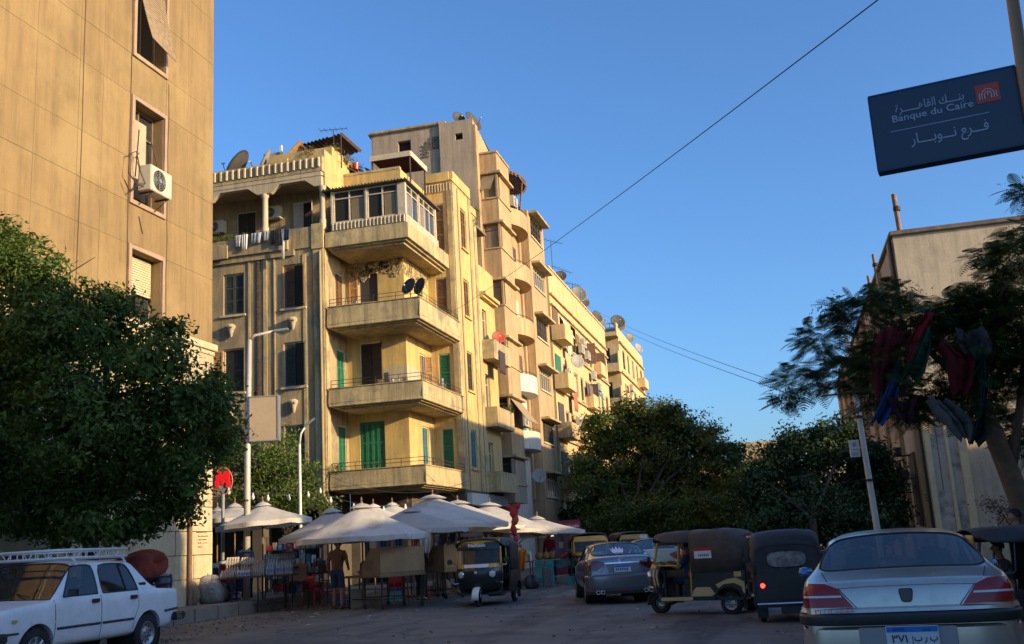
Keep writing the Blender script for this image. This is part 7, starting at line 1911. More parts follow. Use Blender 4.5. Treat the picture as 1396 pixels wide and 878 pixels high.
# ================================================================== CARTS, TABLES, GOODS
ply = mat('cart_plywood', (.35, .22, .105), .7, var=.12, scale=1.5, streak=.08, grime=.2, stain=(.26, .15, .07), stain_amt=.5, stain_scale=1.2, bump=.15)
ply2 = mat('cart_plywood_dark', (.25, .15, .075), .7, var=.12, scale=1.5, grime=.2, bump=.15)
def cart(label, M, w=1.02, dp=1.0, wing=1.1, h0=.84, hb=.66):
 L_ = dp + wing
 t = thing('vending_cart', label, 'cart', M=M, group='wooden vending carts under the parasols')
 b = MB(); b.box(-.03, w + .03, -.04, L_, h0 - .06, h0); b.build('tray', ply2, t, bevel=.006)
 b = MB(); b.box(0.0, w, -.02, 0, h0, h0 + hb); b.build('front_panel', ply, t)
 b = MB(); b.box(w - .02, w, 0.001, dp - .05, h0, h0 + hb); b.build('side_panel', ply, t)
 b = MB(); b.prism([(0.001, h0), (dp - .05, h0), (dp - .05, h0 + .22), (dp * .48, h0 + hb), (0.001, h0 + hb)], 0.0, .02, Matrix(((0, 0, 1, 0), (1, 0, 0, 0), (0, 1, 0, 0), (0, 0, 0, 1)))); b.build('side_panel', ply, t, fix=True)
 b = MB(); b.box(-.006, -.001, .35, dp - .2, h0 + .12, h0 + .36); b.build('hatch', ply2, t)
 b = MB(); b.box(.02, w - .02, -.035, -.021, h0 + .02, h0 + .06); b.build('trim', ply2, t)
 for x in (.06, w - .08):
  for y in (.03, dp - .08, L_ - .06):
   b = MB(); b.box(x - .02, x + .02, y - .02, y + .02, .14, h0 - .06); leg = b.build('leg', iron, t)
   c = MB(); c.lathe([(.001, -.02), (.06, -.02), (.07, 0), (.06, .02), (.001, .02)], 14, TR(x, y, .07, 0, 0, pi / 2)); c.build('castor', black_rub, leg)
 b = MB(); b.tube([(.06, .03, .25), (w - .08, .03, .25), (w - .08, L_ - .06, .25), (.06, L_ - .06, .25), (.06, .03, .25)], .015, 5); b.build('stretcher', iron, t)
 return t
MC1 = place(517, 25.6, 40); cart('tan plywood cart under the foremost parasol, with a tray reaching left', MC1, w=1.32, dp=.92, wing=.75)
MC2 = place(604, 29.4, 52); cart('tan plywood cart left of the Mariam rickshaw', MC2, w=.85, wing=.2, dp=.85, h0=.80, hb=.70)
plastic_c = mat('bottle_plastic', (.30, .34, .38), .25, spec=.7, coat=.4, var=.2, scale=14)
label_b = mat('bottle_label_blue', (.03, .12, .42), .5, rnd=.2)
wrap_m = mat('shrink_wrap', (.55, .56, .56), .25, spec=.7, var=.3, scale=9, bump=.9, bscale=14, bdist=.03)
_pk = {}
def pack(label, M, nx=4, ny=3, h=.24, capm=None, warm=False):
 t = thing('bottle_pack', label, 'pack', M=M, group='shrink wrapped packs of water bottles')
 key = (nx, ny, h)
 def mk():
  b = MB()
  for i in range(nx):
   for j in range(ny): b.lathe([(.028, 0), (.032, .01), (.032, h * .68), (.014, h * .86), (.014, h)], 8, TR(.035 + i * .068, .035 + j * .068, 0))
  return b.mesh('bottles', None, True)
 me = cached(('pk', key, warm), mk); 
 if not me.materials: me.materials.append(plastic_c if not warm else mat('bottle_plastic_warm', (.32, .25, .18), .35, spec=.6, var=.3, scale=12))
 link('bottles', me, t)['kind'] = 'stuff'
 def mk2():
  b = MB()
  for i in range(nx):
   for j in range(ny): b.lathe([(.0335, h * .25), (.0335, h * .52)], 8, TR(.035 + i * .068, .035 + j * .068, 0))
  return b.mesh('label_bands', label_b if not warm else mat('label_cream', (.5, .35, .22), .6))
 link('label_bands', cached(('pl', key, warm), mk2), t)['kind'] = 'stuff'
 def mk3():
  b = MB(); b.box(-.004, nx * .068 + .006, -.004, ny * .068 + .006, 0, h * .55); return b.mesh('shrink_wrap', glass_mat('wrap_film', (.55, .57, .60), .2, alpha=.35))
 link('shrink_wrap', cached(('pw', key), mk3), t)
 return t
# vendor's table at the kerb
MT = place(300, 26.5, 4)
t = thing('vendor_table', 'long dark table on thin legs holding packs of water bottles, at the left kerb', 'table', M=MT)
b = MB(); b.box(-.05, 1.88, -.02, .82, .86, .91); b.build('tabletop', mat('table_wood', (.10, .055, .035), .6, var=.25, scale=4, grime=.2), t, bevel=.006)
for x in (.28, .95, 1.72):
 for y in (.06, .74):
  b = MB(); b.cyl((x, y, 0), (x, y, .86), .02, 6); b.build('leg', iron, t)
b = MB(); b.tube([(.28, .06, .18), (1.72, .06, .18)], .014, 5); b.tube([(.28, .74, .18), (1.72, .74, .18)], .014, 5); b.tube([(.95, .06, .6), (1.3, .06, .04)], .014, 5); b.tube([(.28, .06, .45), (.02, .06, .8)], .014, 5); b.build('brace', iron, t)
pk = [(.0, .05, .91, 5, 3, .17, True, 'low pack of small bottles lying at the left front edge of the table'), (.40, .05, .91, 5, 3, .17, False, 'low pack of bottles beside the leftmost one on the table'),
   (.06, .36, .91, 5, 4, .30, True, 'tall brownish pack at the back left of the table'), (.44, .36, .91, 5, 4, .30, True, 'tall brownish pack beside the tall lamp pole'), (.06, .38, 1.21, 5, 3, .20, True, 'brownish pack stacked on the back left pack'), (.44, .38, 1.21, 5, 3, .18, True, 'brownish pack stacked beside the lamp pole'),
   (.82, .12, .91, 4, 4, .38, True, 'tall boxy pack right in front of the lamp pole'), (1.14, .30, .91, 4, 3, .40, False, 'pale blue pack just right of the lamp pole'), (1.16, .03, .91, 3, 3, .28, False, 'pale pack at the front middle right of the table'), (1.40, .03, .91, 3, 3, .30, False, 'pale pack second from the right end of the table'), (1.62, .03, .91, 3, 3, .30, False, 'pale pack at the right end of the table'), (1.46, .36, .91, 4, 3, .34, False, 'pale blue pack at the back right of the table')]
for x, y, z, nx, ny, h, wm, lb in pk: pack(lb, MT @ TR(x, y, z, random.uniform(-.06, .06)), nx, ny, h, warm=wm)
# crates of bottles on a stand behind it
MS = place(357, 28.3, 3, z=.45)
t = thing('low_stand', 'dark low stand under the stacked blue capped bottle packs', 'stand', M=MS); b = MB(); b.box(-.03, .86, 0, .5, .62, .66); b.build('top', iron, t)
for x in (0, .8):
 for y in (.03, .45): b = MB(); b.cyl((x, y, 0), (x, y, .62), .02, 5); b.build('leg', iron, t)
k = 0
for r_ in range(2):
 for c in range(3):
  k += 1
  pack(['blue pack at the lower left of the stack behind the table', 'blue pack at the lower middle of the stack behind the table', 'blue pack at the lower right of the stack behind the table', 'blue pack at the upper left of the stack behind the table', 'blue pack at the upper middle of the stack behind the table', 'blue pack at the upper right of the stack behind the table'][k - 1], MS @ TR(.01 + c * .28, .08, .66 + r_ * .27), 4, 4, .26)
b = MB(); b.cbox((0, 0, .2), (.5, .4, .34)); b.cbox((-.1, -.26, .40), (.34, .18, .02), rx=-.5); b.cbox((.1, .24, .42), (.4, .18, .02), rx=.6); tag(b.build('cardboard_box', mat('cardboard', (.30, .18, .10), .85, var=.12, grime=.2), M=place(404, 28, 10, z=.86)), 'open cardboard box right of the table of water bottles', 'box')
t = thing('side_stand', 'dark side stand carrying the open cardboard box', 'stand', M=place(404, 28, 10, z=.2)); b = MB(); b.box(-.35, .35, -.3, .3, .6, .66); b.build('top', iron, t)
for x in (-.3, .3):
 for y in (-.25, .25): b = MB(); b.cyl((x, y, 0), (x, y, .6), .02, 5); b.build('leg', iron, t)
def cooler(label, M, r, h, m, lid):
 t = thing('drink_cooler', label, 'cooler', M=M); b = MB(); b.lathe([(.001, 0), (r * .92, 0), (r, .04), (r, h * .9), (r * .97, h * .9)], 24); b.build('barrel', m, t, smooth=False, angle=40)
 b = MB(); b.lathe([(r * 1.03, h * .88), (r * 1.05, h * .93), (r * .9, h), (.001, h + .02)], 24); b.build('lid', lid, t, smooth=True)
 b = MB(); b.cyl((0, -r - .05, .10), (0, -r + .01, .10), .02, 8); b.build('tap', paint_white, t); b = MB(); b.tube([(r, 0, h * .7), (r + .06, 0, h * .8), (r, 0, h * .85)], .014, 6); b.build('handle', lid, t)
pl_r = mat('plastic_red', (.36, .015, .02), .4, coat=.3, grime=.1); pl_b = mat('plastic_blue', (.02, .05, .24), .4, coat=.3, grime=.1); pl_w = mat('plastic_white', (.6, .6, .58), .45, grime=.15)
crate_g = mat('plastic_turquoise', (.05, .38, .36), .5, rnd=.12, grime=.2)
def crate(label, M, w=.42, dp=.32, h=.26, m=None):
 t = thing('plastic_crate', label, 'crate', M=M, group='plastic crates among the stalls'); b = MB(); m = m or crate_g
 for z in (0, h * .33, h * .66, h - .03):
  b.box(0, w, 0, .012, z, z + .035); b.box(0, w, dp - .012, dp, z, z + .035); b.box(0, .012, .013, dp - .013, z, z + .035); b.box(w - .012, w, .013, dp - .013, z, z + .035)
 for k in range(8):
  x = w * k / 7 * .97; b.box(x, x + .014, -.002, .014, 0, h); b.box(x, x + .014, dp - .014, dp + .002, 0, h)
 b.build('slatted_side', m, t)['kind'] = 'stuff'; b = MB(); b.box(.013, w - .013, .013, dp - .013, 0, .012); b.build('base', m, t)
 return t
pz = KZ + .30
cooler('red drink cooler with a white lid on the pavement behind the table', place(308, 28.2, 0, z=pz + .45), .19, .58, pl_r, pl_w); crate('dark blue crate under the red drink cooler', place(302, 28.0, 0, z=pz) @ TR(-.1, 0, 0), .5, .42, .43, pl_b)
cooler('blue drink barrel with a white lid beside the limestone corner', place(293, 28.8, 0, z=pz), .20, .98, pl_b, pl_w)
# sacks
def sack(label, M, sx, sy, sz, m, seed=0, tie=False, cat='sack'):
 g = np.random.default_rng(seed); b = MB(); n, k = 20, 12; ph = g.uniform(0, 6, 6); P = []
 for i in range(k + 1):
  v = i / k; th = pi * v; rr = max(.0, sin(th)) ** (.32 if v < .5 else .6)
  row = []
  for j in range(n + 1):
   a = 2 * pi * (j % n) / n; c4 = max(abs(cos(a)), abs(sin(a))) ** -.75; w = c4 * (1 + .12 * sin(3 * a + ph[0] + 2 * v) * sin(th) + .09 * sin(5 * a + ph[1] + 5 * v) + .07 * sin(9 * a + ph[2] - 7 * v))
   row.append((sx * rr * cos(a) * w, sy * rr * sin(a) * w, sz * (.5 - .5 * cos(th)) * (1 + .12 * sin(2 * a + ph[3]) * v)))
  P.append(row)
 b.grid(P)
 o = b.build('sack', m, smooth=True, M=M); tag(o, label, cat)
 return o
sk_w = mat('sack_white', (.27, .26, .245), .8, var=.15, scale=4, bump=1.0, bscale=9, bdist=.05, grime=.3); sk_t = mat('sack_tan', (.26, .19, .12), .85, var=.15, scale=4, bump=1.0, bscale=9, bdist=.05, grime=.3); sk_r = mat('sack_rust_red', (.26, .045, .025), .85, var=.15, scale=3, bump=.9, bscale=7, bdist=.05, grime=.2)
sack('big dirty white sack on the pavement left of the table', place(288, 26.6, 0, z=pz - .02), .33, .28, .66, sk_w, 21)
sack('tan sack leaning at the left of the white sack', place(256, 26.2, 0, z=pz - .02), .30, .26, .62, sk_t, 22)
sack('crumpled cardboard coloured bag on top between the sacks', place(273, 26.9, 0, z=pz + .50), .26, .20, .30, sk_t, 3)
sack('small dark bag right of the white sack under the table', place(305, 27.2, 0, z=pz - .02), .16, .16, .42, black_pl, 4)
# blue hand cart with the red sack behind the white car
MH = place(203, 20.5, 20, z=KZ + .3)
t = thing('hand_cart', 'blue metal hand cart behind the white car, loaded with a rust red sack', 'cart', M=MH)
bl_m = mat('cart_paint_blue', (.015, .035, .12), .5, var=.2, grime=.2)
b = MB(); b.box(-.75, .42, -.3, .3, .50, .54); b.build('deck', bl_m, t)
for z in (.66, .80): b = MB(); b.tube([(-.75, -.3, z), (.42, -.3, z), (.42, .3, z), (-.75, .3, z), (-.75, -.3, z)], .018, 6); b.build('rail', bl_m, t)
for x in (-.75, -.2, .42):
 for y in (-.3, .3): b = MB(); b.box(x - .018, x + .018, y - .018, y + .018, .1, .84); b.build('post', bl_m, t)
for x in (-.5, .25): b = MB(); b.lathe([(.10, -.02), (.17, -.02), (.18, 0), (.17, .02), (.10, .02)], 18, TR(x, -.33, .18, 0, pi / 2)); b.build('wheel', black_rub, t)
o = sack('bulging rust red sack lying on the blue hand cart', MH @ TR(-.34, 0, .90, 0, 0, radians(72)) @ TR(0, 0, -.62), .34, .36, 1.22, sk_r, 17)
sack('pale plastic bag on the right end of the blue hand cart', MH @ TR(.30, -.02, .55), .16, .2, .3, sk_w, 9)
sack('dark bundle on the pavement behind the front of the white car roof rack', place(24, 18.5, 0, z=KZ + .95), .30, .25, .62, black_pl, 12, cat='bundle')
t = thing('low_plinth', 'dark plinth carrying the dark bundle behind the roof rack', 'plinth', M=place(24, 18.5, 0, z=KZ + .3)); b = MB(); b.box(-.4, .4, -.3, .3, 0, .66); b.build('block', dark_in, t, bevel=.02)
# plastic chairs
def chair(label, M, m=None):
 t = thing('plastic_chair', label, 'chair', M=M, group='red plastic chairs at the stalls'); m = m or pl_r
 b = MB(); b.cbox((0, 0, .43), (.42, .42, .03)); b.build('seat', m, t, bevel=.01)
 b = MB(); b.grid([[(.21 * sin(a) , .20 + .05 * cos(a) * 0 + .03 * (1 - cos(a)) * -1, z) for a in [radians(-80 + 20 * i) for i in range(9)]] for z in (.46, .60, .75, .84)]); o = b.build('backrest', m, t, smooth=True); s = o.modifiers.new('s', 'SOLIDIFY'); s.thickness = .02
 for x in (-.19, .19):
  for y in (-.18, .18): b = MB(); b.tube([(x, y, .42), (x * 1.15, y * 1.15, 0)], [.025, .018], 6); b.build('leg', m, t)
  b = MB(); b.tube([(x, -.18, .43), (x * 1.1, -.17, .64), (x * 1.1, .16, .66)], .018, 6); b.build('armrest', m, t)
 return t
chair('red plastic chair between the bottle table and the person in brown', place(426, 28.0, 150))
chair('red plastic chair in the shade a little behind the first one', place(440, 29.6, 120))
chair('red plastic chair under the first cart', place(541, 27.9, 30))
# bottles and goods on the first cart
def goods(label, M, n, w, hh, cols, seed, name='goods_jar'):
 t = thing('goods_display', label, 'goods', M=M); g = random.Random(seed)
 for k in range(n):
  x = w * (k + .5) / n; r = w / n * .42; h = hh * g.uniform(.7, 1.1); b = MB()
  if g.random() < .5: b.lathe([(.001, 0), (r, 0), (r, h * .7), (r * .5, h * .85), (r * .5, h), (.001, h)], 10, TR(x, g.uniform(-.03, .03), 0)); nm = 'bottle'
  else: b.cbox((x, g.uniform(-.03, .03), h / 2), (r * 1.8, r * 1.4, h)); nm = 'packet'
  b.build(nm, cols[k % len(cols)], t)
 return t
gc = [pl_w, plastic_c, label_b, mat('goods_teal', (.03, .14, .15), .5), mat('goods_grey', (.25, .25, .26), .5), mat('goods_pink', (.45, .12, .15), .5)]
t = thing('display_shelf', 'white framed display shelf standing on the first cart', 'shelf', M=MC1 @ TR(.16, .42, 1.5)); b = MB(); b.box(0, .98, 0, .3, 0, .015); b.box(0, .98, .28, .30, .016, .40); b.box(0, .02, 0, .28, .016, .40); b.box(.96, .98, 0, .28, .016, .40); b.build('case', pl_w, t)
goods('row of bottles and packets on the display shelf of the first cart', MC1 @ TR(.20, .50, 1.52), 11, .84, .27, gc, 4)
goods('small packets on the left tray of the first cart', MC1 @ TR(.1, 1.15, .845), 8, .9, .13, [gc[5], gc[0], gc[1]], 6)
goods('packets heaped on top of the second cart', MC2 @ TR(.02, .4, 1.42), 5, .5, .2, gc, 8)
b = MB(); b.box(-.15, .15, -.15, .15, 0, .46); tag(b.build('drum', mat('drum_buff', (.30, .24, .16), .8, var=.2, grime=.3), M=place(484, 26.9, 10), bevel=.02), 'buff square drum standing on the road under the first cart', 'drum')
def stall(label, M, w, seed):
 t = thing('stall_table', label, 'table', M=M, group='stall tables deep under the parasols')
 b = MB(); b.box(0, w, 0, .6, .72, .76); b.build('tabletop', wood_brown, t)
 for x in (.05, w - .05):
  for y in (.05, .55): b = MB(); b.cyl((x, y, 0), (x, y, .72), .02, 5); b.build('leg', iron, t)
 goods(label.replace('stall table', 'goods heaped on the stall table'), M @ TR(.04, .15, .76), 7, w - .08, .24, [gc[seed % 6], gc[(seed + 2) % 6], sk_t, pl_r], seed)
 goods(label.replace('stall table', 'back row of goods on the stall table'), M @ TR(.04, .42, .76), 6, w - .08, .38, [gc[(seed + 1) % 6], ply, gc[(seed + 4) % 6]], seed + 50)
for i, (px, d, w_, lb) in enumerate(((372, 30.5, 1.1, 'stall table behind the stack of blue packs'), (420, 30.0, .9, 'stall table behind the first red chair'), (486, 29.6, 1.2, 'stall table in the shade right behind the first cart'), (556, 30.8, .9, 'stall table between the two carts'), (586, 33.5, 1.0, 'stall table behind the second cart'), (690, 34.0, .8, 'stall table behind the rag figure'))):
 stall(lb, place(px, d, 5 - 3 * i, dz=.1), w_, 3 + i)
for px, d, q, lb in ((571, 29.6, -30, 'person in a grey shirt standing between the two carts'), (680, 34.8, 100, 'person in a green shirt behind the rag figure')):
 person(lb, place(px, d, q), stand(((-.24, .12, 1.15), (-.12, .26, 1.0)), ((.24, .1, 1.15), (.14, .28, 1.05)), .05, .05), clo('shirt_' + lb.split()[3], (.16, .16, .17) if 'grey' in lb else (.06, .14, .07)), clo('trousers_dark', (.03, .03, .035)))
# cloths hanging between the carts
def hang(label, px0, px1, y0, y1, d, m, seed, group=None, name='hanging_cloth'):
 g = random.Random(seed); b = MB(); n, k = 12, 8; c = spot((px0 + px1) / 2, y0, d); ph = g.uniform(0, 6)
 P = []
 for j in range(k + 1):
  f = j / k; row = []
  for i in range(n + 1):
   u = i / n; q = spot(px0 + (px1 - px0) * (u * (1 - .25 * f) + .125 * f), y0 + (y1 - y0) * f * (1 - .12 * sin(u * 5 + ph)), d + .05 * sin(u * 16 + ph + f) * (.3 + f)) - c; row.append(tuple(q))
  P.append(row)
 b.grid(P); o = b.build(name, m, None, smooth=True, M=Matrix.Translation(c)); s = o.modifiers.new('s', 'SOLIDIFY'); s.thickness = .006
 return tag(o, label, 'cloth', group)
hang('white striped cloth hanging between the two carts', 568, 588, 722, 752, 27.4, clo('cloth_white', (.62, .58, .50)), 1)
hang('pink striped cloth hanging left of the white striped one', 563, 572, 724, 750, 27.2, clo('cloth_pink', (.5, .16, .16)), 2)
hang('long bright orange bag hanging on its pole right of the Mariam rickshaw', 701, 718, 749, 776, 29.5, clo('bag_orange', (.75, .24, .02), ttr=.2), 3, name='hanging_bag')
t = thing('rag_figure', 'tall red and pink stuffed rag figure tied to a pole above the orange bag', 'figure', M=Matrix.Translation(cs(703, 29.6)))
b = MB(); b.cyl((0, 0, 0), (0, 0, 2.75), .02, 6); b.build('pole', iron, t)
g = random.Random(5)
for k, (x, z, s, m_) in enumerate(((0, 2.45, .17, 'a'), (-.14, 2.58, .09, 'a'), (.13, 2.6, .09, 'a'), (.02, 2.2, .14, 'b'), (-.04, 1.95, .13, 'a'), (-.1, 1.7, .10, 'c'), (.06, 1.72, .09, 'c'), (.0, 1.5, .10, 'a'), (.14, 1.48, .06, 'c'))):
 b = MB(); b.lathe([(.001, -s * 1.4), (s * .7, -s * .6), (s * .75, s * .3), (s * .3, s * 1.1), (.001, s * 1.4)], 8, TR(x, 0, z, g.uniform(0, 3), g.uniform(-.4, .4), g.uniform(-.5, .5)))
 b.build('stuffed_rag', clo('rag_' + m_, {'a': (.42, .03, .03), 'b': (.5, .10, .04), 'c': (.45, .12, .14)}[m_]), t, smooth=True)
# produce tables under the last parasols
for i, (px, d, lb) in enumerate(((735, 36.2, 'turquoise crate tower at the left of the produce table'), (748, 36.2, 'turquoise crate tower at the right of the produce table'))):
 for j in range(3): crate(['lowest', 'middle', 'topmost'][j] + ' crate of the ' + lb, place(px, d, 3) @ TR(-.18, 0, j * .27), .30, .30, .26)
t = thing('produce_board', 'grey board laid over the turquoise crate towers, with melons on it', 'board', M=place(741, 36.2, 3)); b = MB(); b.box(-.55, .55, -.02, .5, .815, .85); b.build('board', metal_grey, t)
for i, x in enumerate((-.18, .06, .28)):
 b = MB(); b.lathe([(.14 * sin(a), -.13 * cos(a)) for a in [pi * k / 8 for k in range(9)]], 12); tag(b.build('melon', mat('melon_tan', (.30, .20, .09), .7, var=.2, scale=8), M=place(741, 36.2, 3) @ TR(x, .15, .98), smooth=True), ['left tan melon on the grey board', 'middle tan melon on the grey board', 'right tan melon on the grey board'][i], 'melon', 'melons on the grey board')
t = thing('grey_bin', 'grey upright box standing on the road before the crate towers', 'box', M=place(743, 34.6, 5)); b = MB(); b.box(-.14, .14, -.12, .12, 0, .62); b.build('box_body', mat('box_grey_brown', (.12, .10, .09), .8, var=.2), t, bevel=.01)
t = thing('produce_table', 'turquoise draped produce table under the last parasol', 'table', M=place(768, 36.6, 2)); b = MB(); b.box(-.5, .5, 0, .7, .80, .84); b.build('tabletop', wood_brown, t)
for x in (-.45, .42):
 for y in (.04, .62): b = MB(); b.cyl((x, y, 0), (x, y, .8), .02, 5); b.build('leg', iron, t)
b = MB(); b.grid([[(-.52 + 1.04 * k / 16, -.02 - .02 * sin(k * 2.1), z + (.04 * sin(k * .8) if z < .8 else 0)) for k in range(17)] for z in (.845, .70, .58)]); b.build('drape', mat('drape_turquoise', (.07, .22, .20), .8, var=.2), t, smooth=True)
crate('turquoise crate on the ground under the produce table', place(777, 36.0, 2) @ TR(-.18, 0, 0), .40, .3, .25)
t = thing('tomato_pile', 'pile of red tomatoes on the draped produce table', 'tomatoes', M=place(775, 36.8, 2) @ TR(0, .1, .84)); b = MB(); g = random.Random(2)
for k in range(60):
 x, y = g.uniform(-.24, .24), g.uniform(0, .45); z = .05 + .14 * (1 - abs(x) / .26); s = .045; b.cbox((x, y, z), (s * 1.6, s * 1.6, s * 1.5), rz=g.uniform(0, 1), rx=g.uniform(0, 1))
b.build('tomato_heap', mat('tomato_red', (.55, .04, .015), .4, coat=.2), t)['kind'] = 'stuff'
t = thing('price_card', 'white price card on a stick over the produce table', 'card', M=place(766, 36.7, 8) @ TR(0, .2, .84)); b = MB(); b.box(-.08, .08, -.004, .004, .38, .60); b.build('card', pl_w, t); b = MB(); b.cyl((0, .008, 0), (0, .008, .5), .01, 5); b.build('stick', wood_pole, t)
t = thing('red_kiosk', 'dark red kiosk with two lit counters behind the last parasol', 'kiosk', M=place(747, 41, 2))
b = MB(); wall_with_holes(b, 0, 1.35, 0, 2.25, [(.12, .62, .95, 1.75), (.74, 1.24, .95, 1.75)], .25); b.box(0, 1.35, .26, 1.4, 0, 2.25); b.build('wall', mat('kiosk_dark_red', (.16, .02, .035), .5, var=.2), t)
for x in (.12, .74): b = MB(); b.box(x, x + .5, .20, .24, .95, 1.75); b.build('counter_pane', glass_mat('kiosk_pane', (.10, .14, .15), .1), t)
b = MB(); b.box(.02, .62, -.05, -.001, 1.88, 2.14); b.box(.70, 1.33, -.05, -.001, 1.88, 2.14); b.build('fascia', mat('kiosk_sign_red', (.42, .03, .06), .5), t)
b = MB(); g = random.Random(9)
for x0 in (.06, .74):
 for k in range(7): b.box(x0 + k * .078, x0 + k * .078 + .05, -.056, -.0505, 1.96, 2.02 + g.uniform(0, .05))
b.build('fascia_marks', pl_w, t)
t = thing('crate_stack', 'stack of white and purple boxes on a roof behind the dark grey saloon', 'stack', M=place(868, 33, 3)); g = random.Random(3)
b = MB(); b.box(-.05, .50, 0, .5, 0, 1.22); b.build('trolley', iron, t)
for r_ in range(3):
 for c in range(4 - r_): b = MB(); b.box(.02 + c * .12 + r_ * .06, .12 + c * .12 + r_ * .06, 0, .3, 1.225 + r_ * .12, 1.335 + r_ * .12); b.build('box', [pl_w, mat('box_purple', (.13, .10, .26), .5), pl_w][(c + r_) % 3], t)
for i, (px, d, dz, mm, lb) in enumerate(((448, 28.6, 0, pl_b, 'blue crate on the ground left of the person in brown'), (447, 28.7, .27, pl_r, 'red crate stacked on the blue crate left of the person in brown'), (527, 29.5, 0, crate_g, 'turquoise crate on the ground behind the first cart'), (529, 29.5, .27, pl_b, 'blue crate stacked on the turquoise crate behind the first cart'), (585, 31.8, 0, pl_r, 'red crate on the ground behind the second cart'), (640, 31.0, 0, pl_w, 'white crate at the left wheel of the Mariam rickshaw'), (720, 35.2, 0, pl_b, 'dark blue crate on the ground left of the crate towers'), (793, 37.5, .2, pl_r, 'red crate on the pavement right of the produce table'))):
 crate(lb, place(px, d, 6 * i, dz=dz), .44, .34, .26, mm)
for i, (px0, px1, y0, y1, d, c_, lb) in enumerate(((598, 612, 716, 742, 30.5, (.3, .28, .25), 'pale cloth hanging under the highest parasol'), (612, 622, 718, 738, 31, (.10, .12, .2), 'dark blue cloth hanging under the highest parasol'), (520, 556, 712, 728, 33.5, (.35, .32, .30), 'pale banner under the white peaks behind the first cart'), (655, 690, 716, 730, 35, (.4, .3, .15), 'yellowish cloth strip under the parasol of the rag figure'), (430, 448, 720, 742, 31.5, (.35, .08, .07), 'reddish cloth under the grey parasol left of the foremost one'))):
 hang(lb, px0, px1, y0, y1, d, clo('stall_cloth_%d' % i, c_), 40 + i)
# dim stock in the shade along the corner building: shelves, sacks and crates
for i, (px, d, lb) in enumerate(((412, 31.5, 'dark shelf of jars under the parasols, left of the person in brown'), (388, 33, 'dark shelf deep under the tan parasol'), (650, 36, 'dark shelf behind the Mariam rickshaw'))):
 Mx = place(px, d, 4, z=.2 if px > 600 else .3); t = thing('goods_shelf', lb, 'shelf', M=Mx); b = MB()
 for z in (.1, .55, 1.0, 1.45): b.box(-.6, .6, 0, .35, z, z + .03)
 for x in (-.6, .57): b.box(x, x + .03, -.001, .351, 0, 1.9)
 b.build('frame', wood_dark, t); g = random.Random(i + 20)
 for z in (.13, .58, 1.03, 1.48):
  for k in range(7):
   b = MB(); h = g.uniform(.12, .32); b.cbox((-.5 + k * .165, .15, z + h / 2), (.12, .12, h)); b.build('packet', g.choice(gc + [sk_t, pl_r]), t)
for i, (px, d, sx, sz, m_, lb) in enumerate(((420, 30.2, .35, .5, sk_t, 'tan sack on the ground behind the first red chair'), (640, 33.5, .3, .6, sk_w, 'pale sack in the shade left of the Mariam rickshaw'), (600, 31.5, .25, .45, sk_t, 'tan sack between the wheels behind the second cart'), (722, 33.5, .22, .4, black_pl, 'black bag on the kerb left of the crate towers'))):
 sack(lb, place(px, d, 0), sx, sx * .9, sz, m_, 30 + i)

# ================================================================== POLES, SIGNS, LAMPS
pole_m = mat('pole_galvanised', (.52, .49, .43), .55, metal=.25, var=.1, scale=3, grime=.2)
pw = mat('pole_white_paint', (.66, .63, .56), .5, var=.08, grime=.2)
p0 = cs(336, 28.0); pt_ = spot(343, 450, 28.0)
t = thing('tall_lamp_pole', 'tall pale lamp pole with a beige light box, by the table of water bottles', 'lamp pole', M=TR(p0.x, p0.y, pz, CAMYAW))
H = pt_.z - pz; b = MB(); b.tube([(0, 0, 0), (0.03, 0, H * .5), (.10, 0, H)], [.095, .085, .06], 14); b.build('pole', pole_m, t, smooth=True)
b = MB(); b.tube([(.10, 0, H - .02), (.25, 0, H + .12), (.88, 0, H + .22)], [.05, .04, .035], 8); b.build('arm', pole_m, t, smooth=True); b = MB(); b.cbox((1.0, 0, H + .22), (.42, .16, .07), ry=-.1); b.build('lamp_head', metal_grey, t, bevel=.02)
zb, zt = spot(345, 598, 28).z - pz, spot(345, 536, 28).z - pz
b = MB(); b.box(.14, .90, -.12, .12, zb, zt); bx = b.build('light_box', mat('lightbox_beige', (.36, .29, .21), .6, var=.06, scale=1.0, grime=.15), t)
for q in ((.11, .14, zb - .03, zt + .03), (.90, .93, zb - .03, zt + .03)): b = MB(); b.box(q[0], q[1], -.14, .14, q[2], q[3]); b.build('box_frame', metal_grey, bx)
for q in ((zb - .03, zb), (zt, zt + .03)): b = MB(); b.box(.14, .90, -.14, .14, q[0], q[1]); b.build('box_frame', metal_grey, bx)
for z in (1.2, 2.6, 4.0): b = MB(); b.lathe([(.10, z), (.105, z), (.105, z + .05), (.10, z + .05)], 12); b.build('clamp_band', iron, t)
b = MB(); b.box(-.09, -.06, -.05, .05, zb + .0, zb + .25); b.build('red_tag', pl_r, t)
p0 = cs(410, 33.5); z1 = spot(410, 598, 33.5).z
t = thing('small_street_lamp', 'slim white street lamp with a curved neck beside the corner building', 'street lamp', M=TR(p0.x, p0.y, .2, CAMYAW)); b = MB(); b.tube([(0, 0, 0), (0, 0, z1 - .3)], [.06, .045], 10); b.tube([(0, 0, z1 - .3), (.05, 0, z1 + .05), (.18, 0, z1 + .25)], .035, 8); b.build('pole', pw, t, smooth=True)
b = MB(); b.cbox((.34, 0, z1 + .40), (.46, .14, .06), ry=-.65); b.build('lamp_head', metal_grey, t, bevel=.015)
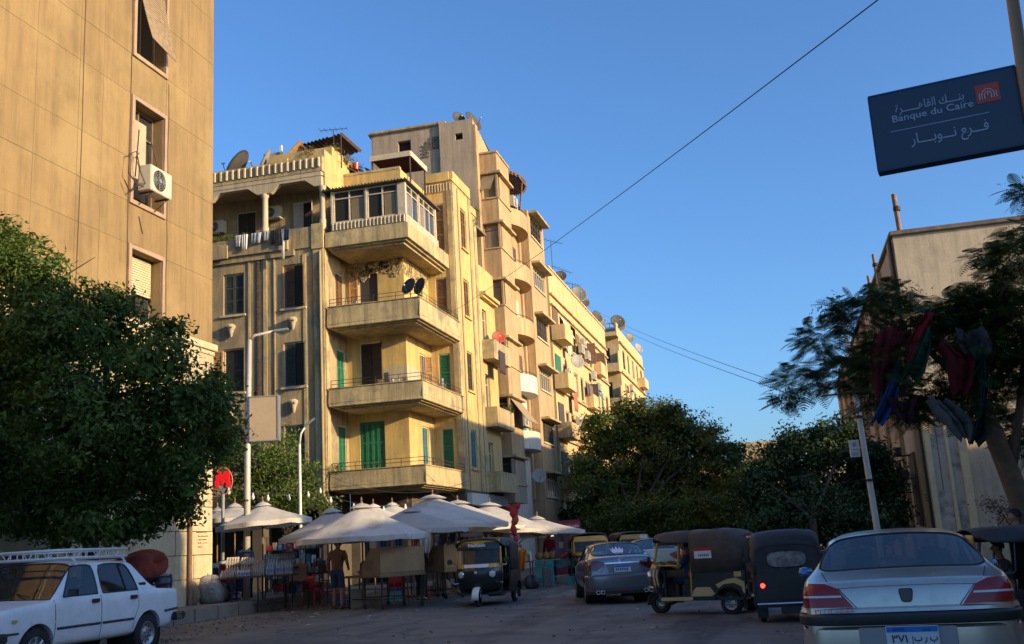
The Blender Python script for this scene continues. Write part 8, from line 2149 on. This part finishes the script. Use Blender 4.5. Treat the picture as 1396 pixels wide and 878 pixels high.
# metro sign
c = spot(304, 656, 29.5); t = thing('metro_sign', 'red letter M in a thin ring on a post beside the limestone corner', 'sign', M=TR(c.x, c.y, pz, CAMYAW)); zc = c.z - pz
b = MB(); b.cyl((0, 0, 0), (0, 0, zc - .38), .05, 10); b.prism([(-.14, -.12), (.14, -.12), (0, -.36)], -.02, .02, TR(0, 0, zc, 0, pi / 2)); b.build('post', metal_grey, t)
b = MB(); b.tube([(.27 * cos(a * pi / 16), 0, zc + .38 * sin(a * pi / 16)) for a in range(33)], .018, 6, False); b.build('ring', mat('ring_red_white', (.45, .16, .12), .5), t, smooth=True)
mr = mat('metro_red', (.80, .012, .03), .4, coat=.2)
b = MB(); b.prism([(-.22, -.20), (-.19, .26), (-.06, .26), (0, .08), (.06, .26), (.19, .26), (.22, -.20), (.10, -.20), (.085, .06), (.02, -.12), (-.02, -.12), (-.085, .06), (-.10, -.20)], -.035, .035, TR(0, -.03, zc + .02, 0, pi / 2)); b.build('letter_m', mr, t, fix=True)
# leaning lamp pole right
t0 = spot(1196, 722, 24); t1 = spot(1165, 530, 24); base = Vector((t0.x + (t0.x - t1.x) * .45, t0.y, -.05))
t = thing('white_pole', 'white lamp pole with a small framed notice, rising into the feathery tree', 'lamp pole', M=Matrix.Translation(base)); b = MB(); b.tube([(0, 0, 0), t0 - base, t1 - base, (t1 - base) + (t1 - t0) * .5], [.085, .075, .06, .05], 12); b.build('pole', pw, t, smooth=True)
for f in (.35, .8): q = (t0 - base).lerp(t1 - base, f); b = MB(); b.lathe([(.08, -.03), (.085, -.03), (.085, .03), (.08, .03)], 10, Matrix.Translation(q)); b.build('clamp_band', iron, t)
q = (t0 - base).lerp(t1 - base, .58); b = MB(); b.box(-.34, -.11, -.02, .02, -.20, .20, Matrix.Translation(q) @ Matrix.Rotation(CAMYAW, 4, 'Z')); nb = b.build('notice', paint_white, t); b = MB()
for z in (-.16, -.12, -.04): b.box(-.30, -.15, -.027, -.0215, z, z + .02, Matrix.Translation(q) @ Matrix.Rotation(CAMYAW, 4, 'Z'))
b.box(-.27, -.19, -.027, -.0215, .04, .14, Matrix.Translation(q) @ Matrix.Rotation(CAMYAW, 4, 'Z')); b.build('notice_marks', metal_grey, nb)
# bank sign high at right
A = spot(1184, 133, 10.25); Bq = spot(1383, 91, 9.72); A2 = spot(1197, 241, 10.25); Wd = (Bq - A); Wd.z = 0; w = Wd.length; rz = atan2(Wd.y, Wd.x); hh = A.z - A2.z
t = thing('bank_sign', 'dark navy bank sign with a red square logo, high at the top right', 'sign', M=TR(A.x, A.y, A2.z, rz))
navy = mat('sign_navy', (.009, .021, .055), .35, coat=.3, var=.05, grime=.08)
b = MB(); b.box(0, w, 0, .14, 0, hh); b.build('panel', navy, t, bevel=.006)
b = MB(); b.box(-.006, w + .006, -.004, .146, -.012, .004); b.box(-.006, w + .006, -.004, .146, hh - .004, hh + .012); b.box(w, w + .012, -.004, .146, .005, hh - .005); b.box(-.012, 0, -.004, .146, .005, hh - .005); b.build('edge_trim', mat('sign_edge', (.03, .05, .10), .4, metal=.5), t)
wl = mat('sign_lettering_white', (.38, .44, .56), .5)
K = '\u0640'
U, V = w / 200.0, hh / 112.0
lettering('arabic_name', '\uFE93\uFEAE' + K * 6 + '\uFEEB\uFE8E\uFED8\uFEDF\uFE8D \uFEDA' + K * 4 + '\uFEE8\uFE91', .125, wl, t, TR(82 * U, -.004, hh - 27 * V), .002, 'CENTER', .0005, .70)
lettering('latin_name', 'Banque du Caire', .100, wl, t, TR(84 * U, -.004, hh - 41 * V), .002, 'CENTER', .0005, 1.10)
b = MB(); b.box(24 * U, 158 * U, -.004, -.001, hh - 59 * V, hh - 58 * V); b.build('rule_line', wl, t)
lettering('branch_name', '\uFEAD\uFE8E' + K * 4 + '\uFE91\uFEEE' + K * 3 + '\uFEE7 \uFECA\uFEAE' + K * 3 + '\uFED3', .150, wl, t, TR(103 * U, -.004, hh - 76 * V), .002, 'CENTER', .0005, .77)
b = MB(); x0, x1, z0, z1 = 145 * U, 176 * U, hh - 44 * V, hh - 17 * V; b.box(x0, x1, -.006, -.0005, z0, z1); lg = b.build('logo_square', mat('logo_red', (.55, .06, .04), .5), t)
b = MB(); cx, cz, s = (x0 + x1) / 2, z0 + (z1 - z0) * .42, (x1 - x0)
for rr in (.14, .26): b.tube([(cx + s * rr * cos(a), -.008, cz + s * rr * sin(a)) for a in [pi * k / 12 for k in range(13)]], .006, 5)
for dx in (-.36, -.26, -.14, .14, .26, .36): b.tube([(cx + s * dx, -.008, cz - s * .22), (cx + s * dx, -.008, cz + (s * .0 if abs(dx) < .3 else s * .10))], .006, 5)
b.cyl((cx, -.008, cz - s * .05), (cx, -.008, cz + s * .12), .006, 5); b.build('logo_arches', mat('logo_white', (.55, .50, .50), .5), lg)
sp0 = spot(1379, -10, 9.6); sp1 = spot(1397, 110, 9.6); d_ = (sp1 - sp0).normalized(); bs = Vector((sp1.x + .02, sp1.y, -.1))
t = thing('sign_pole', 'tall pole at the right edge that carries the bank sign', 'pole', M=Matrix.Translation(bs)); b = MB(); b.tube([(0, 0, 0), sp1 - bs, sp0 - bs, (sp0 - bs) + (sp0 - sp1) * 1.2], [.075, .06, .055, .05], 12); b.build('pole', mat('pole_bronze', (.33, .21, .12), .5, metal=.3), t, smooth=True)
b = MB(); b.tube([sp1 - bs - Vector((0, 0, .04)), Vector((Bq.x, Bq.y + .07, Bq.z - .12)) - bs], .03, 8); b.tube([sp1 - bs - Vector((0, 0, .64)), Vector((Bq.x, Bq.y + .07, Bq.z - .72)) - bs], .03, 8); b.build('bracket', iron, t)
# rusty stub columns on the right building
for i, (x, y, h, lb) in enumerate(((5.25, 38.6, 1.75, 'tallest rusty pipe stub at the roof corner of the sand coloured building'), (5.1, 46.3, 1.5, 'middle thin pipe stub along the roof edge of the sand coloured building'), (5.1, 49.5, 1.3, 'farthest thin pipe stub along the roof edge of the sand coloured building'))):
 t = thing('roof_pipe', lb, 'pipe', (x, y, 11.6), 0, 'pipe stubs on the sand coloured building'); b = MB(); b.cyl((0, 0, 0), (-.04, 0, h), .09 if i == 0 else .07, 10); b.build('pipe', mat('pipe_rust', (.22, .13, .09), .85, var=.3, scale=5), t); b = MB(); b.lathe([(.10, h * .62), (.13, h * .63), (.13, h * .72), (.10, h * .73)], 10); b.build('collar', iron, t)

# ================================================================== ROOF AND BALCONY CLUTTER
ac_unit('cream air conditioner under the loggia ceiling, right of the middle column', Facade(0, 39.7, 0), -20.75, 16.15, w=.78, h=.56)
ac_unit('cream air conditioner at the far left of the loggia', Facade(0, 39.7, 0), -23.5, 15.85, w=.78, h=.56)
FT = Facade(-13.45, 0, pi / 2); F3 = Facade(-13.28, 0, pi / 2)
for F_, u, z, lb in ((FT, 54.6, 20.5, 'white air conditioner beside the topmost rounded balcony of the tower'), (FT, 54.2, 7.8, 'white air conditioner on the pale curved wall near the bottom of the tower'), (F3, 67.0, 12.2, 'tall white air conditioner at the near end of the ochre block'), (F3, 72.6, 14.9, 'left one of the air conditioners clustered under the cream awning'), (F3, 73.6, 15.5, 'upper one of the air conditioners clustered under the cream awning'), (F3, 75.0, 14.8, 'right one of the air conditioners clustered under the cream awning'), (F3, 77.3, 13.6, 'air conditioner with a rusty bracket in the middle of the ochre block'), (F3, 79.4, 13.0, 'air conditioner below and right of the rusty bracket one'), (F3, 69.6, 9.2, 'air conditioner low on the ochre block beside the tree top'), (Facade(-13.35, 0, pi / 2), 99.6, 15.6, 'cream air conditioner on the farthest lit block')):
 ac_unit(lb, F_, u, z, d=-.12, w=.95, h=.66, group='air conditioners on the street fronts')
dish('big grey dish at the left end of the loggia roof', (-21.9, 39.4, 18.0), .85, 195, 35, dish_dark, .7)
dish('pale dish half hidden behind the grey hutch on the roof', (-20.75, 39.7, 18.1), .75, -150, 25, dish_pale, .7)
dish('large dark dish on the top right corner of the tower', (-14.25, 51.0, 24.0), .62, -20, 25, dish_dark, .35)
dish('small dark dish behind the large one on the tower top', (-14.9, 50.6, 24.1), .4, -40, 20, dish_dark, .4)
dish('left one of two dark dishes on the corner balcony', (-13.62, 38.2, 11.45), .36, -115, 20, dish_dark, .5)  # dark material holds the shade of a dish facing away from the sun
dish('right one of two dark dishes on the corner balcony', (-13.2, 38.35, 11.45), .36, -125, 15, dish_dark, .5)
dish('red dish on the small balcony next to the tower', (-12.72, 48.4, 11.35), .34, -60, 20, dish_red, .25)
dish('small pale dish low on the rounded balconies, near the parasols', (-12.7, 55.3, 4.6), .42, -60, 20, dish_pale, .5)
for i, (y, z, r, lb) in enumerate(((69.5, 19.4, .42, 'nearest dark dish on the ochre block roof edge, under the aerials'), (75.8, 19.45, .72, 'largest dish on the ochre block roof edge'), (78.2, 19.4, .5, 'dish just right of the largest one on the ochre roof edge'), (84.2, 19.4, .55, 'left one of the last pair of dishes on the ochre roof'), (85.8, 19.4, .6, 'right one of the last pair of dishes on the ochre roof'))):
 dish(lb, (-13.45, y, z), r, -70 + 12 * i, 22, [dish_dark, dish_grey, dish_dark, dish_dark, dish_grey][i], .55)
for i, (y, z, r, lb) in enumerate(((97.0, 21.4, .75, 'left one of the dish pair at the near corner of the farthest block'), (98.4, 21.3, .6, 'right one of the dish pair at the near corner of the farthest block'), (105, 21.3, .55, 'dish in the middle of the farthest roof edge'), (111.5, 21.3, .6, 'last dish at the far end of the farthest roof'))):
 dish(lb, (-13.5, y, z), r, -60 + 10 * i, 22, [dish_dark, dish_grey, dish_grey, dish_pale][i], .6)
dish('white round dish on the wall of the ochre block near its first balconies', (-12.5, 68.3, 13.2), .5, -50, 15, dish_pale, .3)
aerial('tall bent aerial nearest the tower on the ochre roof', (-13.5, 67.0, 19.4), 2.5, 2.2, 60); aerial('lower long aerial right of the tall bent one', (-13.5, 70.5, 19.4), 1.3, 2.4, 70); aerial('third aerial in the middle of the ochre roof', (-13.5, 74.2, 19.4), 1.1, 1.6, 60)
aerial('thin aerial on the corner building roof above the plants', (-17.4, 39.5, 18.9), 1.0, 1.2, 10)
# roof huts
tin = mat('tin_brown', (.13, .08, .06), .8, var=.3, scale=4, grime=.3); plank = mat('plank_orange_brown', (.42, .24, .10), .8, var=.2, scale=4, rnd=.2, grime=.2)
t = thing('roof_hutch', 'grey roof hutch with a tilted orange brown plank roof', 'hutch', (-20.4, 39.6, 18.1)); b = MB(); b.box(-.45, .35, 0, .9, 0, 1.2); b.build('box', metal_grey, t); b = MB(); b.box(.36, .46, -.05, .05, 0.3, 1.5); b.build('post', paint_white, t)
for k in range(6): bb = MB(); M_ = TR(1.0, .3, 1.05, .0, 0, -.72); bb.box(-.62, .62, -.6 + k * .2, -.415 + k * .2, -.02, .02, M_); bb.build('plank', plank, t)
t = thing('corrugated_shelter', 'dark corrugated sheet shelter on the roof corner with dry plants below', 'shelter', (-18.9, 39.8, 18.1))
b = MB(); b.grid([[(x, y, 1.35 + .12 * x + .04 * (1 if int(x / .09) % 2 else -1)) for x in [k * .09 for k in range(22)]] for y in (-.3, 2.0)]); b.build('roof_sheet', tin, t)
for x in (.05, 1.8): b = MB(); b.cyl((x, -.2, 0), (x, -.2, 1.4 + .12 * x), .03, 6); b.build('post', iron, t)
t = thing('lean_to', 'dark red roofed lean-to with a pale fascia on the corner building roof', 'shelter', (-16.3, 41.0, 17.5)); b = MB(); b.box(0, 1.9, 0, 2.2, 1.35, 1.42); b.build('roof_sheet', mat('lean_to_red', (.16, .035, .03), .8, var=.2), t); b = MB(); b.box(-.02, 1.92, -.05, -.001, 1.25, 1.50); b.box(1.901, 1.95, 0, 2.2, 1.25, 1.5); b.build('fascia', paint_cream, t)
for x, y in ((.05, .1), (1.85, .1), (1.85, 2.1)): b = MB(); b.cyl((x, y, 0), (x, y, 1.35), .04, 6); b.build('post', iron, t)
for k in range(3):
 b = MB(); bb_ = TR(-17.0 + k * .28, 41.4 + k * .5, 18.4 + .1 * k, .4, .25, .5); b.box(-.7, .7, -.5, .5, -.02, .02, bb_); o = b.build('roof_sheet_panel', tin); tag(o, ['lowest', 'middle', 'highest'][k] + ' of the tilted dark sheets stacked on the corner roof', 'sheet', 'tilted sheets on the corner roof')
b = MB(); b.lathe([(.001, 0), (.12, 0), (.15, .3), (.13, .3)], 14); tag(b.build('bucket', pl_r, M=TR(-17.0, 41.0, 18.5)), 'red bucket at the edge of the corner building roof', 'bucket')
dry = leaf_mat('leaf_dry', (.10, .09, .035), (.24, .20, .08), .3)
for nm, lb, bl in (('roof_plants', 'dry plants on the roof corner beside the thin aerial', [((-18.3, 39.3, 18.9), .35, .7), ((-17.5, 39.7, 19.0), .35, .8), ((-17.25, 40.5, 18.8), .3, .8), ((-17.1, 41.2, 18.7), .3, .7)]), ('loggia_plants', 'green potted plants along the loggia parapet at left', [((-21.9, 37.98, 15.02), .22, .6), ((-21.4, 37.98, 15.0), .22, .6), ((-20.95, 37.98, 15.02), .2, .6), ((-22.4, 38, 15), .25, .6)]), ('spiky_plants', 'spiky plants on the roof beside the grey tower wall', [((-13.9, 46.5, 18.6), .5, .8), ((-13.5, 47.6, 18.0), .4, .8), ((-13.4, 46.9, 17.2), .3, .8)])):
 t = thing(nm, lb, 'plants', bl[0][0]); leaves('foliage', t, bl, dry if 'dry' in lb else mid_leaf, 420, .11, .2, .2, .22, 31, .6)
for i, (x, m_, w_, h_, lb) in enumerate(((-21.05, 'w', .22, .5, 'white cloth, leftmost on the loggia washing line'), (-20.75, 'w', .25, .65, 'white cloth twisted downwards, second on the washing line'), (-20.2, 'g', .45, .45, 'pale grey cloth left of the middle column'), (-19.75, 'g', .30, .40, 'pale cloth in the middle of the washing line'), (-19.4, 'k', .30, .60, 'black cloth in the middle of the washing line'), (-19.08, 'k', .22, .7, 'dark trousers on the washing line'), (-18.8, 'b', .28, .5, 'dark blue cloth near the right end of the washing line'), (-18.98, 'w', .1, 1.3, 'long thin white strip hanging from the washing line'))):
 b = MB(); n = 8; b.grid([[(x - w_ / 2 + w_ * k / n * (1 - .2 * f), 37.70 - .03 * sin(k * 2 + i), 14.98 - h_ * f) for k in range(n + 1)] for f in (0, .3, .6, 1.0)])
 c_ = {'w': clo('laundry_white', (.65, .65, .66)), 'g': clo('laundry_grey', (.40, .42, .44)), 'k': clo('laundry_black', (.03, .03, .035)), 'b': clo('laundry_navy', (.04, .05, .10))}[m_]
 o = b.build('laundry', c_, smooth=True); s = o.modifiers.new('s', 'SOLIDIFY'); s.thickness = .01; tag(o, lb, 'laundry', 'washing on the loggia line')
b = MB(); b.tube([(-21.3, 37.70, 15.0), (-18.5, 37.70, 15.0)], .008, 4); tag(b.build('washing_line', iron), 'thin washing line along the loggia parapet', 'line')
for i, (y, z, w_, h_, c_, lb) in enumerate(((48.5, 10.9, 1.1, 1.1, (.05, .035, .04), 'dark cloths hung over the small balcony beside the red dish'), (69.0, 12.4, 1.2, 2.2, (.42, .12, .07), 'long red and pale curtain hanging near the white air conditioner'), (67.9, 15.9, .9, 2.0, (.6, .55, .45), 'white curtain blowing from the top balcony of the ochre block'), (75.6, 12.9, 1.4, .8, (.16, .10, .09), 'brown washing under the windows in the middle of the ochre block'), (109.5, 15.2, 1.4, .9, (.30, .03, .05), 'red washing on the farthest block'))):
 xx = -12.62 if y < 50 else (-12.9 if y < 90 else -12.5)
 b = MB(); n = 10; b.grid([[(xx + .05 * sin(k * 2.2), y - w_ / 2 + w_ * k / n, z - h_ * f) for k in range(n + 1)] for f in (0, .4, .8, 1)]); o = b.build('hanging_cloth', clo('cloth_b%d' % i, c_), smooth=True); s = o.modifiers.new('s', 'SOLIDIFY'); s.thickness = .01; tag(o, lb, 'cloth')

for i, (x, y, z, w_, lb) in enumerate(((-16.6, 38.35, 10.75, 1.0, 'boxes and jars stored on the upper corner balcony'), (-15.2, 38.35, 7.5, 1.3, 'boxes and jars stored on the middle corner balcony'), (-13.6, 41.0, 7.5, .4, 'odds and ends at the far end of the middle corner balcony'))):
 goods(lb, TR(x, y, z), 5, w_, .98, [sk_t, wood_dark, metal_grey, pl_w], 70 + i)
for x, y, z, lb in ((-13.45, 42.2, 11.5, 'climbing plant at the end of the upper corner balcony'), (-12.8, 49.8, 8.1, 'leafy plant on the small balcony beside the tower'), (-16.9, 38.1, 4.8, 'small plant on the lowest corner balcony')):
 t = thing('balcony_plant', lb, 'plant', (x, y, z)); leaves('foliage', t, [((x, y, z), .28, 1.0)], mid_leaf, 380, .10, .2, .4, .3, 33, .6)
# ================================================================== WIRES AND STRING LIGHTS
wire_m = mat('wire_black', (.03, .028, .026), .7)
def wire(label, a, c, sag=.3, r=.012, n=24):
 r *= .55
 p = catenary(a, c, sag, n); o0 = p[0]; b = MB(); b.tube([q - o0 for q in p], r, 5); o = b.build('overhead_wire', wire_m, M=Matrix.Translation(o0)); return tag(o, label, 'wire', 'wires over the street')
wire('long black wire crossing the sky from the top right down to the corner building', spot(1228, -24, 9.0), spot(612, 428, 44.5), .15, .012)
wire('upper one of the faint wires from the ochre roof to the right tree', spot(800, 415, 88), spot(1068, 524, 19), .3, .012); wire('lower one of the faint wires from the ochre roof to the right tree', spot(800, 420, 88), spot(1068, 534, 19), .35, .012)
wire('wire slung from the corner pilaster over the small green tree', spot(290, 575, 27), spot(448, 640, 37.9), .3, .010); wire('second wire over the small green tree, a little lower', spot(290, 588, 27), spot(452, 655, 37.9), .5, .010)
wire('wire along the lowest corner balcony towards the tower', spot(452, 660, 37.8), spot(690, 640, 50), .5, .012); wire('slack cable below the lowest corner balcony', spot(440, 645, 37.8), spot(640, 655, 41), .6, .014)
wire('cable running from the balcony corner down to the shop fronts', spot(575, 640, 37.9), spot(692, 690, 49), .6, .012); wire('thin cable hanging down the street face of the corner building', spot(640, 560, 42.5), spot(668, 650, 47), .6, .010); wire('wire from the tall lamp pole to the corner balcony', spot(345, 590, 28), spot(450, 600, 37.7), .4, .009)
def bulbs(label, a, c, sag, n, seed):
 p = catenary(a, c, sag, 16); o0 = Vector(p[0]); t = thing('string_lights', label, 'string lights', tuple(o0)); b = MB(); b.tube([q - o0 for q in p], .009, 5); b.build('cord', wire_m, t)
 for k in range(n):
  q = p[int((k + .5) * 16 / n)] - o0; b = MB(); b.lathe([(.001, -.24), (.05, -.20), (.055, -.14), (.03, -.08), (.03, -.03), (.001, -.02)], 10, Matrix.Translation(q)); b.build('bulb', pl_w, t, smooth=True)
bulbs('cord of unlit white bulbs over the small green tree', spot(300, 660, 30), spot(452, 658, 37.5), .35, 6, 1)
bulbs('cord of unlit white bulbs over the parasols before the corner shop', spot(440, 672, 34), spot(600, 670, 36), .45, 5, 2)
